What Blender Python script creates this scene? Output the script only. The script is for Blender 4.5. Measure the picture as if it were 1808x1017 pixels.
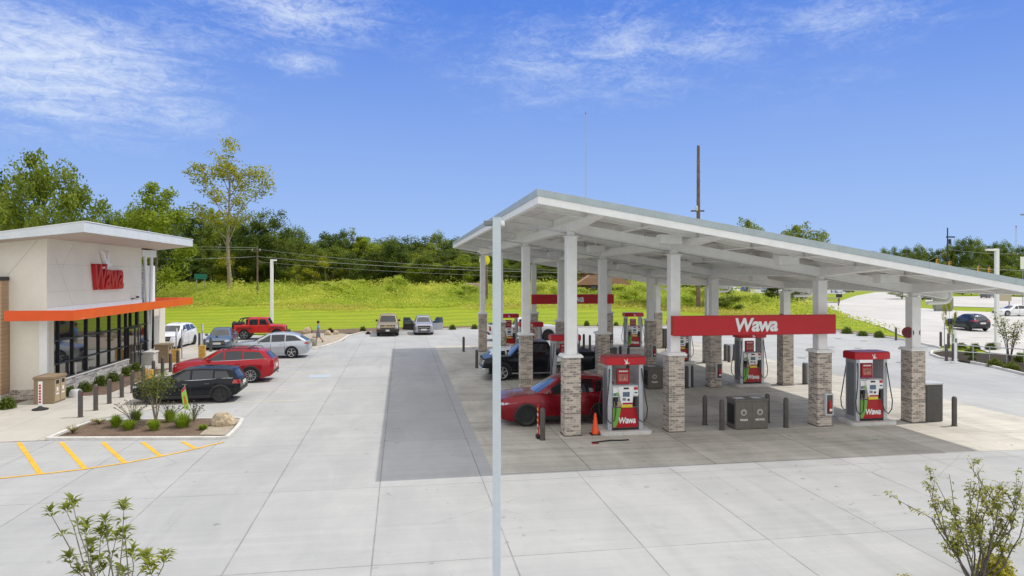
import bpy, bmesh, math, random
import numpy as np
from mathutils import Vector, Matrix

for o in list(bpy.data.objects):
    bpy.data.objects.remove(o)
SC = bpy.context.scene
COL = SC.collection
PI = math.pi
R_ = math.radians

# ------------------------------------------------------------------ camera
F, HZ, CH, TH = 1205.0, 485.0, 5.35, 0.16      # focal (px), horizon row, eye height, yaw of the forecourt grid
cam_d = bpy.data.cameras.new('camera')
cam = bpy.data.objects.new('camera', cam_d)
COL.objects.link(cam)
cam.location = (0, 0, CH)
cam.rotation_euler = (R_(90), 0, 0)
cam_d.sensor_width = 36.0
cam_d.lens = F / 1808 * 36.0
cam_d.shift_y = (HZ - 508.5) / 1808
cam_d.clip_start = 0.1
cam_d.clip_end = 8000
SC.camera = cam
CT, ST = math.cos(TH), math.sin(TH)

def W(a, s, z=0.0):                              # forecourt grid -> world
    return Vector((2.01 + CT*a - ST*s, 22.59 + ST*a + CT*s, z))
def L(p):
    dx, dy = p[0] - 2.01, p[1] - 22.59
    return dx*CT + dy*ST, -dx*ST + dy*CT
def G(px, py, z=0.0):                            # ground point seen at a pixel of the photograph
    Y = F*(CH - z)/(py - HZ)
    return Vector(((px - 904)/F*Y, Y, z))

# ------------------------------------------------------------------ sun and sky
sun_vec = Vector((CT*4.3 - ST*0.6, ST*4.3 + CT*0.6, 7.6)).normalized()
sun_el = math.asin(sun_vec.z)
sun_az = math.atan2(sun_vec.x, sun_vec.y)
sd = bpy.data.lights.new('sun', 'SUN')
sd.energy = 2.6
sd.angle = R_(0.53)
sd.color = (1.0, 0.955, 0.88)
so = bpy.data.objects.new('sun', sd)
COL.objects.link(so)
so.rotation_euler = sun_vec.to_track_quat('Z', 'Y').to_euler()
so.location = (0, 0, 60)

SC.view_settings.view_transform = 'Standard'
SC.view_settings.look = 'None'
SC.view_settings.exposure = 0.0
SC.view_settings.gamma = 1.0

class N:
    """tiny node helper"""
    def __init__(s, tree):
        s.t = tree
    def n(s, typ, **kw):
        nd = s.t.nodes.new(typ)
        for k, v in kw.items():
            if k == 'ins':
                for kk, vv in v.items():
                    if hasattr(vv, 'is_linked'): s.t.links.new(vv, nd.inputs[kk])
                    else: nd.inputs[kk].default_value = vv
            else: setattr(nd, k, v)
        return nd
    def m(s, op, a, b=0.0, c=0.0, clamp=False):
        nd = s.t.nodes.new('ShaderNodeMath'); nd.operation = op; nd.use_clamp = clamp
        for i, v in enumerate((a, b, c)):
            if hasattr(v, 'is_linked'): s.t.links.new(v, nd.inputs[i])
            else: nd.inputs[i].default_value = v
        return nd.outputs[0]
    def mix(s, fac, a, b, mode='MIX'):
        nd = s.t.nodes.new('ShaderNodeMix'); nd.data_type = 'RGBA'; nd.blend_type = mode
        for k, v in ((0, fac), (6, a), (7, b)):
            if hasattr(v, 'is_linked'): s.t.links.new(v, nd.inputs[k])
            else: nd.inputs[k].default_value = v if k == 0 or len(v) == 4 else (*v, 1)
        return nd.outputs[2]
    def noise(s, vec, scale, detail=4, rough=.55, dist=0.0):
        nd = s.n('ShaderNodeTexNoise', ins={'Scale': scale, 'Detail': detail, 'Roughness': rough, 'Distortion': dist})
        if vec is not None: s.t.links.new(vec, nd.inputs['Vector'])
        return nd.outputs['Fac']
    def ramp(s, fac, lo, hi, a=0.0, b=1.0):
        nd = s.n('ShaderNodeMapRange', ins={'Value': fac, 'From Min': lo, 'From Max': hi, 'To Min': a, 'To Max': b})
        nd.interpolation_type = 'SMOOTHSTEP'
        return nd.outputs[0]
    def mapping(s, vec, loc=(0,0,0), rot=(0,0,0), sc=(1,1,1)):
        nd = s.n('ShaderNodeMapping', ins={'Location': loc, 'Rotation': rot, 'Scale': sc})
        s.t.links.new(vec, nd.inputs['Vector'])
        return nd.outputs[0]
    def sep(s, vec):
        nd = s.n('ShaderNodeSeparateXYZ'); s.t.links.new(vec, nd.inputs[0]); return nd.outputs
    def comb(s, x, y, z=0.0):
        nd = s.t.nodes.new('ShaderNodeCombineXYZ')
        for i, v in enumerate((x, y, z)):
            if hasattr(v, 'is_linked'): s.t.links.new(v, nd.inputs[i])
            else: nd.inputs[i].default_value = v
        return nd.outputs[0]

world = bpy.data.worlds.new('World')
SC.world = world
world.use_nodes = True
wt = world.node_tree
wt.nodes.clear()
n = N(wt)
sky = n.n('ShaderNodeTexSky', sky_type='NISHITA', sun_disc=False, sun_elevation=sun_el, sun_rotation=sun_az,
          air_density=1.0, dust_density=0.3, ozone_density=3.0, altitude=200)
tc = n.n('ShaderNodeTexCoord').outputs['Generated']
sx, sy, sz = n.sep(tc)
az = n.m('ARCTAN2', sx, sy)
el = n.m('ARCSINE', sz)
lin = n.m('DIVIDE', el, .37, clamp=True)
grad = n.mix(lin, (3.2, 4.7, 7.6), (.66, 1.85, 6.2))
grad = n.mix(n.m('MULTIPLY', n.noise(n.mapping(tc, sc=(2, 2, 5)), 1.0, 4), .10), grad, (4, 5, 7.2))
skyc = n.mix(n.ramp(el, .40, .75, .95, .25), sky.outputs[0], grad)
def blob(a0, e0, sa, se, g=1.0):
    da = n.m('DIVIDE', n.m('SUBTRACT', az, a0), sa)
    de = n.m('DIVIDE', n.m('SUBTRACT', el, e0), se)
    d2 = n.m('ADD', n.m('MULTIPLY', da, da), n.m('MULTIPLY', de, de))
    return n.m('MULTIPLY', n.m('EXPONENT', n.m('MULTIPLY', d2, -1.0)), g)
def pe(px, py):
    x, z = (px-904)/F, (HZ-py)/F
    return math.atan2(x, 1), math.asin(z/math.sqrt(1+x*x+z*z))
def bl(px, py, sa, se, g): 
    a, e = pe(px, py); return blob(a, e, sa, se, g)
mask = bl(90, 120, .20, .085, 1.1)
for args in ((0, 60, .14, .05, .7), (300, 200, .10, .035, .75), (520, 20, .16, .05, .95), (520, 110, .07, .022, .75), (660, 30, .10, .03, .5), (950, 110, .17, .09, .62), (1120, 90, .14, .09, .70),
             (1260, 60, .14, .07, .62), (1500, 30, .18, .05, .62), (900, 170, .10, .04, .4), (1400, 150, .2, .05, .35), (720, 60, .12, .06, .4), (330, 60, .12, .05, .6)):
    mask = n.m('MAXIMUM', mask, bl(*args))
cv = n.comb(az, el)
cv1 = n.mapping(cv, rot=(0, 0, R_(24)), sc=(9, 34, 1))
cv2 = n.mapping(cv, rot=(0, 0, R_(-38)), sc=(10, 30, 1))
c1 = n.noise(cv1, 1.0, 9, .62, 1.2)
c2 = n.noise(cv2, 1.0, 9, .62, 1.0)
side = n.ramp(az, -0.1, 0.05)
wisp = n.m('ADD', n.m('MULTIPLY', c1, n.m('SUBTRACT', 1.0, side)), n.m('MULTIPLY', c2, side))
fine = n.noise(n.mapping(cv, rot=(0, 0, R_(15)), sc=(55, 110, 1)), 1.0, 8, .7, 1.2)
wisp = n.m('ADD', n.m('MULTIPLY', wisp, .60), n.m('MULTIPLY', fine, .40))
cl = n.ramp(n.m('ADD', wisp, n.m('MULTIPLY', mask, .24)), .50, .92)
cl = n.m('MULTIPLY', cl, n.m('MULTIPLY', n.ramp(mask, .04, .95), .74), clamp=True)
skyc = n.mix(cl, skyc, (6.9, 7.5, 8.2))
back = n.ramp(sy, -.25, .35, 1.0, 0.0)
fill_veil = n.m('MAXIMUM', n.ramp(el, .46, .85), back)
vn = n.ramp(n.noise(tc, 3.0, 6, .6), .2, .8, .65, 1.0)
skyc = n.mix(n.m('MULTIPLY', n.m('MULTIPLY', fill_veil, vn), n.ramp(sz, .0, .1)), skyc, (10.6, 10.4, 10.0))   # unseen white sky added overhead and behind the camera to lift the shade
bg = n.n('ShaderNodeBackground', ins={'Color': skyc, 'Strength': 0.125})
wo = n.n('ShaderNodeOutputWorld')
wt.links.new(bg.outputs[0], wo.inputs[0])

# ------------------------------------------------------------------ helpers
rng = random.Random(7)
LABELS = {}
def tag(o, label, cat, group=None, kind=None):
    o['label'] = label; o['category'] = cat
    if group: o['group'] = group
    if kind: o['kind'] = kind
    LABELS.setdefault(label, []).append((o.name, group))
    return o
def thing(name, label, cat, loc=(0,0,0), rotz=0.0, group=None):
    o = bpy.data.objects.new(name, None); COL.objects.link(o)
    o.empty_display_size = .2
    o.location = loc; o.rotation_euler = (0, 0, rotz)
    return tag(o, label, cat, group)
def kids(o): return [c for c in bpy.data.objects if c.parent == o]
def dup(root, loc, rotz, label, group=None, scale=None):
    r = root.copy(); COL.objects.link(r); r.location = loc; r.rotation_euler = (0, 0, rotz)
    if scale is not None: r.scale = (scale,)*3 if not hasattr(scale, '__len__') else scale
    r['label'] = label
    if group: r['group'] = group
    LABELS.setdefault(label, []).append((r.name, r.get('group')))
    for ch in list(root.children):
        c = ch.copy(); COL.objects.link(c); c.parent = r
        for g in list(ch.children):
            d = g.copy(); COL.objects.link(d); d.parent = c
    return r

class MB:
    def __init__(s): s.v = []; s.f = []; s.m = []
    def add(s, vs, fs, mi=0):
        b = len(s.v); s.v += [tuple(v) for v in vs]; s.f += [tuple(b+i for i in f) for f in fs]; s.m += [mi]*len(fs); return s
    def bx(s, x0, x1, y0, y1, z0, z1, mi=0):
        return s.add([(x0,y0,z0),(x1,y0,z0),(x1,y1,z0),(x0,y1,z0),(x0,y0,z1),(x1,y0,z1),(x1,y1,z1),(x0,y1,z1)],
                     [(0,3,2,1),(4,5,6,7),(0,1,5,4),(1,2,6,5),(2,3,7,6),(3,0,4,7)], mi)
    def box(s, c, d, rz=0, mi=0):
        k = len(s.v)
        s.bx(-d[0]/2, d[0]/2, -d[1]/2, d[1]/2, -d[2]/2, d[2]/2, mi)
        M = Matrix.Translation(c) @ Matrix.Rotation(rz, 4, 'Z')
        for i in range(k, len(s.v)): s.v[i] = tuple(M @ Vector(s.v[i]))
        return s
    def prism(s, poly, z0, z1, mi=0):
        k = len(poly)
        vs = [(p[0], p[1], z0) for p in poly] + [(p[0], p[1], z1) for p in poly]
        fs = [tuple(range(k-1, -1, -1)), tuple(range(k, 2*k))] + [(i, (i+1)%k, k+(i+1)%k, k+i) for i in range(k)]
        return s.add(vs, fs, mi)
    def extr(s, poly, fn0, fn1, mi=0):       # 2-D outline mapped to two parallel faces
        k = len(poly)
        vs = [fn0(*p) for p in poly] + [fn1(*p) for p in poly]
        return s.add(vs, [tuple(range(k-1, -1, -1)), tuple(range(k, 2*k))] + [(i, (i+1)%k, k+(i+1)%k, k+i) for i in range(k)], mi)
    def tube(s, pts, r, n=8, r2=None, cap=True, mi=0):
        pts = [Vector(p) for p in pts]; k = len(pts); vs = []; up = None
        for i, p in enumerate(pts):
            d = (pts[min(i+1, k-1)] - pts[max(i-1, 0)]).normalized()
            if up is None: up = Vector((0,0,1)) if abs(d.z) < .9 else Vector((1,0,0))
            a = d.cross(up)
            if a.length < 1e-4: a = d.orthogonal()
            a.normalize(); b = a.cross(d).normalized(); up = b
            rr = (r[i] if hasattr(r, '__len__') else (r if r2 is None else r + (r2-r)*i/(k-1)))
            vs += [p + a*math.cos(t)*rr + b*math.sin(t)*rr for t in [2*PI*j/n for j in range(n)]]
        fs = [(i*n+j, i*n+(j+1)%n, (i+1)*n+(j+1)%n, (i+1)*n+j) for i in range(k-1) for j in range(n)]
        if cap: fs += [tuple(range(n-1, -1, -1)), tuple(range((k-1)*n, k*n))]
        return s.add(vs, fs, mi)
    def lathe(s, prof, c=(0,0,0), n=16, axis='Z', mi=0, cap=True):
        vs = []
        for (r, z) in prof:
            for j in range(n):
                t = 2*PI*j/n
                p = (r*math.cos(t), r*math.sin(t), z)
                if axis == 'Y': p = (p[0], p[2], p[1])
                if axis == 'X': p = (p[2], p[0], p[1])
                vs.append((p[0]+c[0], p[1]+c[1], p[2]+c[2]))
        k = len(prof)
        fs = [(i*n+j, i*n+(j+1)%n, (i+1)*n+(j+1)%n, (i+1)*n+j) for i in range(k-1) for j in range(n)]
        if cap: fs += [tuple(range(n-1, -1, -1)), tuple(range((k-1)*n, k*n))]
        return s.add(vs, fs, mi)
    def shear(s, k):
        s.v = [(x, y, z - k*x) for x, y, z in s.v]; return s
    def build(s, name, mat, parent=None, smooth=None, bevel=0.0, fix=True):
        me = bpy.data.meshes.new(name); me.from_pydata(s.v, [], s.f)
        mats = mat if isinstance(mat, (list, tuple)) else [mat]
        for m_ in mats: me.materials.append(m_)
        if len(mats) > 1: me.polygons.foreach_set('material_index', s.m)
        if fix:
            b = bmesh.new(); b.from_mesh(me); bmesh.ops.recalc_face_normals(b, faces=b.faces); b.to_mesh(me); b.free()
        if smooth:
            me.polygons.foreach_set('use_smooth', [True]*len(me.polygons)); me.set_sharp_from_angle(angle=R_(smooth))
        o = bpy.data.objects.new(name, me); COL.objects.link(o)
        if parent: o.parent = parent
        if bevel:
            md = o.modifiers.new('bevel', 'BEVEL'); md.width = bevel; md.segments = 2; md.limit_method = 'ANGLE'
        return o

def npmesh(name, V, Fq, mat, parent=None, tint=None, smooth=False):
    me = bpy.data.meshes.new(name); k = Fq.shape[1]
    me.vertices.add(len(V)); me.vertices.foreach_set('co', np.ascontiguousarray(V, np.float32).ravel())
    me.loops.add(Fq.size); me.loops.foreach_set('vertex_index', np.ascontiguousarray(Fq, np.int32).ravel())
    me.polygons.add(len(Fq)); me.polygons.foreach_set('loop_start', np.arange(0, Fq.size, k, dtype=np.int32))
    me.polygons.foreach_set('loop_total', np.full(len(Fq), k, np.int32))
    if smooth: me.polygons.foreach_set('use_smooth', [True]*len(Fq))
    me.update(calc_edges=True)
    if tint is not None:
        at = me.attributes.new('tint', 'FLOAT', 'POINT'); at.data.foreach_set('value', np.ascontiguousarray(tint, np.float32))
    if mat: me.materials.append(mat)
    if name is None: return me
    o = bpy.data.objects.new(name, me); COL.objects.link(o)
    if parent: o.parent = parent
    return o

# ------------------------------------------------------------------ materials
MATS = {}
def mat(name, col, rough=.6, metal=0.0, var=0.0, vscale=8.0, bump=0.0, bscale=40.0, coat=0.0, emit=None, spec=.5, flake=0):
    if name in MATS: return MATS[name]
    m_ = bpy.data.materials.new(name); m_.use_nodes = True
    t = m_.node_tree; q = N(t); b = t.nodes['Principled BSDF']
    b.inputs['Base Color'].default_value = (*col, 1); b.inputs['Roughness'].default_value = rough
    b.inputs['Metallic'].default_value = metal; b.inputs['Coat Weight'].default_value = coat
    b.inputs['Coat Roughness'].default_value = .04; b.inputs['Specular IOR Level'].default_value = spec
    if var or bump: oc = q.n('ShaderNodeTexCoord').outputs['Object']
    if var:
        f = q.noise(oc, vscale, 5, .6)
        f2 = q.noise(oc, vscale*7, 3, .6)
        f = q.m('ADD', q.m('MULTIPLY', f, .65), q.m('MULTIPLY', f2, .35))
        f = q.ramp(f, .33, .67)
        c = q.mix(f, tuple(x*(1-var) for x in col), tuple(min(1, x*(1+var)) for x in col))
        t.links.new(c, b.inputs['Base Color'])
        t.links.new(q.ramp(f, 0, 1, min(1, rough+.06), max(0, rough-.05)), b.inputs['Roughness'])
    if bump:
        bn = q.n('ShaderNodeBump', ins={'Strength': bump, 'Distance': .02, 'Height': q.noise(oc, bscale, 5, .6)})
        t.links.new(bn.outputs[0], b.inputs['Normal'])
    if emit:
        b.inputs['Emission Color'].default_value = (*emit[0], 1); b.inputs['Emission Strength'].default_value = emit[1]
    MATS[name] = m_
    return m_

def leafmat(name, dark, lite, yellow=None, trans=.35, patch=0.0):
    m_ = bpy.data.materials.new(name); m_.use_nodes = True; t = m_.node_tree; q = N(t); t.nodes.clear()
    at = q.n('ShaderNodeAttribute', attribute_name='tint').outputs['Fac']
    c = q.mix(q.ramp(at, 0, .75), dark, lite)
    if yellow: c = q.mix(q.ramp(at, .72, 1.0), c, yellow)
    oi = q.n('ShaderNodeObjectInfo').outputs['Random']
    c = q.mix(q.ramp(oi, 0, 1, 0, .45), c, q.mix(.5, lite, yellow or dark))
    if patch:
        oc = q.n('ShaderNodeTexCoord').outputs['Object']
        c = q.mix(q.ramp(q.noise(oc, patch, 3), .4, .65, 0, .75), c, yellow or lite)
    d = q.n('ShaderNodeBsdfPrincipled', ins={'Base Color': c, 'Roughness': .55, 'Specular IOR Level': .3})
    tr = q.n('ShaderNodeBsdfTranslucent', ins={'Color': c})
    mx = q.n('ShaderNodeMixShader', ins={0: trans}); t.links.new(d.outputs[0], mx.inputs[1]); t.links.new(tr.outputs[0], mx.inputs[2])
    out = q.n('ShaderNodeOutputMaterial'); t.links.new(mx.outputs[0], out.inputs[0])
    MATS[name] = m_
    return m_

def concrete(name, base, warm, ja=(2.62, .3), js=(4.6, .2), jdark=.45, stain=.25, streak=.3):
    m_ = bpy.data.materials.new(name); m_.use_nodes = True; t = m_.node_tree; q = N(t); b = t.nodes['Principled BSDF']
    oc = q.n('ShaderNodeTexCoord').outputs['Object']
    rot = q.mapping(oc, loc=(0,0,0), rot=(0, 0, -TH))
    x, y, z = q.sep(rot)
    big = q.noise(oc, .10, 5, .6, .6)
    mid = q.noise(q.mapping(rot, sc=(.9, .35, 1)), 1.0, 6, .65, .4)
    st2 = q.noise(q.mapping(rot, sc=(.16, 3.4, 1)), 1.0, 7, .7)
    fine = q.noise(oc, 26, 4, .7)
    # every slab its own tone
    ia = q.m('FLOOR', q.m('DIVIDE', q.m('ADD', x, ja[1]), ja[0])); is_ = q.m('FLOOR', q.m('DIVIDE', q.m('ADD', y, js[1]), js[0]))
    wn = q.n('ShaderNodeTexWhiteNoise', noise_dimensions='2D'); t.links.new(q.comb(ia, is_), wn.inputs['Vector'])
    v = q.m('ADD', q.m('MULTIPLY', big, .32), q.m('MULTIPLY', mid, .34))
    v = q.m('ADD', v, q.m('MULTIPLY', st2, streak)); v = q.m('ADD', v, q.m('MULTIPLY', fine, .10))
    v = q.m('ADD', v, q.m('MULTIPLY', wn.outputs[0], .075))
    c = q.mix(q.ramp(v, .34, .80), tuple(k*(1-stain) for k in base), tuple(k*(1+stain*.45) for k in warm))
    dr = q.ramp(q.noise(q.mapping(oc, loc=(13, 4, 0)), .9, 5, .6, .5), .66, .74, 0, .22)
    c = q.mix(dr, c, tuple(k*.45 for k in base))
    tyre = q.ramp(q.noise(q.mapping(rot, sc=(1.1, .05, 1), loc=(3, 1, 0)), 1.0, 4, .55, .3), .60, .72, 0, .16)
    c = q.mix(tyre, c, tuple(k*.5 for k in base))
    dots = q.m('MULTIPLY', q.ramp(q.noise(oc, 3.1, 2, .5), .66, .74, 0, .6), q.ramp(q.noise(q.mapping(oc, loc=(7, 3, 0)), .22, 3), .48, .62))
    c = q.mix(dots, c, tuple(k*.35 for k in base))
    crack = q.n('ShaderNodeTexVoronoi', feature='DISTANCE_TO_EDGE', ins={'Scale': .22, 'Vector': q.mix(.12, oc, q.n('ShaderNodeTexNoise', ins={'Vector': oc, 'Scale': .9, 'Detail': 6.0}).outputs['Color'])}).outputs['Distance']
    c = q.mix(q.m('MULTIPLY', q.ramp(crack, .0, .0035, .35, 0), q.ramp(q.noise(oc, .12, 3), .5, .6)), c, tuple(k*.3 for k in base))
    wob = q.m('MULTIPLY', q.m('SUBTRACT', q.noise(oc, 6, 3), .5), .012)
    def line(co, per, off, wd):
        fr = q.m('FRACT', q.m('DIVIDE', q.m('ADD', q.m('ADD', co, off), wob), per))
        d = q.m('MULTIPLY', q.m('MINIMUM', fr, q.m('SUBTRACT', 1.0, fr)), per)
        return q.ramp(d, wd*.4, wd, 1.0, 0.0)
    ln = q.m('MAXIMUM', line(x, ja[0], ja[1], .022), line(y, js[0], js[1], .020))
    ln = q.m('MULTIPLY', ln, q.ramp(q.noise(oc, 1.4, 4), .3, .6, .45, 1))
    c = q.mix(q.m('MULTIPLY', ln, jdark), c, tuple(k*.25 for k in base))
    t.links.new(c, b.inputs['Base Color'])
    b.inputs['Roughness'].default_value = .82; b.inputs['Specular IOR Level'].default_value = .35
    h_ = q.m('SUBTRACT', q.m('MULTIPLY', fine, .35), ln)
    bn = q.n('ShaderNodeBump', ins={'Strength': .35, 'Distance': .008, 'Height': h_}); t.links.new(bn.outputs[0], b.inputs['Normal'])
    MATS[name] = m_
    return m_

def groundmat(name, cols, scales, bump=.6, stripe=None, rot=TH):
    m_ = bpy.data.materials.new(name); m_.use_nodes = True; t = m_.node_tree; q = N(t); b = t.nodes['Principled BSDF']
    oc = q.n('ShaderNodeTexCoord').outputs['Object']
    a = q.noise(oc, scales[0], 6, .65, .5); f = q.noise(oc, scales[1], 5, .7)
    c = q.mix(q.ramp(a, .3, .7), cols[0], cols[1]); c = q.mix(q.ramp(f, .45, .72, 0, .8), c, cols[2])
    if stripe:
        r2 = q.mapping(oc, rot=(0, 0, -rot)); x, y, z = q.sep(r2)
        w_ = q.m('ADD', y, q.m('MULTIPLY', q.noise(oc, .07, 5, .6), 7.0))
        s_ = q.ramp(q.m('SINE', q.m('MULTIPLY', w_, 2*PI/stripe[0])), -.35, .35)
        c = q.mix(q.m('MULTIPLY', s_, stripe[1]), c, stripe[2])
    t.links.new(c, b.inputs['Base Color']); b.inputs['Roughness'].default_value = .9; b.inputs['Specular IOR Level'].default_value = .15
    bn = q.n('ShaderNodeBump', ins={'Strength': bump, 'Distance': .05, 'Height': f}); t.links.new(bn.outputs[0], b.inputs['Normal'])
    MATS[name] = m_
    return m_

def brickmat(name, c1, c2, mortar, bw=.21, rh=.072):
    m_ = bpy.data.materials.new(name); m_.use_nodes = True; t = m_.node_tree; q = N(t); b = t.nodes['Principled BSDF']
    oc = q.n('ShaderNodeTexCoord').outputs['Object']; x, y, z = q.sep(oc)
    v = q.comb(q.m('ADD', x, y), z)
    br = q.n('ShaderNodeTexBrick', ins={'Vector': v, 'Color1': (*c1, 1), 'Color2': (*c2, 1), 'Mortar': (*mortar, 1), 'Scale': 1.0,
             'Mortar Size': .006, 'Mortar Smooth': .2, 'Bias': 0.0, 'Brick Width': bw, 'Row Height': rh})
    iz = q.m('FLOOR', q.m('DIVIDE', z, rh)); odd = q.m('MULTIPLY', q.m('MODULO', q.m('ABSOLUTE', iz), 2.0), .5)
    ix = q.m('FLOOR', q.m('ADD', q.m('DIVIDE', q.m('ADD', x, y), bw), odd))
    wn = q.n('ShaderNodeTexWhiteNoise', noise_dimensions='2D'); t.links.new(q.comb(ix, iz), wn.inputs['Vector'])
    c = q.mix(q.ramp(wn.outputs[0], .35, .9, 0, .80), br.outputs['Color'], tuple(k*.32 for k in c2))
    c = q.mix(q.m('MULTIPLY', br.outputs['Fac'], .9), c, mortar)
    c = q.mix(q.ramp(q.noise(oc, 60, 3), .3, .7, 0, .25), c, tuple(k*.6 for k in c1))
    t.links.new(c, b.inputs['Base Color']); b.inputs['Roughness'].default_value = .85
    bn = q.n('ShaderNodeBump', ins={'Strength': .6, 'Distance': .006, 'Height': q.m('SUBTRACT', 1.0, br.outputs['Fac'])})
    t.links.new(bn.outputs[0], b.inputs['Normal'])
    MATS[name] = m_
    return m_

def boardmat(name, col, step, gapc, horizontal=True, depth=.012):
    m_ = bpy.data.materials.new(name); m_.use_nodes = True; t = m_.node_tree; q = N(t); b = t.nodes['Principled BSDF']
    oc = q.n('ShaderNodeTexCoord').outputs['Object']; x, y, z = q.sep(oc)
    co = z if horizontal else q.m('ADD', x, y)
    fr = q.m('FRACT', q.m('DIVIDE', co, step)); g = q.ramp(fr, .0, .12, 1, 0)
    idx = q.m('FLOOR', q.m('DIVIDE', co, step)); wn = q.n('ShaderNodeTexWhiteNoise', noise_dimensions='1D'); t.links.new(idx, wn.inputs['W'])
    gr = q.noise(q.mapping(oc, sc=(1.5, 1.5, 30)), 1.0, 4)
    c = q.mix(q.ramp(gr, .3, .7), tuple(k*.82 for k in col), col)
    c = q.mix(q.m('MULTIPLY', wn.outputs[0], .3), c, tuple(k*.75 for k in col))
    c = q.mix(g, c, gapc)
    t.links.new(c, b.inputs['Base Color']); b.inputs['Roughness'].default_value = .6
    bn = q.n('ShaderNodeBump', ins={'Strength': .6, 'Distance': depth, 'Height': q.m('SUBTRACT', 1.0, g)}); t.links.new(bn.outputs[0], b.inputs['Normal'])
    MATS[name] = m_
    return m_

M_conc = concrete('lot_concrete', (.39, .395, .395), (.455, .455, .445), ja=(2.62, .55), js=(4.7, 1.3), stain=.16, streak=.24, jdark=.5)
M_pad = concrete('pad_concrete', (.43, .405, .35), (.56, .53, .46), ja=(3.66, 2.2), js=(4.2, .6), stain=.42, streak=.36, jdark=.7)
M_walk = concrete('walk_concrete', (.49, .465, .41), (.56, .53, .47), ja=(1.9, .2), js=(1.9, .7), stain=.14, streak=.12, jdark=.35)
M_kerb = mat('kerb_concrete', (.60, .585, .55), .85, var=.12, vscale=2, bump=.2)
M_road = concrete('road_surface', (.49, .47, .44), (.58, .56, .53), ja=(3.6, .2), js=(30, 3), stain=.2, jdark=.18)
M_lawn = groundmat('lawn_grass', ((.21, .29, .014), (.28, .33, .014), (.40, .37, .04)), (.22, 2.2), 1.0, stripe=(3.7, .5, (.16, .235, .016)), rot=TH+.04)
M_mulch = groundmat('bark_mulch', ((.12, .082, .058), (.19, .135, .10), (.30, .225, .17)), (1.2, 16), 1.0)
M_dmulch = groundmat('dark_mulch', ((.035, .028, .02), (.055, .042, .03), (.09, .07, .05)), (1.2, 16), 1.0)
M_gravel = groundmat('gravel', ((.36, .31, .24), (.45, .39, .31), (.58, .51, .42)), (3, 22), 1.0)
M_white = mat('white_steel', (.83, .825, .80), .45, var=.05, vscale=3)
M_deck = boardmat('white_roof_deck', (.84, .83, .80), .30, (.60, .60, .58), horizontal=False)
M_gutter = mat('grey_gutter', (.40, .455, .47), .38, metal=.15, var=.08, vscale=2)
M_pole = mat('pole_paint', (.56, .62, .65), .42, var=.05, vscale=2)
M_brick = brickmat('column_brick', (.62, .53, .43), (.45, .385, .325), (.72, .67, .60))
M_stone = brickmat('light_stone', (.62, .60, .56), (.44, .43, .41), (.70, .68, .64), bw=.4, rh=.1)
M_red = mat('sign_red', (.50, .003, .012), .38, coat=.1, var=.04, vscale=2)
M_dred = mat('panel_red', (.40, .004, .012), .35, var=.06, vscale=6)
M_wtxt = mat('white_lettering', (.82, .82, .80), .45)
M_steel = mat('brushed_steel', (.50, .52, .54), .35, metal=.55, var=.08, vscale=5)
M_dsteel = mat('dispenser_grey', (.22, .235, .25), .4, metal=.3, var=.08)
M_black = mat('black_rubber', (.018, .018, .019), .6)
M_blackp = mat('black_plastic', (.03, .03, .032), .45, var=.15)
M_boll = mat('bollard_brown_grey', (.085, .075, .068), .5, var=.15, vscale=4)
M_bin = mat('bin_grey_brown', (.135, .12, .10), .55, var=.08)
M_tan = mat('bin_tan', (.27, .195, .115), .6, var=.06)
M_ltan = mat('tan_light_panel', (.42, .33, .21), .6, var=.06)
M_cab = mat('cabinet_dark', (.075, .072, .065), .55, var=.08)
M_wall = mat('cream_wall', (.78, .73, .62), .8, var=.035, vscale=.8, bump=.15, bscale=30)
M_siding = boardmat('tan_siding', (.50, .34, .20), .165, (.20, .13, .08))
M_orange = mat('orange_metal', (.76, .088, .005), .38, coat=.2, var=.05, vscale=1.5)
M_soffit = mat('soffit_panel', (.46, .37, .31), .6, var=.05)
M_rooft = mat('store_roof_metal', (.66, .69, .71), .45, var=.06, vscale=1)
M_frame = mat('dark_frame', (.02, .021, .022), .4)
M_glassd = mat('tinted_glass', (.012, .016, .018), .03, coat=1.0, spec=1.0)
M_glassc = mat('car_glass', (.010, .013, .015), .04, coat=.6, spec=.7)
M_glassl = mat('car_glass_light', (.05, .09, .12), .05, coat=1.0, spec=1.0)
M_yellow = mat('yellow_paint', (.72, .40, .03), .7, var=.18, vscale=3)
M_yfade = mat('faded_yellow_paint', (.60, .56, .40), .8, var=.1)
M_blue = mat('blue_paint', (.40, .47, .53), .8, var=.1)
M_cone = mat('cone_orange', (.85, .085, .008), .5)
M_lime = mat('lime_paint', (.45, .72, .08), .5)
M_green = mat('green_panel', (.16, .42, .06), .5)
M_lgrey = mat('light_grey_plastic', (.55, .57, .58), .45, var=.05)
M_screen = mat('pump_screen', (.08, .14, .20), .15, coat=.5)
M_ybar = mat('yellow_band', (.75, .55, .02), .5)
M_rock = mat('boulder_stone', (.46, .37, .25), .9, var=.42, vscale=3.2, bump=.9, bscale=7)
M_bark = mat('tree_bark', (.16, .13, .10), .95, var=.3, vscale=3, bump=.8, bscale=12)
M_lbark = mat('pale_bark', (.30, .25, .17), .95, var=.3, vscale=3, bump=.8, bscale=12)
M_twig = mat('twig_bark', (.11, .09, .08), .9, var=.2)
M_wood = mat('weathered_pole_wood', (.17, .12, .085), .95, var=.25, vscale=2)
M_wire = mat('cable_grey', (.30, .32, .33), .6)
M_tyre = mat('tyre_rubber', (.016, .016, .017), .75)
M_rim = mat('alloy_rim', (.50, .51, .52), .28, metal=.85)
M_rimb = mat('black_rim', (.02, .02, .022), .3, coat=.4)
M_clad = mat('black_cladding', (.022, .022, .024), .55)
M_tail = mat('tail_lamp_red', (.38, .008, .010), .15, coat=1)
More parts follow.
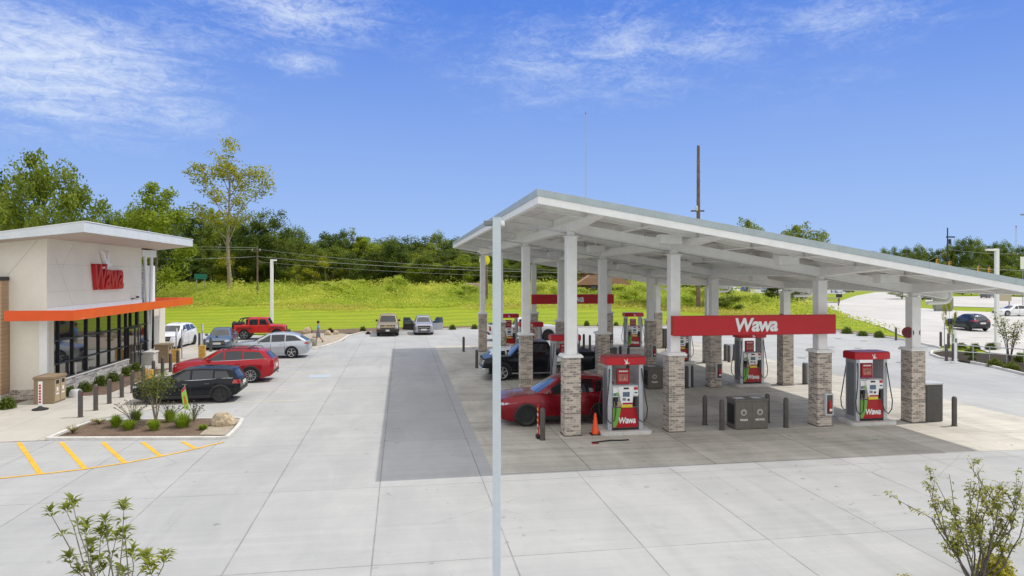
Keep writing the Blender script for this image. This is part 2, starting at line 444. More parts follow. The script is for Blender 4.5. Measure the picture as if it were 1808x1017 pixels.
M_head = mat('head_lamp_clear', (.50, .53, .56), .08, coat=1)
M_chrome = mat('chrome', (.72, .73, .75), .12, metal=1)
M_plate = mat('plate_white', (.7, .7, .68), .5)
def paint(name, col, metal=.25, rough=.3): return MATS.get(name) or mat(name, col, rough, metal=metal, coat=.5, spec=.35)

L_dark = leafmat('leaf_dark', (.042, .082, .016), (.13, .195, .03), (.25, .28, .035), trans=.48)
L_mid = leafmat('leaf_mid', (.072, .125, .018), (.21, .285, .035), (.36, .37, .04), trans=.48)
L_lite = leafmat('leaf_light', (.13, .20, .02), (.29, .38, .03), (.44, .45, .04), trans=.45)
L_yel = leafmat('leaf_yellow', (.22, .24, .015), (.40, .40, .025), (.52, .44, .03), trans=.42)
L_tall = leafmat('leaf_tall', (.20, .23, .02), (.42, .42, .04), (.62, .50, .05), trans=.5)
L_bush = leafmat('leaf_bush', (.065, .11, .014), (.14, .20, .02), (.22, .25, .03))
L_shrub = leafmat('leaf_shrub', (.075, .11, .018), (.18, .22, .035), (.34, .33, .04), trans=.45)
L_grass = leafmat('leaf_ornamental_grass', (.15, .25, .015), (.26, .38, .02), (.38, .44, .04))
L_meadow = leafmat('leaf_meadow', (.15, .25, .02), (.43, .57, .05), (.70, .68, .13), trans=.5, patch=.16)
L_burg = leafmat('leaf_burgundy', (.05, .018, .012), (.10, .035, .02), (.14, .05, .03))
L_gold = leafmat('leaf_gold', (.30, .30, .03), (.46, .42, .04), (.55, .48, .06))
L_autumn = leafmat('leaf_rust', (.10, .05, .02), (.22, .09, .02), (.32, .16, .03))
#%%SETTING

# ================================================================== THE SETTING
def sm(t): t = max(0.0, min(1.0, t)); return t*t*(3-2*t)
def gz(X, Y):
    """terrain height"""
    m_ = 1 - sm((X - 16 - (Y-90)*.22)/26)
    z = 3.1*sm((Y - 71 - max(0, -X)*.04)/56)*m_
    z += 1.2*sm((Y-150)/120)*m_
    z += 9.0*sm((Y-300)/160)*sm((X-95)/80)
    z += 14*sm((Y-700)/700)
    return z
def kind(o, k='structure'): o['kind'] = k; return o

def grid_axis(pts):
    out = []
    for (a, b, st) in pts: out += list(np.arange(a, b, st))
    out.append(pts[-1][1]); return np.array(out)
gxs = grid_axis([(-1500, -300, 120), (-300, -120, 15), (-120, 160, 3.0), (160, 400, 12), (400, 1600, 120)])
gys = grid_axis([(-60, 0, 20), (0, 60, 6), (60, 170, 2.5), (170, 480, 10), (480, 2600, 120)])
V = np.array([(x, y, gz(x, y) - .06) for y in gys for x in gxs])
nx = len(gxs)
I = np.arange(len(gys)-1)[:, None]*nx + np.arange(nx-1)[None, :]
Q = np.stack([I, I+1, I+nx+1, I+nx], -1).reshape(-1, 4)
kind(npmesh('grass_ground', V, Q, M_lawn, smooth=True))

def sheet(name, poly, z, m_, thick=None):
    b = MB(); k = len(poly)
    if thick: b.prism([(p[0], p[1]) for p in poly], z-thick, z)
    else: b.add([(p[0], p[1], z) for p in poly], [tuple(range(k))])
    o = b.build(name, m_)
    if not thick and o.data.polygons[0].normal.z < 0: o.data.flip_normals()
    return kind(o)
def Gs(pts): return [G(*p) for p in pts]
# concrete lot: whole forecourt, out to the kerb in front of the lawn
lot = [Vector((-70, -12, 0)), Vector((60, -12, 0)), Vector((60, 30, 0))] + Gs([(1808, 662), (1745, 647), (1700, 640), (1648, 630), (1640, 622), (1660, 615), (1598, 601), (1530, 592), (1440, 582), (1330, 579), (1180, 577), (1000, 579), (860, 580), (760, 583), (640, 588), (560, 594), (500, 594), (400, 590), (340, 588)]) \
    + [G(280, 588), Vector((-70, 60, 0))]
sheet('forecourt_paving', lot, 0.0, M_conc)
pad = [W(-3.15, -3.85), W(17.4, -3.85), W(17.4, 29.5), W(-3.15, 29.5)]
sheet('pump_pad_paving', pad, .004, M_pad)
# pavement in front of the store
walk = Gs([(0, 781), (86, 778), (150, 744)]) + [W(-15.4, 7.0), W(-15.4, 11.3), W(-15.4, 29)] + [W(-15.4, 36), W(-40, 36), W(-40, 9), Vector((-30, 21, 0))]
sheet('pavement', walk, .012, M_walk)
sheet('mulch_strip', [W(-20.55, 10.4), W(-18.55, 10.9), W(-18.55, 19.4), W(-20.55, 19.6)], .018, M_mulch)
sheet('planting_bed', Gs([(0, 722), (52, 706), (10, 700), (-60, 700), (-60, 740)]), .016, M_mulch)

# road beyond the forecourt, driveway and far car park
road = Gs([(1900, 640), (1808, 628), (1745, 622), (1700, 606), (1655, 612), (1600, 596), (1560, 578), (1520, 566), (1478, 556), (1440, 548), (1405, 540), (1380, 534), (1400, 530), (1440, 531), (1530, 536), (1600, 542), (1700, 549), (1808, 553), (1900, 556), (2100, 568), (2200, 650)])
sheet('road', road, -.006, M_road)
sheet('driveway', Gs([(1478, 533), (1512, 522), (1545, 516), (1600, 515.5), (1650, 520), (1625, 530), (1612, 543.5), (1540, 537)]), .004, M_road)
sheet('far_car_park', Gs([(1632, 531), (1655, 524), (1740, 523), (1900, 527), (1900, 548), (1808, 545), (1720, 542), (1650, 540)]), .004, M_road)
sheet('upper_car_park', Gs([(1270, 517), (1490, 519), (1500, 514), (1440, 511.5), (1270, 511)]), .01, M_conc)
# entrance apron
0 and sheet('entrance_apron', Gs([(1600, 601), (1640, 592), (1700, 612), (1808, 632), (1808, 624), (1735, 620), (1660, 606), (1610, 590), (1580, 596)]), .008, M_conc)
# kerbs
def kerb(name, pts, w=.16, h=.13, z=0.0, label=None):
    b = MB(); P = [Vector((p[0], p[1], 0)) for p in pts]
    L_, R = [], []
    for i, p in enumerate(P):
        d = (P[min(i+1, len(P)-1)] - P[max(i-1, 0)]).normalized(); nn = Vector((-d.y, d.x, 0))*w/2
        L_.append(p+nn); R.append(p-nn)
    k = len(P)
    vs = [(*q.xy, z-.02) for q in L_] + [(*q.xy, z+h) for q in L_] + [(*q.xy, z+h) for q in R] + [(*q.xy, z-.02) for q in R]
    fs = []
    for j in range(3): fs += [(j*k+i, j*k+i+1, (j+1)*k+i+1, (j+1)*k+i) for i in range(k-1)]
    fs += [(0, k, 2*k, 3*k), (k-1, 2*k-1, 3*k-1, 4*k-1)]
    b.add(vs, fs)
    return kind(b.build(name, M_kerb, bevel=.02))
kerb('kerb_far', Gs([(1660, 615), (1598, 601), (1530, 592), (1440, 582), (1330, 579), (1180, 577), (1000, 579), (860, 580), (760, 583), (640, 588), (615, 594), (600, 604), (575, 612), (548, 618), (520, 612)]))
kerb('kerb_side', Gs([(1835, 669), (1790, 658), (1745, 647), (1715, 641)]))
kerb('kerb_side', Gs([(1690, 638), (1660, 633), (1644, 627), (1646, 622), (1664, 619), (1686, 620)]))
# mulch strip between the lot and the lawn
sheet('mulch_edge', Gs([(480, 596), (560, 592), (640, 587.5), (760, 582.5), (860, 579.5), (1000, 578.5), (1180, 576.5), (1330, 578.5), (1440, 581.5), (1530, 591), (1590, 600), (1590, 597), (1530, 587), (1440, 577.5), (1330, 575.5), (1180, 573.5), (1000, 575), (860, 575.5), (760, 577.5), (640, 580), (560, 583), (480, 586)]), .03, M_mulch)
sheet('corner_bed', Gs([(500, 600), (545, 590), (590, 589), (618, 591), (606, 602), (580, 610), (548, 617), (520, 612), (470, 612)]), .06, M_gravel, thick=.06)
sheet('side_bed', Gs([(1646, 626), (1664, 621), (1700, 622), (1760, 626), (1860, 640), (1860, 674), (1790, 657), (1745, 646.5), (1690, 637), (1655, 631)]), .05, M_dmulch, thick=.05)
# landscaped island by the store
isl = [(100, 774), (93, 777), (118, 764), (160, 748.5), (190, 745), (260, 743), (415, 741.5), (428, 743), (418, 757), (401, 773)]
sheet('island_mulch', Gs([(100, 775), (165, 746.5), (415, 742), (400, 774)]), .07, M_mulch, thick=.07)
sheet('island_gravel', Gs([(352, 772), (368, 758), (395, 752), (412, 743), (425, 743.5), (399, 772.5)]), .085, M_gravel)
kerb('island_kerb', Gs([(84, 777), (118, 763), (165, 745.5), (300, 743), (420, 741), (428, 743), (419, 757), (401, 774.5), (386, 776), (84, 777)]), w=.14, h=.10)
# painted markings
def stripe(name, p, q, w, m_, z=.014):
    a, b_ = G(*p), G(*q); d = (b_-a).normalized(); nn = Vector((-d.y, d.x, 0))*w/2
    return sheet(name, [a+nn, b_+nn, b_-nn, a-nn], z, m_)
for i, (p, q) in enumerate([((33, 781), (72, 838)), ((108, 781), (151, 829)), ((181, 781), (221, 818)), ((252, 781), (284, 806)), ((322, 780), (345, 792)), ((-35, 781), (-5, 843))]):
    stripe('hatch_marking', p, q, .13, M_yellow, .006 + i*0)
cv_ = Gs([(-60, 851), (0, 845), (70, 837.5), (150, 828.5), (220, 818), (284, 806), (340, 794), (372, 786), (396, 780.5)])
b = MB()
Lf, Rt = [], []
for i, p in enumerate(cv_):
    d = (cv_[min(i+1, 8)] - cv_[max(i-1, 0)]).normalized(); nn = Vector((-d.y, d.x, 0))*.05
    Lf.append((p+nn)); Rt.append(p-nn)
b.add([(*q.xy, .010) for q in Lf+Rt], [(i, i+1, 9+i+1, 9+i) for i in range(8)])
kind(b.build('curved_marking', M_yellow))
for s in (8.05, 10.9, 13.7, 16.55, 19.4, 22.2):
    kind(sheet('bay_marking', [W(-15.2, s), W(-9.6, s), W(-9.6, s+.10), W(-15.2, s+.10)], .006, M_yfade))
kind(sheet('blue_marking', [W(-10.4, 14.6), W(-9.3, 14.6), W(-9.3, 15.7), W(-10.4, 15.7)], .0065, M_blue))
# drain covers on the forecourt
for di, (px, py) in enumerate([(1515, 615), (1560, 622), (1415, 632), (1468, 613), (1590, 640), (1525, 602), (1480, 598)]):
    c = G(px, py)
    o = MB().lathe([(.28, .004), (.28, .008), (.02, .009)], n=18).build('drain_cover', mat('cast_iron', (.20, .20, .19), .7, var=.2)); o.location = c
    tag(o, 'small dark round cover in the sunlit paving, ' + ['right of the second row column', 'nearest the right front column', 'leftmost of all', 'second from left', 'nearest the planting bed tip', 'farthest right at the verge', 'closest to the lawn kerb'][di], 'drain cover', 'tank covers in the paving')

# ================================================================== FUEL CANOPY
SL = .163
A_ = (0.0, 3.63, 9.12, 12.83); S_ = (0.0, 8.41, 16.82, 25.23)
root = thing('fuel_canopy', 'long white sloping steel canopy over the fuel pumps', 'canopy', W(0, 0), TH)
AL, AR, SN, SF = -1.88, 14.40, -3.40, 28.70
z0 = 7.43
def shp(*a): return MB().bx(*a).shear(SL)
def col_top(a): return 6.78 - SL*a
def rbox(a0, a1, s0, s1, zt0, zt1): # z relative to roof top at a=0
    return shp(a0, a1, s0, s1, z0+zt0, z0+zt1)
rbox(AL+.05, AR-.05, SN+.05, SF-.05, -.085, -.035).build('roof_deck', M_deck, root)
b = MB(); th = .045
for (x0, x1, y0, y1) in ((AL, AR, SN, SN+.06), (AL, AR, SF-.06, SF), (AL, AL+.06, SN+.06, SF-.06), (AR-.06, AR, SN+.06, SF-.06)):
    b.bx(x0, x1, y0, y1, z0-.19, z0)
k = 0
a = AL + 3.1
while a < AR:                                   # joints of the gutter
    b.bx(a-.015, a+.015, SN-.008, SN, z0-.195, z0+.006); a += 3.05
b.shear(SL).build('gutter', M_gutter, root)
b = MB()
for (x0, x1, y0, y1) in ((AL+.03, AR-.03, SN+.025, SN+.12), (AL+.03, AR-.03, SF-.12, SF-.025), (AL+.03, AL+.13, SN+.12, SF-.12), (AR-.13, AR-.03, SN+.12, SF-.12)):
    b.bx(x0, x1, y0, y1, z0-.40, z0-.192)
b.shear(SL).build('fascia', M_white, root)
def ibeam(b, x0, x1, y0, y1, zt, h, w, along='x', fl=.022):
    if along == 'x':
        c = (y0+y1)/2
        b.bx(x0, x1, c-w/2, c+w/2, zt-fl, zt); b.bx(x0, x1, c-w/2, c+w/2, zt-h, zt-h+fl); b.bx(x0, x1, c-.012, c+.012, zt-h+fl, zt-fl)
    else:
        c = (x0+x1)/2
        b.bx(c-w/2, c+w/2, y0, y1, zt-fl, zt); b.bx(c-w/2, c+w/2, y0, y1, zt-h, zt-h+fl); b.bx(c-.012, c+.012, y0, y1, zt-h+fl, zt-fl)
for s in S_:                                     # girders over each row of columns
    b = MB(); b.bx(-.12, AR-.15, s-.10, s+.10, z0-.645, z0-.345); b.bx(-.12, AR-.15, s-.13, s+.13, z0-.665, z0-.646); b.shear(SL).build('girder', M_white, root)
for a in A_:                                     # girders tying the rows together, tapered over the overhangs
    b = MB(); b.bx(a-.10, a+.10, -.1, 25.6, z0-.640, z0-.345)
    for (ya, yb_) in ((-.1, SN+.14), (25.6, SF-.14)):
        b.add([(a-.10, ya, z0-.640), (a+.10, ya, z0-.640), (a+.10, ya, z0-.345), (a-.10, ya, z0-.345), (a-.10, yb_, z0-.42), (a+.10, yb_, z0-.42), (a+.10, yb_, z0-.345), (a-.10, yb_, z0-.345)], [(0, 1, 2, 3), (4, 5, 6, 7), (0, 1, 5, 4), (1, 2, 6, 5), (2, 3, 7, 6), (3, 0, 4, 7)])
    b.shear(SL).build('tie_beam', M_white, root)
for k in range(10):                               # purlins running away from the camera
    a = -1.83 + 1.815*k
    if k == 0: a = -1.70
    if a > AR-.1: continue
    b = MB(); ibeam(b, a, a, SN+.125, SF-.125, z0-.088, .255, .13, 'y'); b.shear(SL).build('purlin', M_white, root)
for s in (-1.75, 2.80, 5.61, 11.21, 14.02, 19.62, 22.43, 27.0):
    b = MB(); x = AL+.15
    for k in range(9):
        a0 = -1.83 + 1.815*k + .07; a1 = a0 + 1.815 - .14
        if k == 0: a0 = -1.62
        b.bx(a0, min(a1, AR-.15), s-.02, s+.02, z0-.342, z0-.09); b.bx(a0, min(a1, AR-.15), s-.06, s+.06, z0-.36, z0-.343)
    b.shear(SL).build('cross_beam', M_white, root)
# light housings bolted to the girders
for s in (-1.0, 1.2, 7.5, 9.3, 15.9, 17.7, 24.3):
    for a in (2.95, 7.05, 10.75):
        zc = z0 - SL*a
        b = MB(); b.bx(a-.36, a+.36, s-.20, s+.20, zc-.60, zc-.30); b.bx(a-.05, a+.05, s-.05, s+.05, zc-.30, zc-.09)
        o = b.build('light_housing', M_white, root, bevel=.012)
        MB().bx(a-.3, a+.3, s-.15, s+.15, zc-.612, zc-.601).build('lens', M_lgrey, o)
for s in (-2.55, 3.9, 6.9, 12.6, 20.8):
    for a in (0.9, 4.6, 8.2, 11.8):
        zc = z0 - SL*a - .09
        b = MB().bx(a-.26, a+.26, s-.26, s+.26, zc-.05, zc-.002).build('flat_lamp', mat('lamp_body', (.33, .33, .33), .5), root)
for a in np.arange(AL+1.0, AR-.2, 1.815):
    MB().bx(a-.02, a+.02, SN+.13, SF-.13, z0-.092, z0-.0855).shear(SL).build('deck_seam', M_lgrey, root)
for s in S_:
    for ds in (.42, -.02):
        MB().tube([(AL+.4, s+.14+ds, z0-.66), (AR-.4, s+.14+ds, z0-.66)], .018, 6).shear(SL).build('conduit', M_lgrey, root)
# down pipes
for s in S_:
    zt = z0 - SL*13.75 - .40
    b = MB().tube([(13.95, s-.2, zt), (13.95, s-.2, zt-.27), (13.86, s-.2, zt-.40), (13.72, s-.19, zt-.44), (13.03, s-.17, zt-.46)], .065, 10)
    b.build('down_pipe', M_white, root, smooth=50)
# columns
for i, a in enumerate(A_):
    for j, s in enumerate(S_):
        zt = col_top(a)
        b = MB(); w = .175; sc = s + .27
        b.bx(a-w, a+w, sc-w, sc+w, 2.70, zt-.17)
        b.bx(a-.23, a+.23, sc-.23, sc+.23, zt-.17, zt-.14); b.bx(a-.11, a+.11, sc-.11, sc+.11, zt-.14, zt)
        
        c = b.build('column', M_white, root, bevel=.01)
        MB().bx(a-.275, a+.275, sc-.275, sc+.275, 0.0, 2.60).build('brick_base', M_brick, c)
        b = MB(); b.bx(a-.345, a+.345, sc-.345, sc+.345, 2.60, 2.665); b.bx(a-.31, a+.31, sc-.31, sc+.31, 2.665, 2.705)
        b.build('base_cap', M_white, c, bevel=.008)
        MB().bx(a-.30, a+.30, sc-.30, sc+.30, 0.004, 0.03).build('joint_seal', M_cab, c)
for o in root.children:                            # girders sit on the column centre line
    if o.name.startswith(('girder', 'conduit')): o.location.y = .27

ORD = ('nearest', 'second', 'third', 'farthest')
def on_grid(a, s, z=0): return W(a, s, z)

# ---- lettering
FONT_CACHE = {}
def text_mesh(name, body, size, mat_, parent, loc, rot=(PI/2, 0, 0), bold=.0, shear=0.0, extr=.01, sx=1.0, track=1.0):
    cu = bpy.data.curves.new(name, 'FONT'); cu.body = body; cu.size = size; cu.extrude = extr; cu.offset = bold
    cu.shear = shear; cu.align_x = 'CENTER'; cu.align_y = 'CENTER'; cu.space_character = track; cu.resolution_u = 3
    t = bpy.data.objects.new(name, cu); COL.objects.link(t)
    dg = bpy.context.evaluated_depsgraph_get(); me = bpy.data.meshes.new_from_object(t.evaluated_get(dg))
    bpy.data.objects.remove(t); bpy.data.curves.remove(cu)
    me.name = name; me.materials.clear(); me.materials.append(mat_)
    for v in me.vertices: v.co.x *= sx
    o = bpy.data.objects.new(name, me); COL.objects.link(o); o.parent = parent
    o.location = loc; o.rotation_euler = rot
    return o
GOOSE = [(-.5,.44),(-.36,.36),(-.26,.1),(-.12,-.12),(-.10,.08),(-.02,.36),(.10,.5),(.10,.3),(.08,.08),(.10,-.14),(.22,-.22),(.36,-.20),(.5,-.26),(.36,-.31),(.26,-.36),(.08,-.34),(-.04,-.44),(-.26,-.42),(-.44,-.5),(-.30,-.36),(-.20,-.28),(-.30,-.06),(-.42,.14),(-.46,.28)]
def goose(name, mat_, parent, c, sz, yf, yb):
    b = MB(); b.extr([(x*sz, z*sz) for x, z in GOOSE], lambda x, z: (c[0]+x, yf, c[1]+z), lambda x, z: (c[0]+x, yb, c[1]+z))
    return b.build(name, mat_, parent)

def logo(parent, m_, loc, w, h, zrot=0.0, extr=.012, bold=.03, wf=.40, lh=.76):
    """the four letter shop name: tall W and a shorter 'awa' on a common base line, fitted to w x h"""
    M = Matrix.Rotation(zrot, 3, 'Z')
    for txt, x0, x1, hh in (('W', -w/2, -w/2 + w*(wf+.035), h), ('awa', -w/2 + w*(wf-.02), w/2, h*lh)):
        o = text_mesh('lettering', txt, 1.0, m_, parent, loc, rot=(PI/2, 0, zrot), bold=bold, shear=.14, extr=1.0, track=.88)
        me = o.data; xs = [v.co.x for v in me.vertices]; ys = [v.co.y for v in me.vertices]
        fx = (x1-x0)/(max(xs)-min(xs)); fy = hh/(max(ys)-min(ys)); mx, my = min(xs), min(ys)
        for v in me.vertices: v.co = ((v.co.x-mx)*fx + x0, (v.co.y-my)*fy - h/2, v.co.z*extr)
# ---- red sign boxes across the middle bay
def wawa_sign(label, s, face):
    t = thing('canopy_sign', label, 'sign', W(6.375, s, 3.30), TH, None)
    w = 2.98
    MB().bx(-w, w, -.07, .19, 0, .66).build('sign_box', M_red, t, bevel=.01)
    b = MB()
    b.bx(-w-.004, w+.004, -.075, -.055, -.012, -.002); b.build('bottom_trim', M_dred, t)
    logo(t, M_wtxt, (.0, -.085, .34), 1.56, .47)
    return t
wawa_sign('long red box sign with white lettering spanning the front row of columns', -.23, 1)
wawa_sign('long red box sign with white lettering at the far back row of the canopy', 25.0, 1)

# ---- bollards
def boll_mesh(h=1.08, r=.085):
    return MB().lathe([(r+.02, 0), (r+.02, .02), (r, .022), (r, h-.12), (r*.96, h-.07), (r*.80, h-.03), (r*.45, h-.005), (.004, h)], n=16)
BOLL = boll_mesh(1.05).build('bollard', M_boll, smooth=50)
first_boll = [True]
def bollard(loc, label, group, sc=1.0):
    if first_boll[0]: o = BOLL; first_boll[0] = False
    else: o = BOLL.copy(); COL.objects.link(o)
    o.location = loc; o.scale = (1, 1, sc)
    return tag(o, label, 'bollard', group)

# ---- fuel dispenser
def make_dispenser():
    t = thing('fuel_dispenser', '', 'fuel pump')
    b = MB(); b.prism([(-.88, -.42), (-.78, -.52), (.78, -.52), (.88, -.42), (.88, .42), (.78, .52), (-.78, .52), (-.88, .42)], 0.0, .13)
    b.build('island_base', M_kerb, t, bevel=.02)
    # cabinet
    b = MB(); b.bx(-.46, .46, -.25, .25, .20, .90); b.build('lower_cabinet', M_dsteel, t, bevel=.01)
    b = MB(); b.bx(-.46, .46, -.24, .24, .90, 1.62); b.build('upper_cabinet', M_lgrey, t, bevel=.012)
    MB().bx(-.48, .48, -.27, .27, .13, .20).build('plinth', M_black, t)
    for sx_ in (-1, 1):
        b = MB(); x = .545*sx_; b.bx(x-.075, x+.075, -.29, .29, .13, 2.34); b.build('side_post', M_steel, t, bevel=.012)
        MB().bx(x-.078 if sx_ < 0 else x-.02, x+.02 if sx_ < 0 else x+.078, -.20, .20, .3, 2.2).build('post_panel', M_dsteel, t)
    # top sign board between the posts
    # canopy with bowed faces
    poly = []
    for k in range(9): u_ = -1+k/4; poly.append((.70*u_, -.34 - .10*(1-u_*u_)))
    poly += [(x, -y) for x, y in reversed(poly)]
    b = MB(); b.prism(poly, 2.33, 2.57); cp = b.build('pump_canopy', M_red, t, bevel=.02)
    MB().prism([(x*.95, y*.93) for x, y in poly], 2.571, 2.60).build('canopy_lid', M_dred, cp)
    for f in (-1, 1):                              # two fuelling sides
        y = lambda d: f*(.25+d)
        def pl(nm, x0, x1, z0_, z1_, d0, d1, m_, bev=0): 
            ya, yb = sorted((y(d0), y(d1)))
            x0, x1 = (x0, x1) if f < 0 else (-x1, -x0)
            return MB().bx(x0, x1, ya, yb, z0_, z1_).build(nm, m_, t, bevel=bev)
        p = pl('lower_panel', -.44, .44, .22, .88, 0, .035, M_dred, .008)
        def fr(txt, size, m_, x, z, d, **kw):
            return text_mesh('lettering', txt, size, m_, t, (x*(1 if f < 0 else -1), y(d), z), rot=(PI/2, 0, 0 if f < 0 else PI), **kw)
        logo(t, M_wtxt, (.06*(1 if f < 0 else -1), y(.042), .46), .60, .21, 0 if f < 0 else PI, .004)
        g = MB(); sgn = 1 if f < 0 else -1
        g.extr([(-.44, .24), (-.34, .24), (-.22, .50), (-.16, .88), (-.44, .88)], lambda x, z: (x*sgn, y(.037), z), lambda x, z: (x*sgn, y(.041), z)); g.build('green_leaf_panel', M_green, t)
        pl('advert_panel', -.40, .02, .93, 1.10, .0, .05, M_ltan); pl('nozzle_well', -.43, -.25, .92, 1.24, .0, .03, M_black)
        pl('nozzle_well', .27, .43, .92, 1.24, .0, .03, M_black)
        pl('price_panel', -.43, -.24, 1.26, 1.56, 0, .03, M_wtxt); pl('price_panel', .27, .45, 1.28, 1.58, 0, .05, M_wtxt, .01)
        pl('red_badge', .29, .43, 1.48, 1.57, .05, .054, M_red); pl('price_display', .31, .42, 1.36, 1.41, .05, .054, M_screen)
        pl('blue_badge', -.42, -.33, 1.28, 1.38, .03, .034, M_screen); pl('green_badge', -.33, -.25, 1.28, 1.40, .03, .034, M_green)
        c = MB(); c.extr([(-.24, 1.60), (.24, 1.60), (.27, 1.52), (.22, 1.02), (.14, .94), (-.10, .94), (-.17, 1.02), (-.27, 1.50)], lambda x, z: (x*sgn+.01, y(.0), z), lambda x, z: (x*sgn+.01, y(.085), z))
        hp = c.build('card_reader_panel', M_wtxt, t, bevel=.01)
        pl('screen', -.11, .13, 1.26, 1.42, .085, .09, M_screen); pl('printer_slot', -.08, .10, 1.51, 1.57, .085, .09, M_black)
        pl('keypad', -.12, .0, 1.13, 1.22, .085, .09, M_dsteel); pl('card_slot', .05, .13, 1.12, 1.19, .085, .092, M_black)
        pl('yellow_band', -.15, .22, .90, .99, .05, .088, M_ybar); pl('red_band', -.12, .24, 1.0, 1.06, .085, .09, M_dred)
        pl('nozzle', -.38, -.30, .96, 1.20, .03, .10, M_black, .01); pl('nozzle', .31, .39, .96, 1.20, .03, .10, M_blackp, .01)
        # hoses
        for sx_ in (-1, 1):
            x = .56*sx_
            b = MB().tube([(x, f*.31, 2.2), (x+.03*sx_, f*.36, 1.8), (x+.09*sx_, f*.40, 1.3), (x+.16*sx_, f*.42, .85), (x+.13*sx_, f*.42, .55), (x, f*.42, .40), (x-.14*sx_, f*.40, .50), (x-.20*sx_, f*.36, .80), (x-.21*sx_, f*.33, 1.02)], .019, 7)
            b.build('fuel_hose', M_blackp, t, smooth=60)
    # upright sign board seen between the posts, facing both ways
    b = MB(); b.bx(-.22, .22, -.05, .05, 1.64, 2.16); tb = b.build('topper_board', M_dred, t, bevel=.01)
    for f in (-1, 1):
        g2 = MB(); ya, yb = sorted((f*.051, f*.055))
        for (xa_, xb_) in ((-.15, -.09), (-.08, -.03), (-.02, .05), (.06, .10), (.11, .15)): g2.bx(xa_, xb_, ya, yb, 2.05, 2.10)
        g2.build('topper_caption', M_wtxt, tb)
        b = MB(); ya, yb = sorted((f*.051, f*.055)); b.bx(-.16, .16, ya, yb, 1.74, 1.98); b.build('topper_picture', mat('topper_print', (.42, .16, .12), .5, var=.8, vscale=14), tb)
    goose('bird_emblem', M_wtxt, cp, (0, 2.45), .19, -.447, -.43)
    goose('bird_emblem', M_wtxt, cp, (0, 2.45), .19, .43, .447)
    return t
DISP = None
da = {0: 1.83, 1: 10.98}
where = {(0,0): 'red topped fuel pump beside the orange cone and red car', (0,1): 'red topped fuel pump between the two front right columns',
         (1,0): 'red topped fuel pump behind the red car next to the black pickup', (1,1): 'red topped fuel pump seen under the long red sign',
         (2,0): 'red topped fuel pump beside the white hatchback in third row', (2,1): 'fuel pump half hidden behind the second front column and sign end',
         (3,0): 'small distant red topped pump at the back left corner of canopy', (3,1): 'small distant red topped pump in front of the lawn'}
for j, s in enumerate(S_):
    for k in (0, 1):
        loc = W(da[k], s+.32)
        if DISP is None:
            DISP = make_dispenser(); DISP.location = loc; DISP.rotation_euler = (0, 0, TH)
            DISP['label'] = where[(j, k)]; DISP['group'] = 'fuel pumps under the canopy'
        else: dup(DISP, loc, TH, where[(j, k)])

# ---- double bins between columns
def make_bin():
    t = thing('recycling_bin', '', 'bin')
    b = MB(); b.bx(-.60, .60, -.33, .33, .02, .98); b.build('bin_body', M_bin, t, bevel=.012)
    b = MB(); b.bx(-.62, .62, -.35, .35, .98, 1.04); b.build('bin_lid', M_bin, t, bevel=.01)
    for f in (-1, 1):
        for x in (-.3, .3):
            b = MB(); ya, yb = sorted((f*.331, f*.337)); b.bx(x-.28, x+.28, ya, yb, .06, .95); d = b.build('bin_door', M_bin, t)
            text_mesh('lettering', 'TRASH' if x*-f < 0 else 'RECYCLE', .095 if x*-f < 0 else .082, M_wtxt, d, (x, f*.342, .34), rot=(PI/2, 0, 0 if f < 0 else PI), bold=.003, extr=.002)
            b = MB(); b.lathe([(.11, f*.338), (.11, f*.342)], (x, 0, .60), 18, 'Y'); b.build('round_emblem', mat('emblem_grey', (.42, .41, .38), .6), d)
            b = MB(); b.extr([(x-.05, .54), (x+.05, .54), (x+.06, .60), (x, .67), (x-.06, .60)], lambda a, c: (a, f*.343, c), lambda a, c: (a, f*.346, c)); b.build('emblem_figure', M_bin, d)
    for x in (-.32, .32):
        b = MB(); b.bx(x-.16, x+.16, -.15, .15, 1.041, 1.05); b.build('lid_sticker', M_lgrey, t)
    b = MB(); b.bx(-.612, -.601, -.24, .24, .18, .86); b.build('side_opening', M_black, t)
    return t
BIN = None
binl = {0: 'grey brown double trash and recycling bin between the front columns', 1: 'double trash and recycling bin in the second row left of the brick column',
        2: 'partly hidden double bin in the third row of the canopy', 3: 'distant double bin in the back row of the canopy'}
bl_desc = ['front row', 'second row', 'third row', 'back row']
for j, s in enumerate(S_):
    loc = W(6.35, s+.30)
    if BIN is None: BIN = make_bin(); BIN.location = loc; BIN.rotation_euler = (0, 0, TH); BIN['label'] = binl[0]; BIN['group'] = 'double bins between the columns'
    else: dup(BIN, loc, TH, binl[j])
    for (da_, ds, w_) in ((-1.28, .62, 'left rear'), (-1.05, -.22, 'left front'), (1.12, .62, 'right rear'), (1.34, -.22, 'right front')):
        bollard(W(6.35+da_, s+.30+ds), f'dark bollard at the {w_} corner of the {bl_desc[j]} double bin', 'bollards under the canopy')
# outer ends of each island
for j, s in enumerate(S_):
    bollard(W(-1.35, s+.12) if j else G(958, 777), f'dark bollard at the left end of the {bl_desc[j]} of pumps', 'bollards under the canopy')
    bollard(W(14.15, s+.25) if j else G(1685, 752), f'dark bollard at the right end of the {bl_desc[j]} of pumps', 'bollards under the canopy')
# striped flag banner next to the first bollard
t = thing('warning_banner', 'narrow red and white banner on the front left bollard by the red car', 'sign', G(950, 774) + Vector((0, 0, 0)), TH)
b = MB(); b.bx(-.012, .012, -.10, .10, .12, 1.12); b.build('banner_panel', M_red, t)
for k in range(5):
    b = MB(); b.bx(-.016, .016, -.08, .08, .2+k*.18, .28+k*.18); b.build('white_band', M_wtxt if k % 2 else M_ybar, t)
b = MB(); b.bx(-.06, .06, -.13, .13, 0, .12); b.build('banner_base', M_black, t)

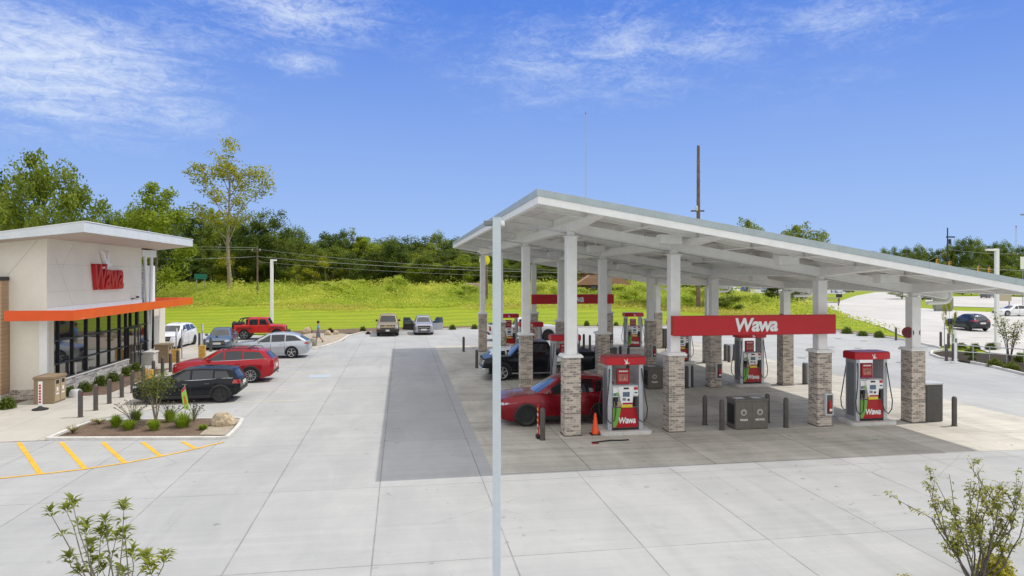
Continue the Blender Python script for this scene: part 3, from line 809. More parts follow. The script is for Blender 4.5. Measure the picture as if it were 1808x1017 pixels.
# cabinets between pairs of bollards (right hand column of each row)
for j, (px, py, lb) in enumerate([(1429.5, 678, 'light grey cabinet between two dark posts right of the second row pump'), (1288, 637, 'small light grey cabinet between two dark posts in third row'), (1212, 684, 'light grey cabinet edge and dark post behind second front column')]):
    c = G(px, py)
    t = thing('service_cabinet', lb, 'cabinet', c, TH, 'grey cabinets with twin posts')
    MB().bx(-.17, .17, -.12, .25, .03, 1.0).build('cabinet_body', M_lgrey, t, bevel=.01)
    MB().bx(-.19, .19, -.14, .27, 1.0, 1.03).build('cabinet_top', M_steel, t)
    for x in (-.29, .29):
        boll_mesh(1.04, .075).build('guard_post', M_boll, t, smooth=50).location = (x, .03, 0)
t = thing('utility_cabinet', 'dark square cabinet standing against the right front brick column', 'cabinet', W(12.83+.275+.40, .33), TH)
MB().bx(-.34, .34, -.30, .30, .02, 1.36).build('cabinet_body', M_cab, t, bevel=.01)
MB().bx(-.36, .36, -.32, .32, 1.36, 1.42).build('cabinet_lid', M_lgrey, t, bevel=.008)
MB().bx(-.30, .30, -.306, -.301, .1, 1.3).build('cabinet_door', M_cab, t)
t = thing('utility_cabinet', 'dark cabinet beside the far right brick column near the lawn', 'cabinet', W(12.83+.275+.40, 25.5), TH)
MB().bx(-.34, .34, -.30, .30, .02, 1.42).build('cabinet_body', M_cab, t, bevel=.01)
MB().bx(-.36, .36, -.32, .32, 1.42, 1.46).build('cabinet_lid', M_lgrey, t)

# fire extinguisher cabinets on the third column of each row
for j, s in enumerate(S_):
    for a in ((9.12,) if j != 2 else (9.12, )):
        t = thing('extinguisher_cabinet', f'small framed fire extinguisher box on the third brick column of the {bl_desc[j]}', 'extinguisher', W(a+.10, s-.006, .42), TH, 'extinguisher boxes on the columns')
        MB().bx(-.15, .15, -.14, .0, 0, .76).build('box_frame', M_lgrey, t, bevel=.008)
        MB().bx(-.105, .105, -.146, -.139, .05, .71).build('box_window', mat('box_dark', (.06, .055, .05), .2, coat=.6), t)
        MB().lathe([(.045, .12), (.05, .15), (.05, .44), (.03, .50), (.015, .53)], (0, -.155, 0), 12).build('extinguisher', M_red, t, smooth=50)
        MB().bx(-.05, .05, -.215, -.2, .16, .24).build('extinguisher_label', M_wtxt, t)
# round red emergency signs on the outer columns
for j, (a, s, z, ds, lb) in enumerate([(12.83, 0, 3.25, .27, 'right front'), (12.83, 8.41, 3.25, .27, 'right second row'),]):
    for sx_ in (-1, 1):
        t = thing('round_sign', f'round dark red sign on the {"left" if sx_ < 0 else "right"} side of the {lb} column', 'sign', W(a + sx_*.20, s+ds-.08, z), TH, 'round red signs on columns')
        t.rotation_euler.z = TH + .9*sx_; MB().lathe([(.20, -.02), (.20, .02)], (.06*sx_, 0, 0), 24, 'Y').build('sign_disc', mat('maroon', (.22, .02, .025), .5), t)
        MB().lathe([(.13, -.026), (.13, -.021)], (.06*sx_, 0, 0), 20, 'Y').build('sign_emblem', mat('dull_maroon', (.12, .02, .03), .5), t)
for (a, s, z, lb) in [(0, 0, 3.32, 'first front'), (0, 8.41, 3.5, 'second row left'), (0, 25.23, 3.5, 'back row left'), (12.83, 16.82, 3.5, 'third row right'), (12.83, 25.23, 3.5, 'back row right')]:
    t = thing('flat_sign', f'small narrow red and grey notice on the white shaft of the {lb} column', 'sign', W(a+.19, s+.25, z), TH, 'small notices on columns')
    MB().bx(-.012, .02, -.16, .16, -.24, .24).build('notice_plate', M_lgrey, t)
    MB().extr([(-.13, 0), (0, -.18), (.13, 0), (0, .18)], lambda y, z: (.021, y, z), lambda y, z: (.025, y, z)).build('notice_diamond', M_red, t)
# traffic cone
t = thing('traffic_cone', 'bright orange traffic cone beside the front left fuel pump', 'cone', G(1051, 767), TH)
MB().bx(-.17, .17, -.17, .17, 0, .035).build('cone_base', M_black, t, bevel=.01)
MB().lathe([(.13, .035), (.125, .05), (.035, .70), (.028, .715)], n=20).build('cone_body', M_cone, t, smooth=50)
# hose lying on the ground by the island
b = MB(); pts = [G(1045, 783), G(1062, 781), G(1078, 779), G(1095, 779), G(1110, 778)]
b.tube([p + Vector((0, 0, .03)) for p in pts], .022, 7)
tag(b.build('loose_hose', M_black, smooth=60), 'thin dark hose lying on the paving in front of the left pump island', 'hose')
t = thing('hose_fitting', 'small flat red fitting lying at the end of the loose hose', 'fitting', G(1050, 784), .2)
MB().bx(-.09, .09, -.022, .022, 0, .035).build('fitting_body', M_dred, t, bevel=.01); MB().bx(.09, .14, -.015, .015, .01, .03).build('fitting_nozzle', M_black, t)
#%%STORE

# ================================================================== STORE
st = thing('store_building', 'cream convenience store with tall dark windows and a white overhanging roof', 'store', W(-20.63, 10.12), TH)
def ypx(px):                                     # position along the front wall seen at a pixel column
    k = (px-904)/F; a = -20.63
    # 2.01+.987a-.159s = k(22.59+.159a+.987s)
    s = (2.01 + CT*a - k*(22.59 + ST*a))/(k*CT + ST)
    return s - 10.12
Yend = 10.8
def zb(x): return 7.13 + .11*(x-2.0)
def zt(x): return 7.56 + .15*(x-2.0)
# upper walls (front and the one facing the pumps lane)
b = MB(); b.extr([(-13, 3.40), (0, 3.40), (0, zb(0)-.004), (-13, zb(-13))], lambda x, z: (x, 0, z), lambda x, z: (x, Yend, z)); b.build('upper_wall', M_wall, st)
b = MB(); b.bx(-1.46, -.02, .04, .5, .42, 3.395); b.bx(-.30, .0, .5, .62, .42, 3.395); b.build('lower_wall', M_wall, st)
b = MB(); b.bx(-.30, .012, .0, .135, .42, 3.39); b.build('corner_quoin', M_white, st)
b = MB(); b.bx(-1.46, .03, -.03, .6, 0, .39); b.bx(-1.46, .045, -.045, .6, .39, .425); b.build('stone_base', M_brick, st)
b = MB(); b.bx(-13, -.5, .7, 16.4, 0, 3.39); b.build('rear_block', M_wall, st)
b = MB(); b.bx(-9, -1.48, -.55, 8, .30, 5.10); b.build('siding_wing', M_siding, st)
b = MB(); b.bx(-9, -1.45, -.60, 8, 5.10, 5.27); b.build('wing_coping', M_frame, st)
b = MB(); b.bx(-9, -1.46, -.60, 8, 0, .30); b.build('wing_base', M_kerb, st)
b = MB()                                        # control joints in the render
for (x0, z0_, x1, z1_) in [(-.35, 6.85, -1.55, 5.3)]:
    b.add([(x0, -.003, z0_), (x0+.02, -.003, z0_), (x1+.02, -.003, z1_), (x1, -.003, z1_)], [(0, 1, 2, 3)])
for (ya, z0_, yb_, z1_) in [(2.45, 6.80, 1.30, 5.65), (.75, 6.10, 2.35, 3.95)]:
    b.add([(.003, ya, z0_), (.003, ya+.02, z0_), (.003, yb_+.02, z1_), (.003, yb_, z1_)], [(0, 1, 2, 3)])
for z_ in (4.6, 5.8):
    b.add([(.0025, .1, z_), (.0025, Yend-.1, z_), (.0025, Yend-.1, z_+.008), (.0025, .1, z_+.008)], [(0, 1, 2, 3)])
b.build('wall_joint', mat('joint_grey', (.42, .40, .36), .8), st, fix=False)
# roof
b = MB(); b.extr([(-13, zb(-13)), (2.0, zb(2.0)), (2.0, zt(2.0)), (-13, zt(-13))], lambda x, z: (x, -1.25, z), lambda x, z: (x, 13.7, z)); b.build('roof_slab', M_rooft, st)
b = MB(); b.add([(-12.9, -1.18, zb(-12.9)-.006), (1.93, -1.18, zb(1.93)-.006), (1.93, 13.6, zb(1.93)-.006), (-12.9, 13.6, zb(-12.9)-.006)], [(3, 2, 1, 0)]); b.build('soffit', M_soffit, st)
b = MB(); b.bx(-13.02, 2.03, -1.28, 13.73, 0, .03); b.v = [(x, y, z + zt(x) + .002) for x, y, z in b.v]; b.build('roof_edge_trim', M_white, st)
# orange canopy band
x0, x1, y0, y1 = -1.12, 1.50, -1.03, 15.45
b = MB(); zz0, zz1 = 3.43, 3.86
b.bx(x0, x1, y0, y0+.09, zz0, zz1); b.bx(x1-.09, x1, y0+.09, y1, zz0, zz1); b.bx(-2.2, x1-.09, y1-.09, y1, zz0, zz1)
b.build('orange_band', M_orange, st, bevel=.008)
b = MB(); b.bx(x0, -.02, y0+.091, -.002, 3.50, 3.60); b.bx(.002, x1-.091, y0+.091, y1-.091, 3.50, 3.60); b.build('canopy_slab', M_rooft, st)
b = MB(); b.bx(.002, .03, .0, Yend, 3.60, 3.92); b.build('wall_flashing', M_white, st)
# glazing
b = MB(); b.bx(-.14, -.10, .14, 12.75, .66, 3.40); b.build('window_glass', M_glassd, st)
ms = [(86, .05), (106, .05), (131, .06), (155.5, .09), (177, .05), (196, .05), (214, .09), (225, .05), (233, .05), (245, .20), (260, .06), (272, .16)]
for px, w_ in ms:
    y_ = ypx(px); b = MB(); b.bx(-.16, -.02, y_-w_/2, y_+w_/2, .65, 3.40); b.build('mullion', M_frame, st)
for z_ in (.65, 1.35, 2.38, 3.33):
    b = MB(); b.bx(-.155, -.03, .14, 12.7, z_, z_+.07); b.build('transom', M_frame, st)
b = MB(); b.bx(-.30, .04, .14, 8.85, 0, .62); b.build('knee_wall', M_stone, st)
b = MB(); b.bx(-.30, .07, .14, 8.86, .62, .66); b.build('knee_wall_cap', M_kerb, st)
# door leaves
for ya, yb_ in ((8.92, 9.82), (9.86, 10.72)):
    b = MB()
    b.bx(-.06, -.0, ya, ya+.07, .02, 2.36); b.bx(-.06, -.0, yb_-.07, yb_, .02, 2.36); b.bx(-.06, .0, ya+.07, yb_-.07, .02, .24); b.bx(-.06, .0, ya+.07, yb_-.07, 2.28, 2.36)
    d = b.build('door', M_frame, st)
    MB().bx(-.045, -.02, ya+.07, yb_-.07, .24, 2.28).build('door_glass', M_glassd, d)
    MB().tube([(.04, yb_-.12, .9), (.04, yb_-.12, 1.3)], .015, 6).build('door_handle', M_steel, d)
# dark backing strip below the window glass
b = MB(); b.bx(-.16, -.145, .14, 12.7, .0, .64); b.build('sill_back', M_frame, st)
# portico at the far corner
b = MB(); b.bx(-.75, .05, 10.82, 13.1, 6.42, zb(-.75)-.01); b.build('portico_beam', M_white, st, bevel=.01)
for (ya, yb_, xx) in ((11.5, 12.2, -.06), (12.6, 12.3, -.06)):
    b = MB(); b.tube([(xx, ya, 6.42), (xx, yb_, .80)], .095, 10); b.build('slanted_column', M_white, st, smooth=50)
b = MB(); b.bx(-2.2, -.45, 11.0, 14.2, 3.41, 5.95); b.build('stone_tower', M_stone, st)
b = MB(); b.bx(-2.2, -.41, 12.4, 14.25, 3.61, 5.90); b.build('tower_panel', M_white, st)
b = MB(); b.bx(-.45, .55, 11.1, 13.2, 0, .72); b.build('column_plinth', M_kerb, st); MB().bx(-.5, .6, 11.05, 13.25, .72, .80).build('plinth_cap', M_white, st)
# lettering and bird
logo(st, M_red, (.12, 5.92, 5.24), 3.5, 1.30, PI/2, .09, .022, .38, .78)
b = MB(); b.extr([(x*1.15, z*.95) for x, z in GOOSE], lambda x, z: (.03, 5.75+x, 6.12+z), lambda x, z: (.20, 5.75+x, 6.12+z)); b.build('bird_emblem', M_white, st)
b = MB(); b.bx(.03, .15, 9.9, 10.05, 4.02, 4.12); b.bx(.03, .12, 9.2, 9.5, 3.98, 4.03); b.build('wall_lamp', M_frame, st)

# things in front of the store
def store_bin(px, py, label, sc=1.0):
    t = thing('waste_bin', label, 'bin', G(px, py), TH)
    MB().bx(-.38, .38, 0, 1.05, .02, 1.02).build('bin_body', M_tan, t, bevel=.015)
    MB().bx(-.41, .41, -.03, 1.08, 1.02, 1.14).build('bin_top', M_tan, t, bevel=.02)
    for yy in (.29, .77):
        p = MB().bx(.381, .392, yy-.21, yy+.21, .08, 1.0).build('bin_door', M_ltan, t)
        MB().bx(.393, .397, yy-.12, yy+.12, .80, .96).build('bin_opening', M_black, p)
        MB().bx(.393, .396, yy-.07, yy+.07, .50, .66).build('door_emblem', M_wtxt, p)
        MB().bx(.393, .396, yy-.12, yy+.12, .36, .42).build('door_caption', M_wtxt, p)
    return t
store_bin(77, 714, 'tan double waste bin on the pavement by the near corner of the store')
store_bin(285, 641.5, 'tan waste bin further along the store front by the slanted columns')
t = thing('portable_sign', 'slim red and white upright sign on a black rubber foot near the tan bin', 'sign', G(71, 724), .1)
MB().lathe([(.30, 0), (.29, .05), (.12, .10), (.04, .16)], n=8).build('rubber_foot', M_black, t)
b = MB().bx(-.075, .075, -.02, .02, .16, 1.12); b.build('sign_panel', M_wtxt, t, bevel=.01)
b = MB()
for k in range(7): b.bx(-.04, .04, -.026, -.021, .28+.11*k, .35+.11*k+.01*(k % 2))
b.build('panel_lettering', M_red, t)
t = thing('pole_base', 'white round weighted base with thin pole beside the shrubs', 'stand', G(134, 701), 0)
MB().lathe([(.26, 0), (.26, .22), (.20, .32), (.05, .36)], n=18).build('weight', M_lgrey, t, smooth=40)
MB().tube([(0, 0, .36), (0, 0, 1.5)], .018, 8).build('pole', M_steel, t)
bp = [(142, 737), (169, 725), (193, 713), (215, 702), (234, 694), (253, 684), (271, 673), (287, 665), (301, 657), (314, 650), (352, 612), (361, 625), (372, 621), (383, 617), (396, 612)]
for i, (px, py) in enumerate(bp):
    nm = ['nearest', 'second', 'third', 'fourth', 'fifth', 'sixth', 'seventh', 'eighth', 'ninth', 'tenth'][i] if i < 10 else None
    if nm: lb = f'{nm} grey bollard counted from the near end of the store front row'
    else: lb = ['grey bollard by the accessible sign beyond the black hatchback', 'first bollard of the short row before the blue sedan', 'second bollard of the short row before the blue sedan', 'third bollard of the short row before the blue sedan', 'last bollard of the short row before the blue sedan'][i-10]
    o = bollard(G(px, py) + Vector((0, 0, .012)), lb, 'bollards in front of the store', .98)
    if i < 6:
        MB().bx(.084, .088, -.03, .03, .86, .93).build('reflector', M_dred, o)
def post_sign(px, py, h_, label, blk=True):
    t = thing('sign_post', label, 'sign post', G(px, py), TH)
    MB().bx(-.03, .03, -.03, .03, 0, h_).build('post', M_steel, t)
    MB().bx(.031, .042, -.15, .15, h_-.46, h_-.02).build('sign_plate', M_lgrey, t)
    if blk:
        MB().bx(-.20, .20, -.12, .12, 0, .82).build('yellow_board', mat('board_amber', (.62, .36, .07), .6, var=.35, vscale=6), t, bevel=.01)
post_sign(262, 683, 1.0, 'amber yellow board standing between the bollards in front of black hatchback')
post_sign(311, 640, 2.1, 'thin steel post with a small amber board near the red car bonnet')
post_sign(357, 632, 2.2, 'tall pale sign post with amber board left of the silver crossover')
post_sign(321, 634, 1.9, 'plain thin steel post near the white vehicle wheel', False)
# rubber feet etc: lime advert flag in the island
t = thing('feather_flag', 'small lime green and pink advertising flag planted in the island bed', 'flag', G(327, 748), 0); t.scale = (.78, .78, .9)
MB().tube([(0, 0, 0), (0, 0, .5), (-.02, 0, 1.55)], .012, 6).build('flag_pole', M_steel, t)
b = MB(); fl = [(-.02, 1.52), (.04, 1.30), (.12, .95), (.17, .62), (.12, .55), (-.06, .60), (-.12, .85), (-.17, 1.15), (-.19, 1.30)]
b.extr(fl, lambda x, z: (x, -.006, z), lambda x, z: (x, .006, z)); fg = b.build('flag_cloth', M_lime, t)
b = MB(); b.extr([(-.02, 1.51), (.02, 1.38), (-.18, 1.22), (-.185, 1.29)], lambda x, z: (x, -.010, z), lambda x, z: (x, -.007, z)); b.build('flag_tip', mat('flag_pink', (.62, .03, .12), .6), t)
b = MB(); b.extr([(-.09, 1.1), (.0, 1.12), (.08, .8), (-.02, .76)], lambda x, z: (x, -.010, z), lambda x, z: (x, -.007, z)); b.build('flag_print', mat('flag_orange', (.7, .2, .03), .6), t)

# ================================================================== LIGHT POLES, UTILITY POLES
t = thing('light_pole', 'tall square pale light pole standing in the foreground before the canopy', 'lamp post', Vector(((877-904)/F*11.0, 11.0, 0)), 0)
hp_ = CH + (HZ-385)*11.0/F
MB().bx(-.065, .065, -.065, .065, .02, hp_).build('pole_shaft', M_pole, t, bevel=.008)
MB().bx(-.068, .068, -.068, .068, hp_, hp_+.012).build('pole_cap', M_pole, t)
MB().bx(-.20, .20, -.20, .20, .0, .03).build('base_plate', M_pole, t)
MB().bx(-.21, -.066, -.03, .35, hp_-.11, hp_-.04).build('lamp_head', M_dsteel, t, bevel=.01)
MB().bx(.066, .125, -.05, .30, hp_-.115, hp_-.05).build('lamp_head', M_white, t, bevel=.01)
def lamp(name, label, base, ztop, arm, w=.12):
    t = thing(name, label, 'lamp post', base, 0)
    MB().bx(-w/2, w/2, -w/2, w/2, 0, ztop).build('pole_shaft', M_white, t)
    MB().lathe([(.26, 0), (.26, .5), (.24, .52)], n=14).build('footing', M_kerb, t)
    x0, x1 = sorted((w/2*(1 if arm > 0 else -1), arm))
    MB().bx(x0, x1, -.12, .12, ztop-.16, ztop-.02).build('lamp_head', M_white, t, bevel=.02)
    return t
p = G(480, 583); lamp('light_pole', 'white light pole at the lawn edge above the silver crossover', p, CH + (HZ-458)*p.y/F, .45, .24)
p = G(1760, 617); lamp('light_pole', 'tall white light pole by the roadside planting on the right', p, CH + (HZ-439)*p.y/F, -.75, .22)
def at(px, py, Y): return Vector(((px-904)/F*Y, Y, CH - (py-HZ)*Y/F))
def pole(name, label, px, ytop, Y, r, m_=None, cat='utility pole'):
    top = at(px, ytop, Y); g_ = gz(top.x, Y)
    t = thing(name, label, cat, (top.x, Y, g_), 0)
    MB().tube([(0, 0, -.2), (0, 0, top.z-g_)], r, 8, r2=r*.62).build('pole_shaft', m_ or M_wood, t, smooth=50)
    return t, top.z-g_
t, h_ = pole('utility_pole', 'very tall bare wooden pole rising behind the canopy roof', 1233, 257, 92, .32)
MB().bx(-1.0, .8, -.1, .1, h_*.60-.1, h_*.60+.1).build('cross_arm', M_wood, t); MB().lathe([(.16, h_*.60), (.18, h_*.60+.55), (.10, h_*.60+.65)], (-.3, -.3, 0), 10).build('transformer', M_lgrey, t)
for k in range(5): MB().bx(-.34, .34, -.03, .03, h_*(.66+.06*k), h_*(.66+.06*k)+.05).build('step_peg', M_wire, t)
t, h_ = pole('utility_pole', 'short weathered utility pole in the meadow left of the light pole', 454.5, 434, 105, .17)
MB().bx(-.9, .5, -.07, .07, h_-.9, h_-.75).build('cross_arm', M_wood, t); MB().bx(-.1, 1.2, -.04, .04, h_-2.7, h_-2.6).build('side_arm', M_wood, t)
for x in (-.8, 0, .4): MB().lathe([(.06, h_-.75), (.08, h_-.55), (.03, h_-.45)], (x, 0, 0), 8).build('insulator', M_lgrey, t)
t, h_ = pole('utility_pole', 'dark utility pole with a short cross arm against the far woods', 1673, 402, 150, .20, M_frame)
MB().bx(-.3, 1.6, -.1, .1, h_-2.2, h_-1.9).build('cross_arm', M_frame, t); MB().lathe([(.25, h_-3.6), (.28, h_-2.6), (.2, h_-2.5)], (.5, 0, 0), 10).build('transformer', M_frame, t)
t, h_ = pole('sign_pole', 'rounded yellow sign on a brown pole seen past the canopy corner', 859, 462, 100, .28, M_wood, 'sign')
b = MB(); b.lathe([(.75, -.16), (.8, 0), (.75, .16)], (-.3, 0, h_+.2), 20, 'Y'); b.build('yellow_sign', mat('sign_yellow', (.75, .70, .03), .4), t)
# lattice masts
def mast(label, px, ytop, Y, w):
    top = at(px, ytop, Y); g_ = gz(top.x, Y); H_ = top.z - g_
    t = thing('radio_mast', label, 'mast', (top.x, Y, g_), 0)
    b = MB()
    for k in range(3): a = 2*PI*k/3; b.tube([(w*math.cos(a), w*math.sin(a), 0), (w*math.cos(a), w*math.sin(a), H_)], w*.10, 4)
    nseg = 34
    for i in range(nseg):
        za, zb_ = H_*i/nseg, H_*(i+1)/nseg
        for k in range(3):
            a, c = 2*PI*k/3, 2*PI*(k+1)/3
            if i % 2: a, c = c, a
            b.tube([(w*math.cos(a), w*math.sin(a), za), (w*math.cos(c), w*math.sin(c), zb_)], w*.06, 3)
    b.build('lattice', mat('mast_grey', (.46, .44, .45), .6), t)
    MB().lathe([(w*.5, H_), (w*.6, H_+w*2), (w*.1, H_+w*3)], n=8).build('beacon', M_dred, t)
    return t
mast('thin distant radio mast rising above the canopy into the sky', 1034, 202, 420, .48)
mast('thin distant radio mast above the woods at the right edge', 1794, 402, 330, .38)
# overhead cables
def cable(label, a, b_, sag, r=.03):
    r *= .62; pts = []
    for k in range(17):
        u_ = k/16; p = a.lerp(b_, u_); p.z -= sag*4*u_*(1-u_); pts.append(p)
    o = MB().tube(pts, r, 4, cap=False).build('overhead_cable', M_wire)
    return tag(o, label, 'cable', 'overhead power lines')
cable('highest overhead cable crossing the trees behind the store roof', at(-80, 378, 92), at(454, 437, 105), 1.2, .035)
cable('second overhead cable crossing the trees just under the highest', at(-80, 386, 92), at(454, 440, 105), 1.4, .035)
cable('lower pale cable running past the store roof corner', at(-60, 436, 92), at(454, 453, 105), .9, .05)
cable('upper cable from the meadow pole toward the canopy', at(454, 440, 105), at(1233, 476, 92), 1.2, .03)
cable('middle cable from the meadow pole toward the canopy', at(454, 453, 105), at(1233, 482, 92), .8, .045)
cable('lowest cable from the meadow pole toward the canopy', at(454, 462, 105), at(1233, 490, 92), .8, .025)
cable('cable slanting down to the far roadside pole on the right', at(1500, 520, 120), at(1673, 443, 150), .4, .035)
cable('upper cable between the dark pole and the right edge', at(1673, 440, 150), at(1900, 441, 150), 1.0, .035)
cable('signal span cable carrying the yellow traffic lights', at(1600, 465, 130), at(1900, 480, 120), .3, .045)
for i, (px, py) in enumerate([(1655, 461), (1677, 465), (1728, 474), (1747, 476)]):
    p = at(px, py, 126)
    t = thing('traffic_light', ['leftmost yellow traffic light just above the canopy roof', 'small yellow traffic light beside the dark utility pole', 'yellow traffic light third from left on the span cable', 'yellow traffic light nearest the white light pole'][i], 'traffic light', p, 0)
    MB().bx(-.20, .20, -.16, .16, -.75, .35).build('signal_body', mat('signal_yellow', (.62, .33, .03), .5), t, bevel=.03)
    for k in range(3): MB().lathe([(.11, -.30), (.12, -.165)], (0, 0, .15-.35*k), 10, 'Y').build('signal_hood', M_black, t)
    MB().tube([(0, 0, .35), (0, 0, .9)], .03, 5).build('hanger', M_wire, t)
for (px, py, Y, d, lb) in [(1808, 379, 60, -1, 'street lamp arm reaching in at the right edge of the sky'), (1432, 408, 95, 1, 'small street lamp head behind the canopy roof')]:
    p = at(px, py, Y); g_ = gz(p.x, Y)
    t = thing('street_lamp', lb, 'street lamp', (p.x, Y, 0), 0)
    x0 = 1.6 if d < 0 else -1.0
    MB().tube([(x0, 0, 0), (x0, 0, p.z-.6), (x0+.25*d, 0, p.z-.15), (x0+.9*d, 0, p.z)], .07, 8).build('mast_arm', M_wire, t)
    b = MB().tube([(x0+.9*d, 0, p.z), (x0+1.2*d, 0, p.z+.04), (x0+1.9*d, 0, p.z)], [.05, .13, .06], 8); b.build('lamp_head', M_dsteel, t)
t = thing('road_sign', 'small green highway sign at the foot of the trees', 'sign', at(354, 489, 112) - Vector((0, 0, .6)), 0)
MB().bx(-1.0, 1.0, -.03, .03, .25, 1.1).build('sign_plate', mat('highway_green', (.02, .20, .15), .5), t)
for x in (-.7, .7): MB().bx(x-.05, x+.05, .03, .1, -1.6, 1.0).build('sign_leg', M_wire, t)
t = thing('road_sign', 'white regulatory sign cut by the right edge below the mast', 'sign', at(1806, 462, 110), 0)
MB().bx(-.4, .6, -.03, .03, -1.2, .8).build('sign_plate', M_wtxt, t); MB().bx(.0, .1, .03, .1, -8, .7).build('sign_leg', M_wire, t)
# house behind the meadow
p = at(1066, 492, 108); t = thing('house', 'small brown roofed house half hidden by trees beyond the meadow', 'house', (p.x, 108, gz(p.x, 108)), 0)
hh = p.z - gz(p.x, 108)
MB().bx(-3.6, 3.6, 0, 6, -.5, hh-.9).build('house_wall', mat('house_dark_brick', (.10, .06, .045), .8, var=.2), t)
b = MB(); b.extr([(-4.2, hh-1.0), (4.2, hh-1.0), (4.2, hh-.8), (2.2, hh+.55), (-2.2, hh+.55), (-4.2, hh-.8)], lambda x, z: (x, -.6, z), lambda x, z: (x*.9, 6.6, z)); b.build('house_roof', mat('house_roof_brown', (.34, .19, .13), .85, var=.15), t)
for x in (-2, 1.2): MB().bx(x, x+.8, -.03, -.001, hh-2.0, hh-1.2).build('window', M_glassd, t)
p = at(835, 503, 112); t = thing('shed', 'low pale roofed shed peeking over the meadow weeds', 'shed', (p.x, 112, gz(p.x, 112)), 0)
hh = p.z - gz(p.x, 112)
MB().bx(-1.5, 1.5, 0, 3, -.4, hh-.4).build('shed_wall', M_cab, t); MB().extr([(-1.8, hh-.4), (1.8, hh-.4), (1.2, hh+.25), (-1.2, hh+.25)], lambda x, z: (x, -.3, z), lambda x, z: (x, 3.3, z)).build('shed_roof', mat('shed_roof_tan', (.45, .34, .28), .8), t)
# rail, posts and bits by the entrance on the right
t = thing('hand_rail', 'light grey tubular rail running along the planting bed to the right edge', 'railing', G(1690, 636), 0)
o0 = G(1690, 636); e1, e2 = G(1808, 645), G(1900, 650)
for hh in (.95, .55):
    MB().tube([(0, 0, hh), (*(e1-o0).xy, hh), (*(e2-o0).xy, hh)], .03, 8).build('rail', M_steel, t)
for u_ in (.0, .25, .5, .75, 1.0):
    q_ = (e1-o0)*u_; MB().tube([(q_.x, q_.y, 0), (q_.x, q_.y, .95)], .025, 6).build('rail_post', M_steel, t)
t = thing('marker_post', 'tall white post with a spread foot by the planting bed tip', 'post', G(1687, 641), 0)
MB().bx(-.05, .05, -.05, .05, .05, 2.0).build('post_shaft', M_white, t); MB().bx(-.07, .07, -.06, -.05, 1.25, 1.5).build('post_plate', M_dsteel, t)
b = MB(); b.prism([(-.3, -.2), (.3, -.1), (.25, .2), (-.2, .2)], 0, .05); b.build('post_foot', M_lgrey, t)
for i, (px, py, hh) in enumerate([(1582, 601, 1.0), (1661, 613, 1.1), (1674.5, 615, 1.05), (1671, 637, 1.0), (1683, 637, 1.05)]):
    bollard(G(px, py), ['dark bollard on the grass verge left of the round sign column', 'dark bollard by the road right of the round sign column', 'dark bollard beside the thin young tree', 'dark bollard at the planting bed tip, left of the pair', 'dark bollard at the planting bed tip, right of the pair'][i], 'bollards by the entrance', hh)
t = thing('marker_bollard', 'dark post with a yellow band beside the right front column', 'bollard', G(1607, 605), 0)
boll_mesh(1.6).build('post_shaft', M_boll, t, smooth=50); MB().bx(.09, .22, -.06, .06, .05, .75).build('yellow_band', M_ybar, t)
t = thing('pipe_post', 'thin white pole standing on the verge behind the right front column', 'post', G(1604.5, 600), 0)
MB().tube([(0, 0, 0), (0, 0, 5.0)], .035, 6).build('post_shaft', M_wire, t)
t = thing('gate_arm', 'small grey metal frame standing on the verge near the young tree', 'frame', G(1670, 618), 0)
MB().tube([(-.1, 0, 0), (-.1, 0, 1.9), (.5, 0, 1.7), (.5, 0, 0)], .03, 6).build('frame_tube', M_wire, t)
t = thing('mailbox', 'black mailbox on a post by the distant driveway', 'mailbox', G(1482, 535.5), 0)
MB().bx(-.06, .06, -.06, .06, 0, 1.1).build('mailbox_post', M_wood, t); MB().bx(-.55, .45, -.25, .25, 1.1, 1.75).build('mailbox_body', M_black, t, bevel=.08)
t = thing('plank_fence', 'low grey plank fence in the far grass near the driveway', 'fence', G(1447, 540), 0)
for z_ in (.5, 1.25): MB().bx(-3.4, 3.4, -.04, .04, z_, z_+.18).build('rail', mat('fence_grey', (.33, .30, .26), .85), t)
for x in (-3.3, 0, 3.3): MB().bx(x-.08, x+.08, .04, .16, 0, 1.5).build('fence_post', M_wood, t)
t = thing('guard_rail', 'pale low rail in the meadow left of the dark evergreen', 'fence', G(1358, 541), 0)
MB().bx(-4.5, 3.4, -.04, .04, 1.1, 1.35).build('rail', M_lgrey, t)
for x in (-4.3, -1.5, 1, 3.3): MB().bx(x-.08, x+.08, .04, .16, 0, 1.3).build('fence_post', M_wood, t)
t = thing('utility_box', 'pale utility cabinet behind the thin young tree across the road', 'box', G(1665, 549), 0)
MB().bx(-1.3, 1.3, -.4, .4, .3, 2.0).build('box_body', mat('box_olive', (.22, .24, .17), .6), t, bevel=.03); MB().bx(-1.2, 1.2, -.3, .3, 0, .3).build('box_feet', M_dsteel, t)
t = thing('yard_sign', 'tan board sign on two legs beyond the white sedan', 'sign', G(1771, 541), 0)
MB().bx(-1.4, 1.4, -.05, .05, .9, 2.2).build('sign_plate', mat('board_tan', (.45, .40, .28), .7), t)
for x in (-1.1, 1.1): MB().bx(x-.06, x+.06, .05, .14, 0, 2.3).build('sign_leg', M_wood, t)
t = thing('far_building', 'low pale building with a white door frame behind the distant parked cars', 'building', G(1340, 511), 0)
MB().bx(-2.6, 2.8, 0, 6, 0, 3.2).build('building_wall', mat('far_wall', (.35, .36, .37), .8), t); MB().bx(1.6, 2.1, -.1, -.02, 0, 3.2).build('door_frame', M_white, t); MB().bx(-2.8, 3.0, -.3, 6.2, 3.2, 3.5).build('building_roof', M_dsteel, t)
#%%CARS

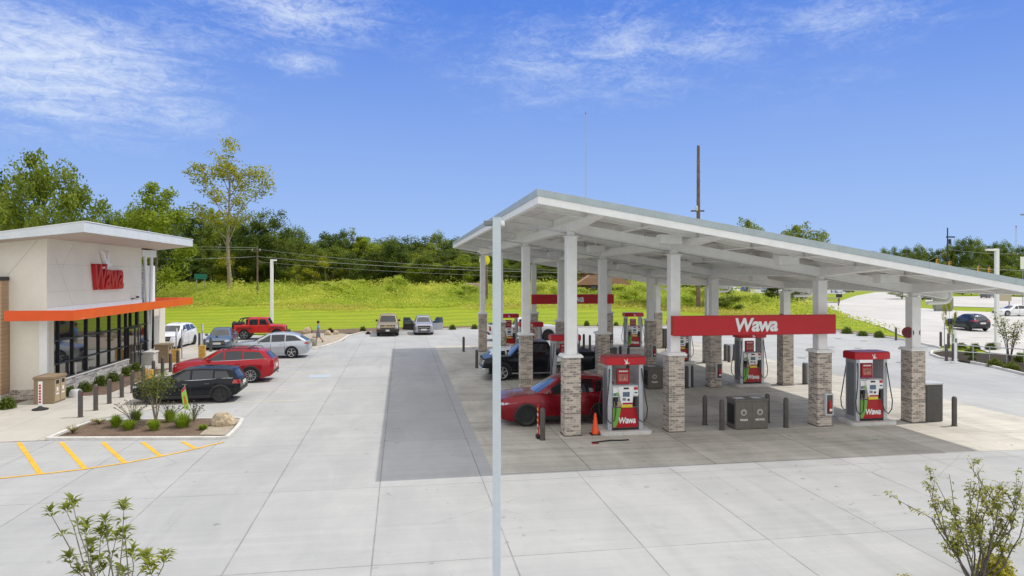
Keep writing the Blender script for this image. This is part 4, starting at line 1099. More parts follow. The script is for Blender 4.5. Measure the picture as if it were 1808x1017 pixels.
# ================================================================== VEHICLES
def itp(pts, x):
    xs = [p[0] for p in pts]; ys = [p[1] for p in pts]
    return float(np.interp(x, xs, ys))
SF = [(0, .93), (.12, .975), (.35, 1.0), (.6, 1.0), (.75, .985), (.88, .955), (1, .90)]
class Car:
    def __init__(s, name, label, cat, loc, rot, sp):
        s.sp = sp; s.L = sp['L']; s.Wd = sp['W']; s.t = thing(name, label, cat, loc, rot)
        s.R = sp['R']; s.xa = sp['ax']; s.Ra = s.R*1.14; s.cz = s.R
        s.off = s.L/2                       # local x = 0 at mid length, nose at -L/2
        s.paint = sp['paint']; s.smooth = 38
    def hw(s, x): return s.Wd/2*itp(s.sp['plan'], x)
    def zt(s, x): return itp(s.sp['top'], x)
    def zb(s, x): return itp(s.sp['bot'], x)
    def sf(s, x, z):
        a, b = s.zb(x), s.zt(x); q = (z-a)/max(b-a, .01)
        return itp(s.sp.get('sf', SF), min(1, max(0, q)))
    def arch(s, x):
        z = s.zb(x)
        for xa in s.xa:
            d = abs(x-xa)
            if d < s.Ra: z = max(z, s.cz + math.sqrt(s.Ra**2 - d*d)) if True else z
        return z
    def body(s):
        xs = set(np.round(np.linspace(0, s.L, 40), 4))
        for p in s.sp['top'] + s.sp['plan'] + s.sp['bot']: xs.add(round(p[0], 4))
        for xa in s.xa:
            xs = {x for x in xs if abs(x-xa) > s.Ra+.02}
            for k in range(19): xs.add(round(xa - s.Ra*math.cos(PI*k/18), 4))
            xs.add(round(xa - s.Ra - .004, 4)); xs.add(round(xa + s.Ra + .004, 4))
        xs = sorted(x for x in xs if 0 <= x <= s.L)
        nt, nv = 9, 5
        rings = []
        crown = s.sp.get('crown', .045)
        for x in xs:
            z1 = s.zt(x); z0 = min(s.arch(x), z1-.03); hw = s.hw(x); side = []
            for k in range(nt+1):
                z = z0 + (z1-z0)*k/nt
                side.append((hw*s.sf(x, z), z))
            yt = side[-1][0]; cr = crown*min(1, (x+.05)/.6, (s.L-x+.05)/.5)
            top = [(yt*math.cos(PI/2*k/nv), z1 + cr*math.sin(PI/2*k/nv)**1.0*(1 if k else 0)) for k in range(1, nv)]
            half = side + top + [(0, z1+cr)]
            ring = [(y, z) for y, z in half] + [(-y, z) for y, z in reversed(half[:-1])]
            rings.append([(x-s.off, y, z) for y, z in ring])
        m_ = len(rings[0]); b = MB(); vs = [v for r in rings for v in r]; fs = []
        for i in range(len(rings)-1):
            for j in range(m_): fs.append((i*m_+j, i*m_+(j+1)%m_, (i+1)*m_+(j+1)%m_, (i+1)*m_+j))
        fs += [tuple(range(m_-1, -1, -1)), tuple(range((len(rings)-1)*m_, len(rings)*m_))]
        b.add(vs, fs); return b.build('body', s.paint, s.t, smooth=s.smooth)
    # ---- patches laid on the body side / nose / tail
    def grid(s, fn, nm, m_, n1=8, n2=4, parent=None, thick=None):
        vs = [fn(i/n1, j/n2) for j in range(n2+1) for i in range(n1+1)]
        fs = [(j*(n1+1)+i, j*(n1+1)+i+1, (j+1)*(n1+1)+i+1, (j+1)*(n1+1)+i) for j in range(n2) for i in range(n1)]
        return MB().add(vs, fs).build(nm, m_, parent or s.t, smooth=60)
    def side(s, nm, m_, sd, bl_, br, tr, tl, off=.004, n1=8, n2=4, parent=None):
        def fn(u, v):
            x = (bl_[0]*(1-u)+br[0]*u)*(1-v) + (tl[0]*(1-u)+tr[0]*u)*v
            z = (bl_[1]*(1-u)+br[1]*u)*(1-v) + (tl[1]*(1-u)+tr[1]*u)*v
            return (x-s.off, sd*(s.hw(x)*s.sf(x, z)+off), z)
        return s.grid(fn, nm, m_, n1, n2, parent)
    def end(s, nm, m_, rear, pts4, off=.006, n1=6, n2=3, parent=None, both=False):
        (bl_, br, tr, tl) = pts4
        def surf(y, z):
            for k in range(0, 160):
                x = k*.01
                xx = s.L - x if rear else x
                if s.zb(xx) <= z <= s.zt(xx)+.03 and s.hw(xx)*s.sf(xx, z) >= abs(y): return xx
            return (s.L-.5) if rear else .5
        def fn(u, v):
            y = (bl_[0]*(1-u)+br[0]*u)*(1-v) + (tl[0]*(1-u)+tr[0]*u)*v
            z = (bl_[1]*(1-u)+br[1]*u)*(1-v) + (tl[1]*(1-u)+tr[1]*u)*v
            x = surf(y, z)
            return (x + (off if rear else -off) - s.off, y*(1+off*.6), z)
        o = s.grid(fn, nm, m_, n1, n2, parent)
        if both:
            f0 = fn
            def fn2(u, v): p = f0(u, v); return (p[0], -p[1], p[2])
            s.grid(fn2, nm, m_, n1, n2, parent)
        return o
    # ---- cabin
    def cab(s):
        c = s.sp['cab']; s.c = c
        return c
    def cx(s, t): c = s.c; return c['xb'][0]*(1-t)+c['xr'][0]*t, c['xb'][1]*(1-t)+c['xr'][1]*t
    def cy(s, u, t):
        c = s.c; x = s.cx(t)[0]*(1-u) + s.cx(t)[1]*u
        yb = c['yb']; yr = c['yr']
        y = yb + (yr-yb)*t**1.25
        return y*(1 - c.get('tf', .10)*max(0, 1-2*u)**3 - c.get('tr', .07)*max(0, 2*u-1)**3)
    def cz_(s, u, t):
        xb = s.c['xb'][0]*(1-u)+s.c['xb'][1]*u
        zr = itp(s.c['zr'], u)
        z0 = s.zt(xb) - .02
        return z0 + (zr-z0)*t
    def cpt(s, face, p, t):
        bw = s.c.get('bow', .13)*(1-.4*t)
        if face in 'LR':
            x0, x1 = s.cx(t); sd = -1 if face == 'L' else 1
            return Vector((x0*(1-p)+x1*p - s.off, sd*s.cy(p, t), s.cz_(p, t)))
        u = 0 if face == 'F' else 1
        y = s.cy(u, t)*p; x = s.cx(t)[u] - s.off
        x += (-bw if face == 'F' else bw*.6)*(1-p*p)
        return Vector((x, y, s.cz_(u, t) + .02*(1-p*p)*(t)))
    def cabin(s):
        s.cab(); rings = []; ts = [0, .25, .5, .75, .9, 1.0]
        ps = np.linspace(-1, 1, 9)[:-1]; us = np.linspace(0, 1, 13)[:-1]
        for t in ts:
            r = [s.cpt('F', p, t) for p in ps] + [s.cpt('R', u, t) for u in us] + [s.cpt('B', -p, t) for p in ps] + [s.cpt('L', 1-u, t) for u in us]
            rings.append(r)
        top = rings[-1]; cx = sum(v.x for v in top)/len(top)
        for sc_, dz in ((.955, .022), (.86, .042), (.6, .062), (.3, .07)):
            rings.append([Vector((cx+(v.x-cx)*(1-(1-sc_)*.8), v.y*sc_, v.z+dz*s.c.get('rc', 1))) for v in top])
        m_ = len(top); vs = [v for r in rings for v in r]
        fs = [(i*m_+j, i*m_+(j+1)%m_, (i+1)*m_+(j+1)%m_, (i+1)*m_+j) for i in range(len(rings)-1) for j in range(m_)]
        fs += [tuple(range((len(rings)-1)*m_, len(rings)*m_))]
        s.cb = MB().add(vs, fs).build('cabin', s.c.get('paint', s.paint), s.t, smooth=45)
    def xwin(s, sd, xl, xr, t0=.04, t1=.90, nm='side_window', m_=None, off=.006):
        """side glass between x positions; 'A'/'D' = follow the windscreen / tail pillar with a gap"""
        f = 'L' if sd < 0 else 'R'
        def fn(a, b_):
            t = t0 + (t1-t0)*b_; x0, x1 = s.cx(t)
            l_ = x0 + xl[1] if isinstance(xl, tuple) else xl
            r_ = x1 - xr[1] if isinstance(xr, tuple) else xr
            l_ = max(l_, x0+.06); r_ = max(l_+.02, min(r_, x1-.06)); x = l_*(1-a)+r_*a
            p = s.cpt(f, (x-x0)/(x1-x0), t)
            return p + Vector((0, sd*off, off*.4))
        return s.grid(fn, nm, m_ or M_glassc, 8, 5)
    def ewin(s, face, w=.88, t0=.06, t1=.90, nm='windshield', m_=None, off=.007):
        d = -1 if face == 'F' else 1
        def fn(a, b_):
            t = t0 + (t1-t0)*b_; p = s.cpt(face, (2*a-1)*w, t)
            return p + Vector((d*off, 0, off*.7))
        return s.grid(fn, nm, m_ or M_glassc, 10, 5)
    # ---- wheels
    def wheels(s, rim=None, spokes=10, hub=False, ws=.23):
        rim = rim or M_rim; R = s.R; rr = R*s.sp.get('rimr', .70)
        tb = MB().lathe([(rr*.98, -ws/2+.01), (R-.05, -ws/2), (R-.012, -ws/2+.035), (R, -ws/4), (R, ws/4), (R-.012, ws/2-.035), (R-.05, ws/2), (rr*.98, ws/2-.01), (rr*.98, -ws/2+.01)], n=28, axis='Y', cap=False)
        me = None
        for xa in s.xa:
            for sd in (-1, 1):
                y = sd*(s.hw(xa) - ws/2 - .012)
                if me is None: w = tb.build('wheel', M_tyre, s.t, smooth=40); me = w.data
                else: w = bpy.data.objects.new('wheel', me); COL.objects.link(w); w.parent = s.t
                w.location = (xa-s.off, y, R); w.rotation_euler = (0, 0, PI if sd > 0 else 0)
                w.rotation_euler.y = .3*sd
                if not hasattr(s, 'rimme'):
                    b = MB(); yo = -ws/2
                    b.lathe([(rr, yo+.004), (rr, yo+.02), (rr*.93, yo+.03), (rr*.92, yo+.012), (rr, yo+.004)], n=28, axis='Y', cap=False)
                    for k in range(spokes):
                        a = 2*PI*k/spokes; c_, s_ = math.cos(a), math.sin(a); wd = rr*(.055 if spokes > 7 else .12)
                        q = [(rr*.15, -wd*.8), (rr*.95, -wd), (rr*.95, wd), (rr*.15, wd*.8)]
                        b.extr([(x*c_-z*s_, x*s_+z*c_) for x, z in q], lambda x, z: (x, yo+.002, z), lambda x, z: (x, yo+.028, z))
                    b.lathe([(rr*.24, yo-.002), (rr*.24, yo+.03)], n=14, axis='Y')
                    o = b.build('rim', rim, w); s.rimme = o.data
                    b = MB().lathe([(rr*.96, yo+.045), (rr*.96, yo+.05)], n=24, axis='Y'); o2 = b.build('brake_disc', M_blackp, w); s.dme = o2.data
                else:
                    o = bpy.data.objects.new('rim', s.rimme); COL.objects.link(o); o.parent = w
                    o = bpy.data.objects.new('brake_disc', s.dme); COL.objects.link(o); o.parent = w
        # wheel wells: dark lining inside the arches
        for xa in s.xa:
            b = MB().lathe([(s.Ra*.995, -s.hw(xa)+.05), (s.Ra*.995, s.hw(xa)-.05)], (xa-s.off, 0, s.cz), 22, 'Y')
            b.v = [(x, y, max(z, .22)) for x, y, z in b.v]
            b.build('wheel_well', M_black, s.t)
    def flare(s, w=.06, off=.012, m_=None, xa=None):
        for xa in s.xa:
            for sd in (-1, 1):
                def fn(u, v, xa=xa, sd=sd):
                    a = PI*(-.06+1.12*u); r = s.Ra + .002 + w*v
                    x = xa - r*math.cos(a); z = s.cz + r*math.sin(a); z = max(z, .2)
                    zz = min(max(z, s.zb(x)+.01), s.zt(x)-.02)
                    return (x-s.off, sd*(s.hw(x)*s.sf(x, zz)+off*(1-v*.6)), z)
                s.grid(fn, 'arch_trim', m_ or M_clad, 16, 2)
    def cladding(s, h=.13, m_=None):
        a, b_ = s.xa
        for sd in (-1, 1):
            for (x0, x1) in ((a+s.Ra+.01, b_-s.Ra-.01),):
                s.side('sill_trim', m_ or M_clad, sd, (x0, s.zb(x0)+.005), (x1, s.zb(x1)+.005), (x1, s.zb(x1)+h), (x0, s.zb(x0)+h), .012)
    def door(s, sd, x0, x1, z0, handle=None, z1off=.05, slant=0):
        """door: dark shut line under a painted panel a hair proud of the body"""
        z1 = min(s.zt(x0), s.zt(x1)) - z1off; g = .014
        d = s.side('door', s.paint, sd, (x0+g, z0+g), (x1-g, z0+g), (x1-g, z1), (x0+g, z1), .007, 6, 5)
        s.side('door_gap', M_black, sd, (x0, z0), (x1, z0), (x1, z1+.005), (x0, z1+.005), .0035, 6, 5, parent=d)
        xh = handle if handle else x1-.22; zh = z1-.10
        yy = s.hw(xh)*s.sf(xh, zh)
        b = MB(); b.box((xh-s.off, sd*(yy+.022), zh), (.20, .022, .028)); b.build('door_handle', s.sp.get('handle', s.paint), d)
    def mirror(s, x, z=None, m_=None):
        for sd in (-1, 1):
            zz = (z or s.zt(x)+.09); y = s.hw(x)*.93
            b = MB(); b.lathe([(.005, -.10), (.07, -.08), (.085, 0), (.075, .08), (.02, .10)], (0, 0, 0), 10, 'Y')
            b.v = [(vx*.8 + x - s.off, sd*(y+.10+vy), vz*1.15+zz) for vx, vy, vz in b.v]
            b.bx(x-s.off-.02, x-s.off+.04, min(sd*(y-.06), sd*(y+.04)), max(sd*(y-.06), sd*(y+.04)), zz-.07, zz-.03)
            b.build('mirror', m_ or s.paint, s.t, smooth=60)
    def plate(s, rear, z, w=.26, h=.075):
        x = s.L+.012 if rear else -.012
        b = MB(); b.bx(min(x-.008, x)-s.off, max(x, x-.008)-s.off+.004, -w, w, z-h, z+h); b.build('licence_plate', M_plate, s.t)
def front_of(px, py, rot, sp, near=-1, rear=False):
    """centre of a vehicle whose near side front (or rear) wheel touches the ground at a pixel"""
    P = G(px, py); i = 1 if rear else 0
    v = Matrix.Rotation(rot, 3, 'Z') @ Vector((sp['ax'][i]-sp['L']/2, near*(sp['W']/2-.1), 0))
    return P - v

def suv_spec(Lg, Wd, H, wb, fo, R, hood=1.0, paint=None, tail=.13, roofslope=.06, cab0=1.32, **kw):
    k = Lg
    sp = dict(L=Lg, W=Wd, R=R, ax=(fo, fo+wb), paint=paint,
      top=[(0, hood-.30), (.03, hood-.14), (.09, hood-.06), (.35, hood+.005), (.9, hood+.055), (cab0, hood+.09), (cab0+.6, hood+.07), (k*.62, hood+.10), (k*.86, hood+.15), (k-.16, hood+.15), (k-.05, hood+.06), (k, hood-.15)],
      bot=[(0, .36), (.07, .26), (.4, .20), (k-.6, .22), (k-.15, .32), (k, .46)],
      plan=[(0, .66), (.05, .78), (.14, .87), (.32, .94), (.7, .985), (1.2, 1.0), (k*.8, 1.0), (k-.5, .975), (k-.2, .92), (k-.05, .84), (k, .78)],
      cab=dict(xb=(cab0, k-.12), xr=(cab0+.82, k-.50), yb=Wd/2*.885, yr=Wd/2*.66, zr=[(0, H-.11), (.15, H-.07), (.4, H-.055), (.75, H-.075), (1, H-.075-roofslope)], bow=.16))
    sp.update(kw); return sp

# ---------- red crossover at the front pump
def red_crossover():
    sp = suv_spec(4.55, 1.84, 1.72, 2.70, .93, .36, hood=1.03, paint=paint('metallic_red', (.22, .002, .010), .4, .26), roofslope=.09, handle=paint('metallic_red', None))
    rot = TH; c = Car('parked_car', 'glossy dark red crossover parked nose left at the front pump', 'car', front_of(930, 753, rot, sp), rot, sp)
    c.body(); c.cabin()
    for sd in (-1, 1):
        c.xwin(sd, ('A', .20), 2.42); c.xwin(sd, 2.50, 3.36); c.xwin(sd, 3.43, ('D', .34), t1=.80)
        c.door(sd, 1.42, 2.46, .34); c.door(sd, 2.46, 3.34, .34)
    c.ewin('F', m_=M_glassl); c.ewin('B', .80, .12, .8, 'rear_window'); c.wheels(M_rimb, 10); c.flare(.05); c.cladding(.15); c.mirror(1.76)
    for sd in (-1, 1):
        c.xwin(sd, ('A', .16), ('D', .22), t0=.0, t1=.035, nm='window_trim', m_=M_chrome, off=.010)
        c.side('lower_crease', c.paint, sd, (1.5, .60), (3.3, .66), (3.3, .72), (1.5, .66), .022)
    c.end('grille', M_blackp, False, [(-.44, .50), (.44, .50), (.54, .74), (-.54, .74)], n1=10)
    c.end('grille_trim', M_chrome, False, [(-.46, .475), (.46, .475), (.44, .50), (-.44, .50)], off=.014, n1=10)
    c.end('headlight', M_head, False, [(.50, .74), (.80, .77), (.88, .86), (.52, .83)], both=True, off=.010)
    c.end('bumper_intake', M_clad, False, [(-.62, .32), (.62, .32), (.66, .42), (-.66, .42)], n1=10, off=.01)
    c.end('tail_lamp', M_tail, True, [(.52, .95), (.82, .93), (.84, 1.03), (.52, 1.02)], both=True)
    c.end('rear_bumper', M_clad, True, [(-.80, .48), (.80, .48), (.82, .62), (-.82, .62)], n1=10); c.plate(True, .72)
    return c
# ---------- mid size crossovers
def crossover(name, label, loc, rot, sp, rimm=None, spokes=10, flare=True, glass=None, tailz=(.98, 1.12), rails=False, tailw=(.42, .84), extra=None, quarter=True, rear_m=None, front=True, doors=True):
    c = Car(name, label, 'car', loc, rot, sp); k = sp['L']; h0 = sp['top'][4][1]-.05; x0 = sp['cab']['xb'][0]
    c.body(); c.cabin(); g = glass or M_glassc
    B, C_ = x0+1.12, x0+2.0
    for sd in (-1, 1):
        c.xwin(sd, ('A', .24), B-.04, m_=g); c.xwin(sd, B+.04, C_-.03, m_=g)
        if quarter: c.xwin(sd, C_+.04, ('D', .26), t1=.82, m_=g)
        if doors: c.door(sd, x0+.12, B, .34); c.door(sd, B, C_, .34)
    c.ewin('F'); c.ewin('B', .80, .12, .84, 'rear_window', rear_m)
    c.wheels(rimm, spokes)
    if flare: c.flare(.06); c.cladding(.13)
    c.mirror(x0+.40)
    c.end('grille', M_blackp, False, [(-.50, h0-.46), (.50, h0-.46), (.56, h0-.14), (-.56, h0-.14)], n1=10, off=.012)
    c.end('grille_bar', M_chrome, False, [(-.48, h0-.31), (.48, h0-.31), (.48, h0-.28), (-.48, h0-.28)], n1=10, n2=1, off=.018)
    c.end('headlight', M_head, False, [(.50, h0-.22), (.80, h0-.20), (.84, h0-.10), (.52, h0-.12)], both=True, off=.008)
    c.end('lower_grille', M_clad, False, [(-.6, .32), (.6, .32), (.62, .44), (-.62, .44)], n1=10)
    c.plate(False, .50)
    c.end('tail_lamp', M_tail, True, [(tailw[0], tailz[0]), (tailw[1], tailz[0]-.02), (tailw[1]+.02, tailz[1]), (tailw[0], tailz[1]-.02)], both=True, off=.009)
    for sd in (-1, 1):
        c.side('tail_lamp', M_tail, sd, (k-.30, tailz[0]), (k-.12, tailz[0]), (k-.12, tailz[1]), (k-.24, tailz[1]), .010, 4, 2)
    c.end('rear_bumper', M_clad if flare else sp['paint'], True, [(-.80, .46), (.80, .46), (.82, .60), (-.82, .60)], n1=10, off=.012); c.plate(True, .78)
    if rails:
        H = sp['cab']['zr'][2][1]
        for sd in (-1, 1):
            y = sp['cab']['yr']*.93; MB().tube([(x0+1.0-c.off, sd*y, H+.0), (x0+1.1-c.off, sd*y, H+.07), (k-.85-c.off, sd*y, H+.06), (k-.75-c.off, sd*y, H-.02)], .02, 6).build('roof_rail', M_clad, c.t)
        for xx in rails:
            MB().bx(xx-.03-c.off, xx+.03-c.off, -sp['cab']['yr'], sp['cab']['yr'], H+.075, H+.10).build('cross_bar', M_clad, c.t)
    return c
red_crossover()
P_ = 'parked_car'
# black hatchback nearest the store island
sp = suv_spec(4.27, 1.80, 1.45, 2.67, .84, .335, hood=.88, paint=mat('gloss_black', (.006, .007, .011), .22, coat=.12, spec=.3), roofslope=.04, cab0=1.22)
sp['cab'].update(yr=.66, yb=.81, xr=(1.98, 3.93)); sp['handle'] = M_chrome
c = crossover(P_, 'black long roofed hatchback parked nose to the store, nearest the planted island', front_of(389.5, 711, TH, sp, rear=True), TH, sp, M_rimb, 5, tailz=(.80, .95), tailw=(.52, .78), rear_m=M_glassc)
for sd in (-1, 1): c.xwin(sd, ('A', .16), ('D', .16), t0=.0, t1=.035, nm='window_trim', m_=M_chrome, off=.010)
c.end('number_badge', M_chrome, True, [(-.10, .62), (.10, .62), (.10, .66), (-.10, .66)])
# red mid size crossover with roof bars
sp = suv_spec(4.78, 1.89, 1.68, 2.765, .95, .375, hood=1.02, paint=paint('bright_red', (.40, .005, .014), .25, .28), roofslope=.07); sp['handle'] = sp['paint']
c = crossover(P_, 'red crossover with black roof bars parked between the black and silver cars', front_of(443, 676, TH, sp, rear=True), TH, sp, M_rim, 10, rails=(2.6, 3.6), tailz=(1.0, 1.16), rear_m=M_glassc)
MBt = MB().tube([(c.L-.04-c.off, .45, .36), (c.L+.03-c.off, .45, .36)], .05, 10).build('exhaust_tip', M_chrome, c.t)
for sd in (-1, 1):
    c.xwin(sd, ('A', .22), ('D', .20), t0=.02, t1=.06, nm='window_trim', m_=M_chrome, off=.009)
# silver crossover
sp = suv_spec(4.80, 1.90, 1.61, 2.775, .96, .375, hood=.96, paint=paint('silver_blue', (.50, .54, .58), .55, .3), roofslope=.10); sp['handle'] = sp['paint']; sp['cab']['xr'] = (2.2, 4.05)
crossover(P_, 'silver crossover parked nose to the store, in front of the red off roader', front_of(515, 632.5, TH, sp, rear=True), TH, sp, M_rim, 5, flare=False, tailz=(.92, 1.03))
# white SUV facing the camera
sp = suv_spec(4.71, 1.87, 1.74, 2.86, .95, .37, hood=1.08, paint=paint('gloss_white', (.78, .79, .80), .0, .3), roofslope=.05); sp['handle'] = sp['paint']
crossover(P_, 'white sport utility vehicle facing the camera beyond the store corner', front_of(317, 615.5, TH+PI/2-.06, sp, near=-1), TH+PI/2-.06, sp, M_rimb, 6, rails=False, flare=False)
# blue grey sedan
def sedan_spec(Lg, Wd, H, wb, fo, R, paint_):
    k = Lg
    return dict(L=k, W=Wd, R=R, ax=(fo, fo+wb), paint=paint_, handle=paint_,
      top=[(0, .52), (.03, .62), (.12, .70), (.4, .78), (1.0, .87), (1.35, .91), (2.2, .90), (3.3, .95), (3.9, .99), (k-.22, 1.0), (k-.06, .93), (k, .72)],
      bot=[(0, .34), (.08, .22), (.5, .17), (k-.6, .19), (k-.15, .28), (k, .42)],
      plan=[(0, .66), (.05, .78), (.14, .87), (.32, .94), (.7, .985), (1.2, 1.0), (k*.75, 1.0), (k-.5, .96), (k-.2, .90), (k-.05, .82), (k, .76)],
      cab=dict(xb=(1.38, k-.62), xr=(2.22, k-1.42), yb=Wd/2*.88, yr=Wd/2*.63, zr=[(0, H-.10), (.3, H-.055), (.7, H-.07), (1, H-.13)], bow=.18))
sp = sedan_spec(4.85, 1.84, 1.45, 2.8, .95, .34, paint('slate_blue', (.10, .15, .21), .5, .3))
crossover(P_, 'slate blue sedan facing the camera between the white and silver vehicles', front_of(408, 616, TH+PI/2+.10, sp, near=-1), TH+PI/2+.10, sp, M_rim, 6, flare=False, tailz=(.78, .9), quarter=False)
# white car at the third row of pumps, tail to the left
sp = suv_spec(4.5, 1.80, 1.52, 2.65, .9, .34, hood=.92, paint=paint('gloss_white', None), roofslope=.08); sp['handle'] = sp['paint']
crossover(P_, 'white hatchback under the canopy seen from its tail behind the black pickup', W(.85, 13.9), TH+PI, sp, M_rim, 6, flare=False, tailz=(.86, 1.06), rear_m=M_glassc)
# dark crossover on the road and white sedan beyond
sp = suv_spec(4.3, 1.80, 1.60, 2.62, .85, .345, hood=.95, paint=paint('charcoal_blue', (.03, .035, .05), .5, .3), roofslope=.10)
crossover('moving_car', 'dark charcoal crossover driving away on the road at the right', Vector((44.25, 66.3, 0)), -PI/2+.02, sp, M_rimb, 6, flare=True, tailz=(.92, 1.06), rear_m=M_glassc)
sp = sedan_spec(4.85, 1.86, 1.46, 2.8, .95, .35, paint('gloss_white', None))
crossover('moving_car', 'white sedan on the far side of the road at the right edge', Vector((65.4, 89.0, 0)), .03, sp, M_rim, 6, flare=False, tailz=(.78, .9), quarter=False)

# ---------- pickups
def pickup(label, loc, rot, Lg, Wd, H, wb, pnt, R=.41, chrome=True, facing=False, name=P_, hood=1.18, bedz=1.30):
    k = Lg; fo = .96
    sp = dict(L=k, W=Wd, R=R, ax=(fo, fo+wb), paint=pnt, handle=pnt, crown=.035,
      top=[(0, hood-.40), (.02, hood-.16), (.08, hood-.07), (.5, hood), (1.2, hood+.03), (1.45, hood+.04), (3.6, hood+.07), (3.66, bedz), (k-.05, bedz+.01), (k, bedz-.06)],
      bot=[(0, .52), (.05, .42), (.4, .34), (k-.7, .42), (k-.2, .48), (k, .56)],
      plan=[(0, .84), (.04, .90), (.15, .955), (.5, .99), (1.2, 1.0), (k-.3, 1.0), (k-.05, .97), (k, .93)],
      sf=[(0, .95), (.15, .98), (.5, 1.0), (.8, .985), (1, .93)],
      cab=dict(xb=(1.42, 3.64), xr=(2.05, 3.40), yb=Wd/2*.90, yr=Wd/2*.72, zr=[(0, H-.09), (.3, H-.06), (1, H-.07)], bow=.12, tf=.05, tr=.02))
    c = Car(name, label, 'pickup', loc(sp) if callable(loc) else loc, rot, sp); c.body(); c.cabin()
    for sd in (-1, 1):
        c.xwin(sd, ('A', .20), 2.46); c.xwin(sd, 2.54, ('D', .14))
        c.door(sd, 1.55, 2.50, .50); c.door(sd, 2.50, 3.48, .50)
        x0, x1 = c.xa[0]+c.Ra+.05, c.xa[1]-c.Ra-.1
        b = MB().bx(x0-c.off, x1-c.off, min(sd*Wd/2*.94, sd*Wd/2*1.02), max(sd*Wd/2*.94, sd*Wd/2*1.02), .34, .40); b.build('side_step', M_chrome if chrome else M_clad, c.t)
    c.ewin('F', m_=M_glassl if not facing else None); c.ewin('B', .8, .15, .85, 'rear_window'); c.wheels(M_rim if chrome else M_rimb, 6, ws=.27); c.flare(.06, .02)
    c.mirror(1.80, hood+.18, M_clad)
    g = M_chrome if chrome else M_blackp
    c.end('grille', M_blackp, False, [(-.62, hood-.46), (.62, hood-.46), (.66, hood-.13), (-.66, hood-.13)], n1=10)
    if chrome:
        for zz in (.14, .25, .36): c.end('grille_bar', M_chrome, False, [(-.6, hood-zz-.03), (.6, hood-zz-.03), (.6, hood-zz), (-.6, hood-zz)], off=.014, n1=10, n2=1)
    c.end('headlight', M_head, False, [(.64, hood-.36), (.88, hood-.36), (.90, hood-.14), (.66, hood-.12)], both=True, off=.012)
    b = MB(); poly = [(-.04, -Wd/2*.90), (.10, -Wd/2*.985), (.30, -Wd/2*1.0), (.30, Wd/2*1.0), (.10, Wd/2*.985), (-.04, Wd/2*.90)]
    b.prism([(x-c.off, y) for x, y in poly], .42, .64); b.build('front_bumper', M_chrome if chrome else M_clad, c.t, bevel=.02)
    b = MB().bx(k-.12-c.off, k+.10-c.off, -Wd/2*.94, Wd/2*.94, .52, .68); b.build('rear_bumper', g, c.t, bevel=.02)
    MB().bx(-.052-c.off, -.042-c.off, -.16, .16, .46, .60).build('licence_plate', M_plate, c.t)
    c.end('tail_lamp', M_tail, True, [(.74, .82), (.93, .82), (.93, 1.20), (.76, 1.20)], both=True, off=.012)
    for sd in (-1, 1): c.side('tail_lamp', M_tail, sd, (k-.16, .84), (k-.02, .84), (k-.02, 1.2), (k-.12, 1.2), .010, 3, 3)
    MB().bx(3.72-c.off, k-.10-c.off, -Wd/2*.84, Wd/2*.84, bedz+.03, bedz+.055).build('bed_cover', M_black, c.t)
    return c
pk = paint('gloss_black', None)
pickup('large black pickup with chrome bumper parked at the second row pump', lambda sp: front_of(886, 672, TH, sp), TH, 5.95, 2.03, 1.93, 3.74, pk)
pt = paint('sand_beige', (.34, .27, .16), .35, .35)
p0 = G(684.5, 594.5); pickup('sand beige pickup parked facing the camera by the lawn edge', p0 + Vector((-.45, 2.75, 0)), TH+PI/2, 5.5, 1.92, 1.83, 3.4, pt, R=.39, chrome=False, facing=True, hood=1.12, bedz=1.2)
pw = paint('gloss_white', None)
pickup('white pickup at the far pumps, its red tail lamp left of the column', G(923, 485+6447/56.2), TH+PI, 5.8, 1.98, 1.86, 3.65, pw, chrome=False)

# ---------- silver hatchback with both front doors open
sp = suv_spec(4.25, 1.76, 1.62, 2.6, .85, .33, hood=.98, paint=paint('silver_lilac', (.42, .42, .46), .55, .3), roofslope=.07)
p0 = G(748.5, 592)
c = crossover(P_, 'silver hatchback facing the camera with both front doors wide open', p0 + Vector((-.33, 2.05, 0)), TH+PI/2, sp, M_rimb, 6, flare=False, doors=False)
for sd in (-1, 1):
    d = bpy.data.objects.new('open_door', None)
    b = MB(); P0 = [(0, .36), (1.02, .36), (1.05, .95), (.0, .95)]
    b.extr(P0, lambda x, z: (x, 0, z), lambda x, z: (x, .07, z)); dm = b.build('open_door', sp['paint'] if sd < 0 else M_blackp, c.t, bevel=.015)
    b = MB(); b.extr([(0.02, .96), (.42, 1.46), (.98, 1.46), (1.04, .96)], lambda x, z: (x, .03, z), lambda x, z: (x, .04, z)); b.build('door_glass', M_glassl, dm)
    b = MB(); b.tube([(0, .035, .95), (.40, .035, 1.48), (1.0, .035, 1.48), (1.05, .035, .95)], .022, 6); b.build('door_frame', M_blackp, dm)
    b = MB(); b.bx(.10, .22, .09*1, .26, .92, 1.06); b.build('mirror', M_blackp, dm, bevel=.02)
    dm.location = (sp['cab']['xb'][0]+.12-c.off, sd*(sp['W']/2-.03), 0); dm.rotation_euler = (0, 0, sd*R_(64))
    MB().bx(sp['cab']['xb'][0]+.16-c.off, sp['cab']['xb'][0]+1.08-c.off, min(sd*sp['W']/2*.985, sd*(sp['W']/2*.985+.02)), max(sd*sp['W']/2*.985, sd*(sp['W']/2*.985+.02)), .42, .90).build('door_opening', M_black, c.t)

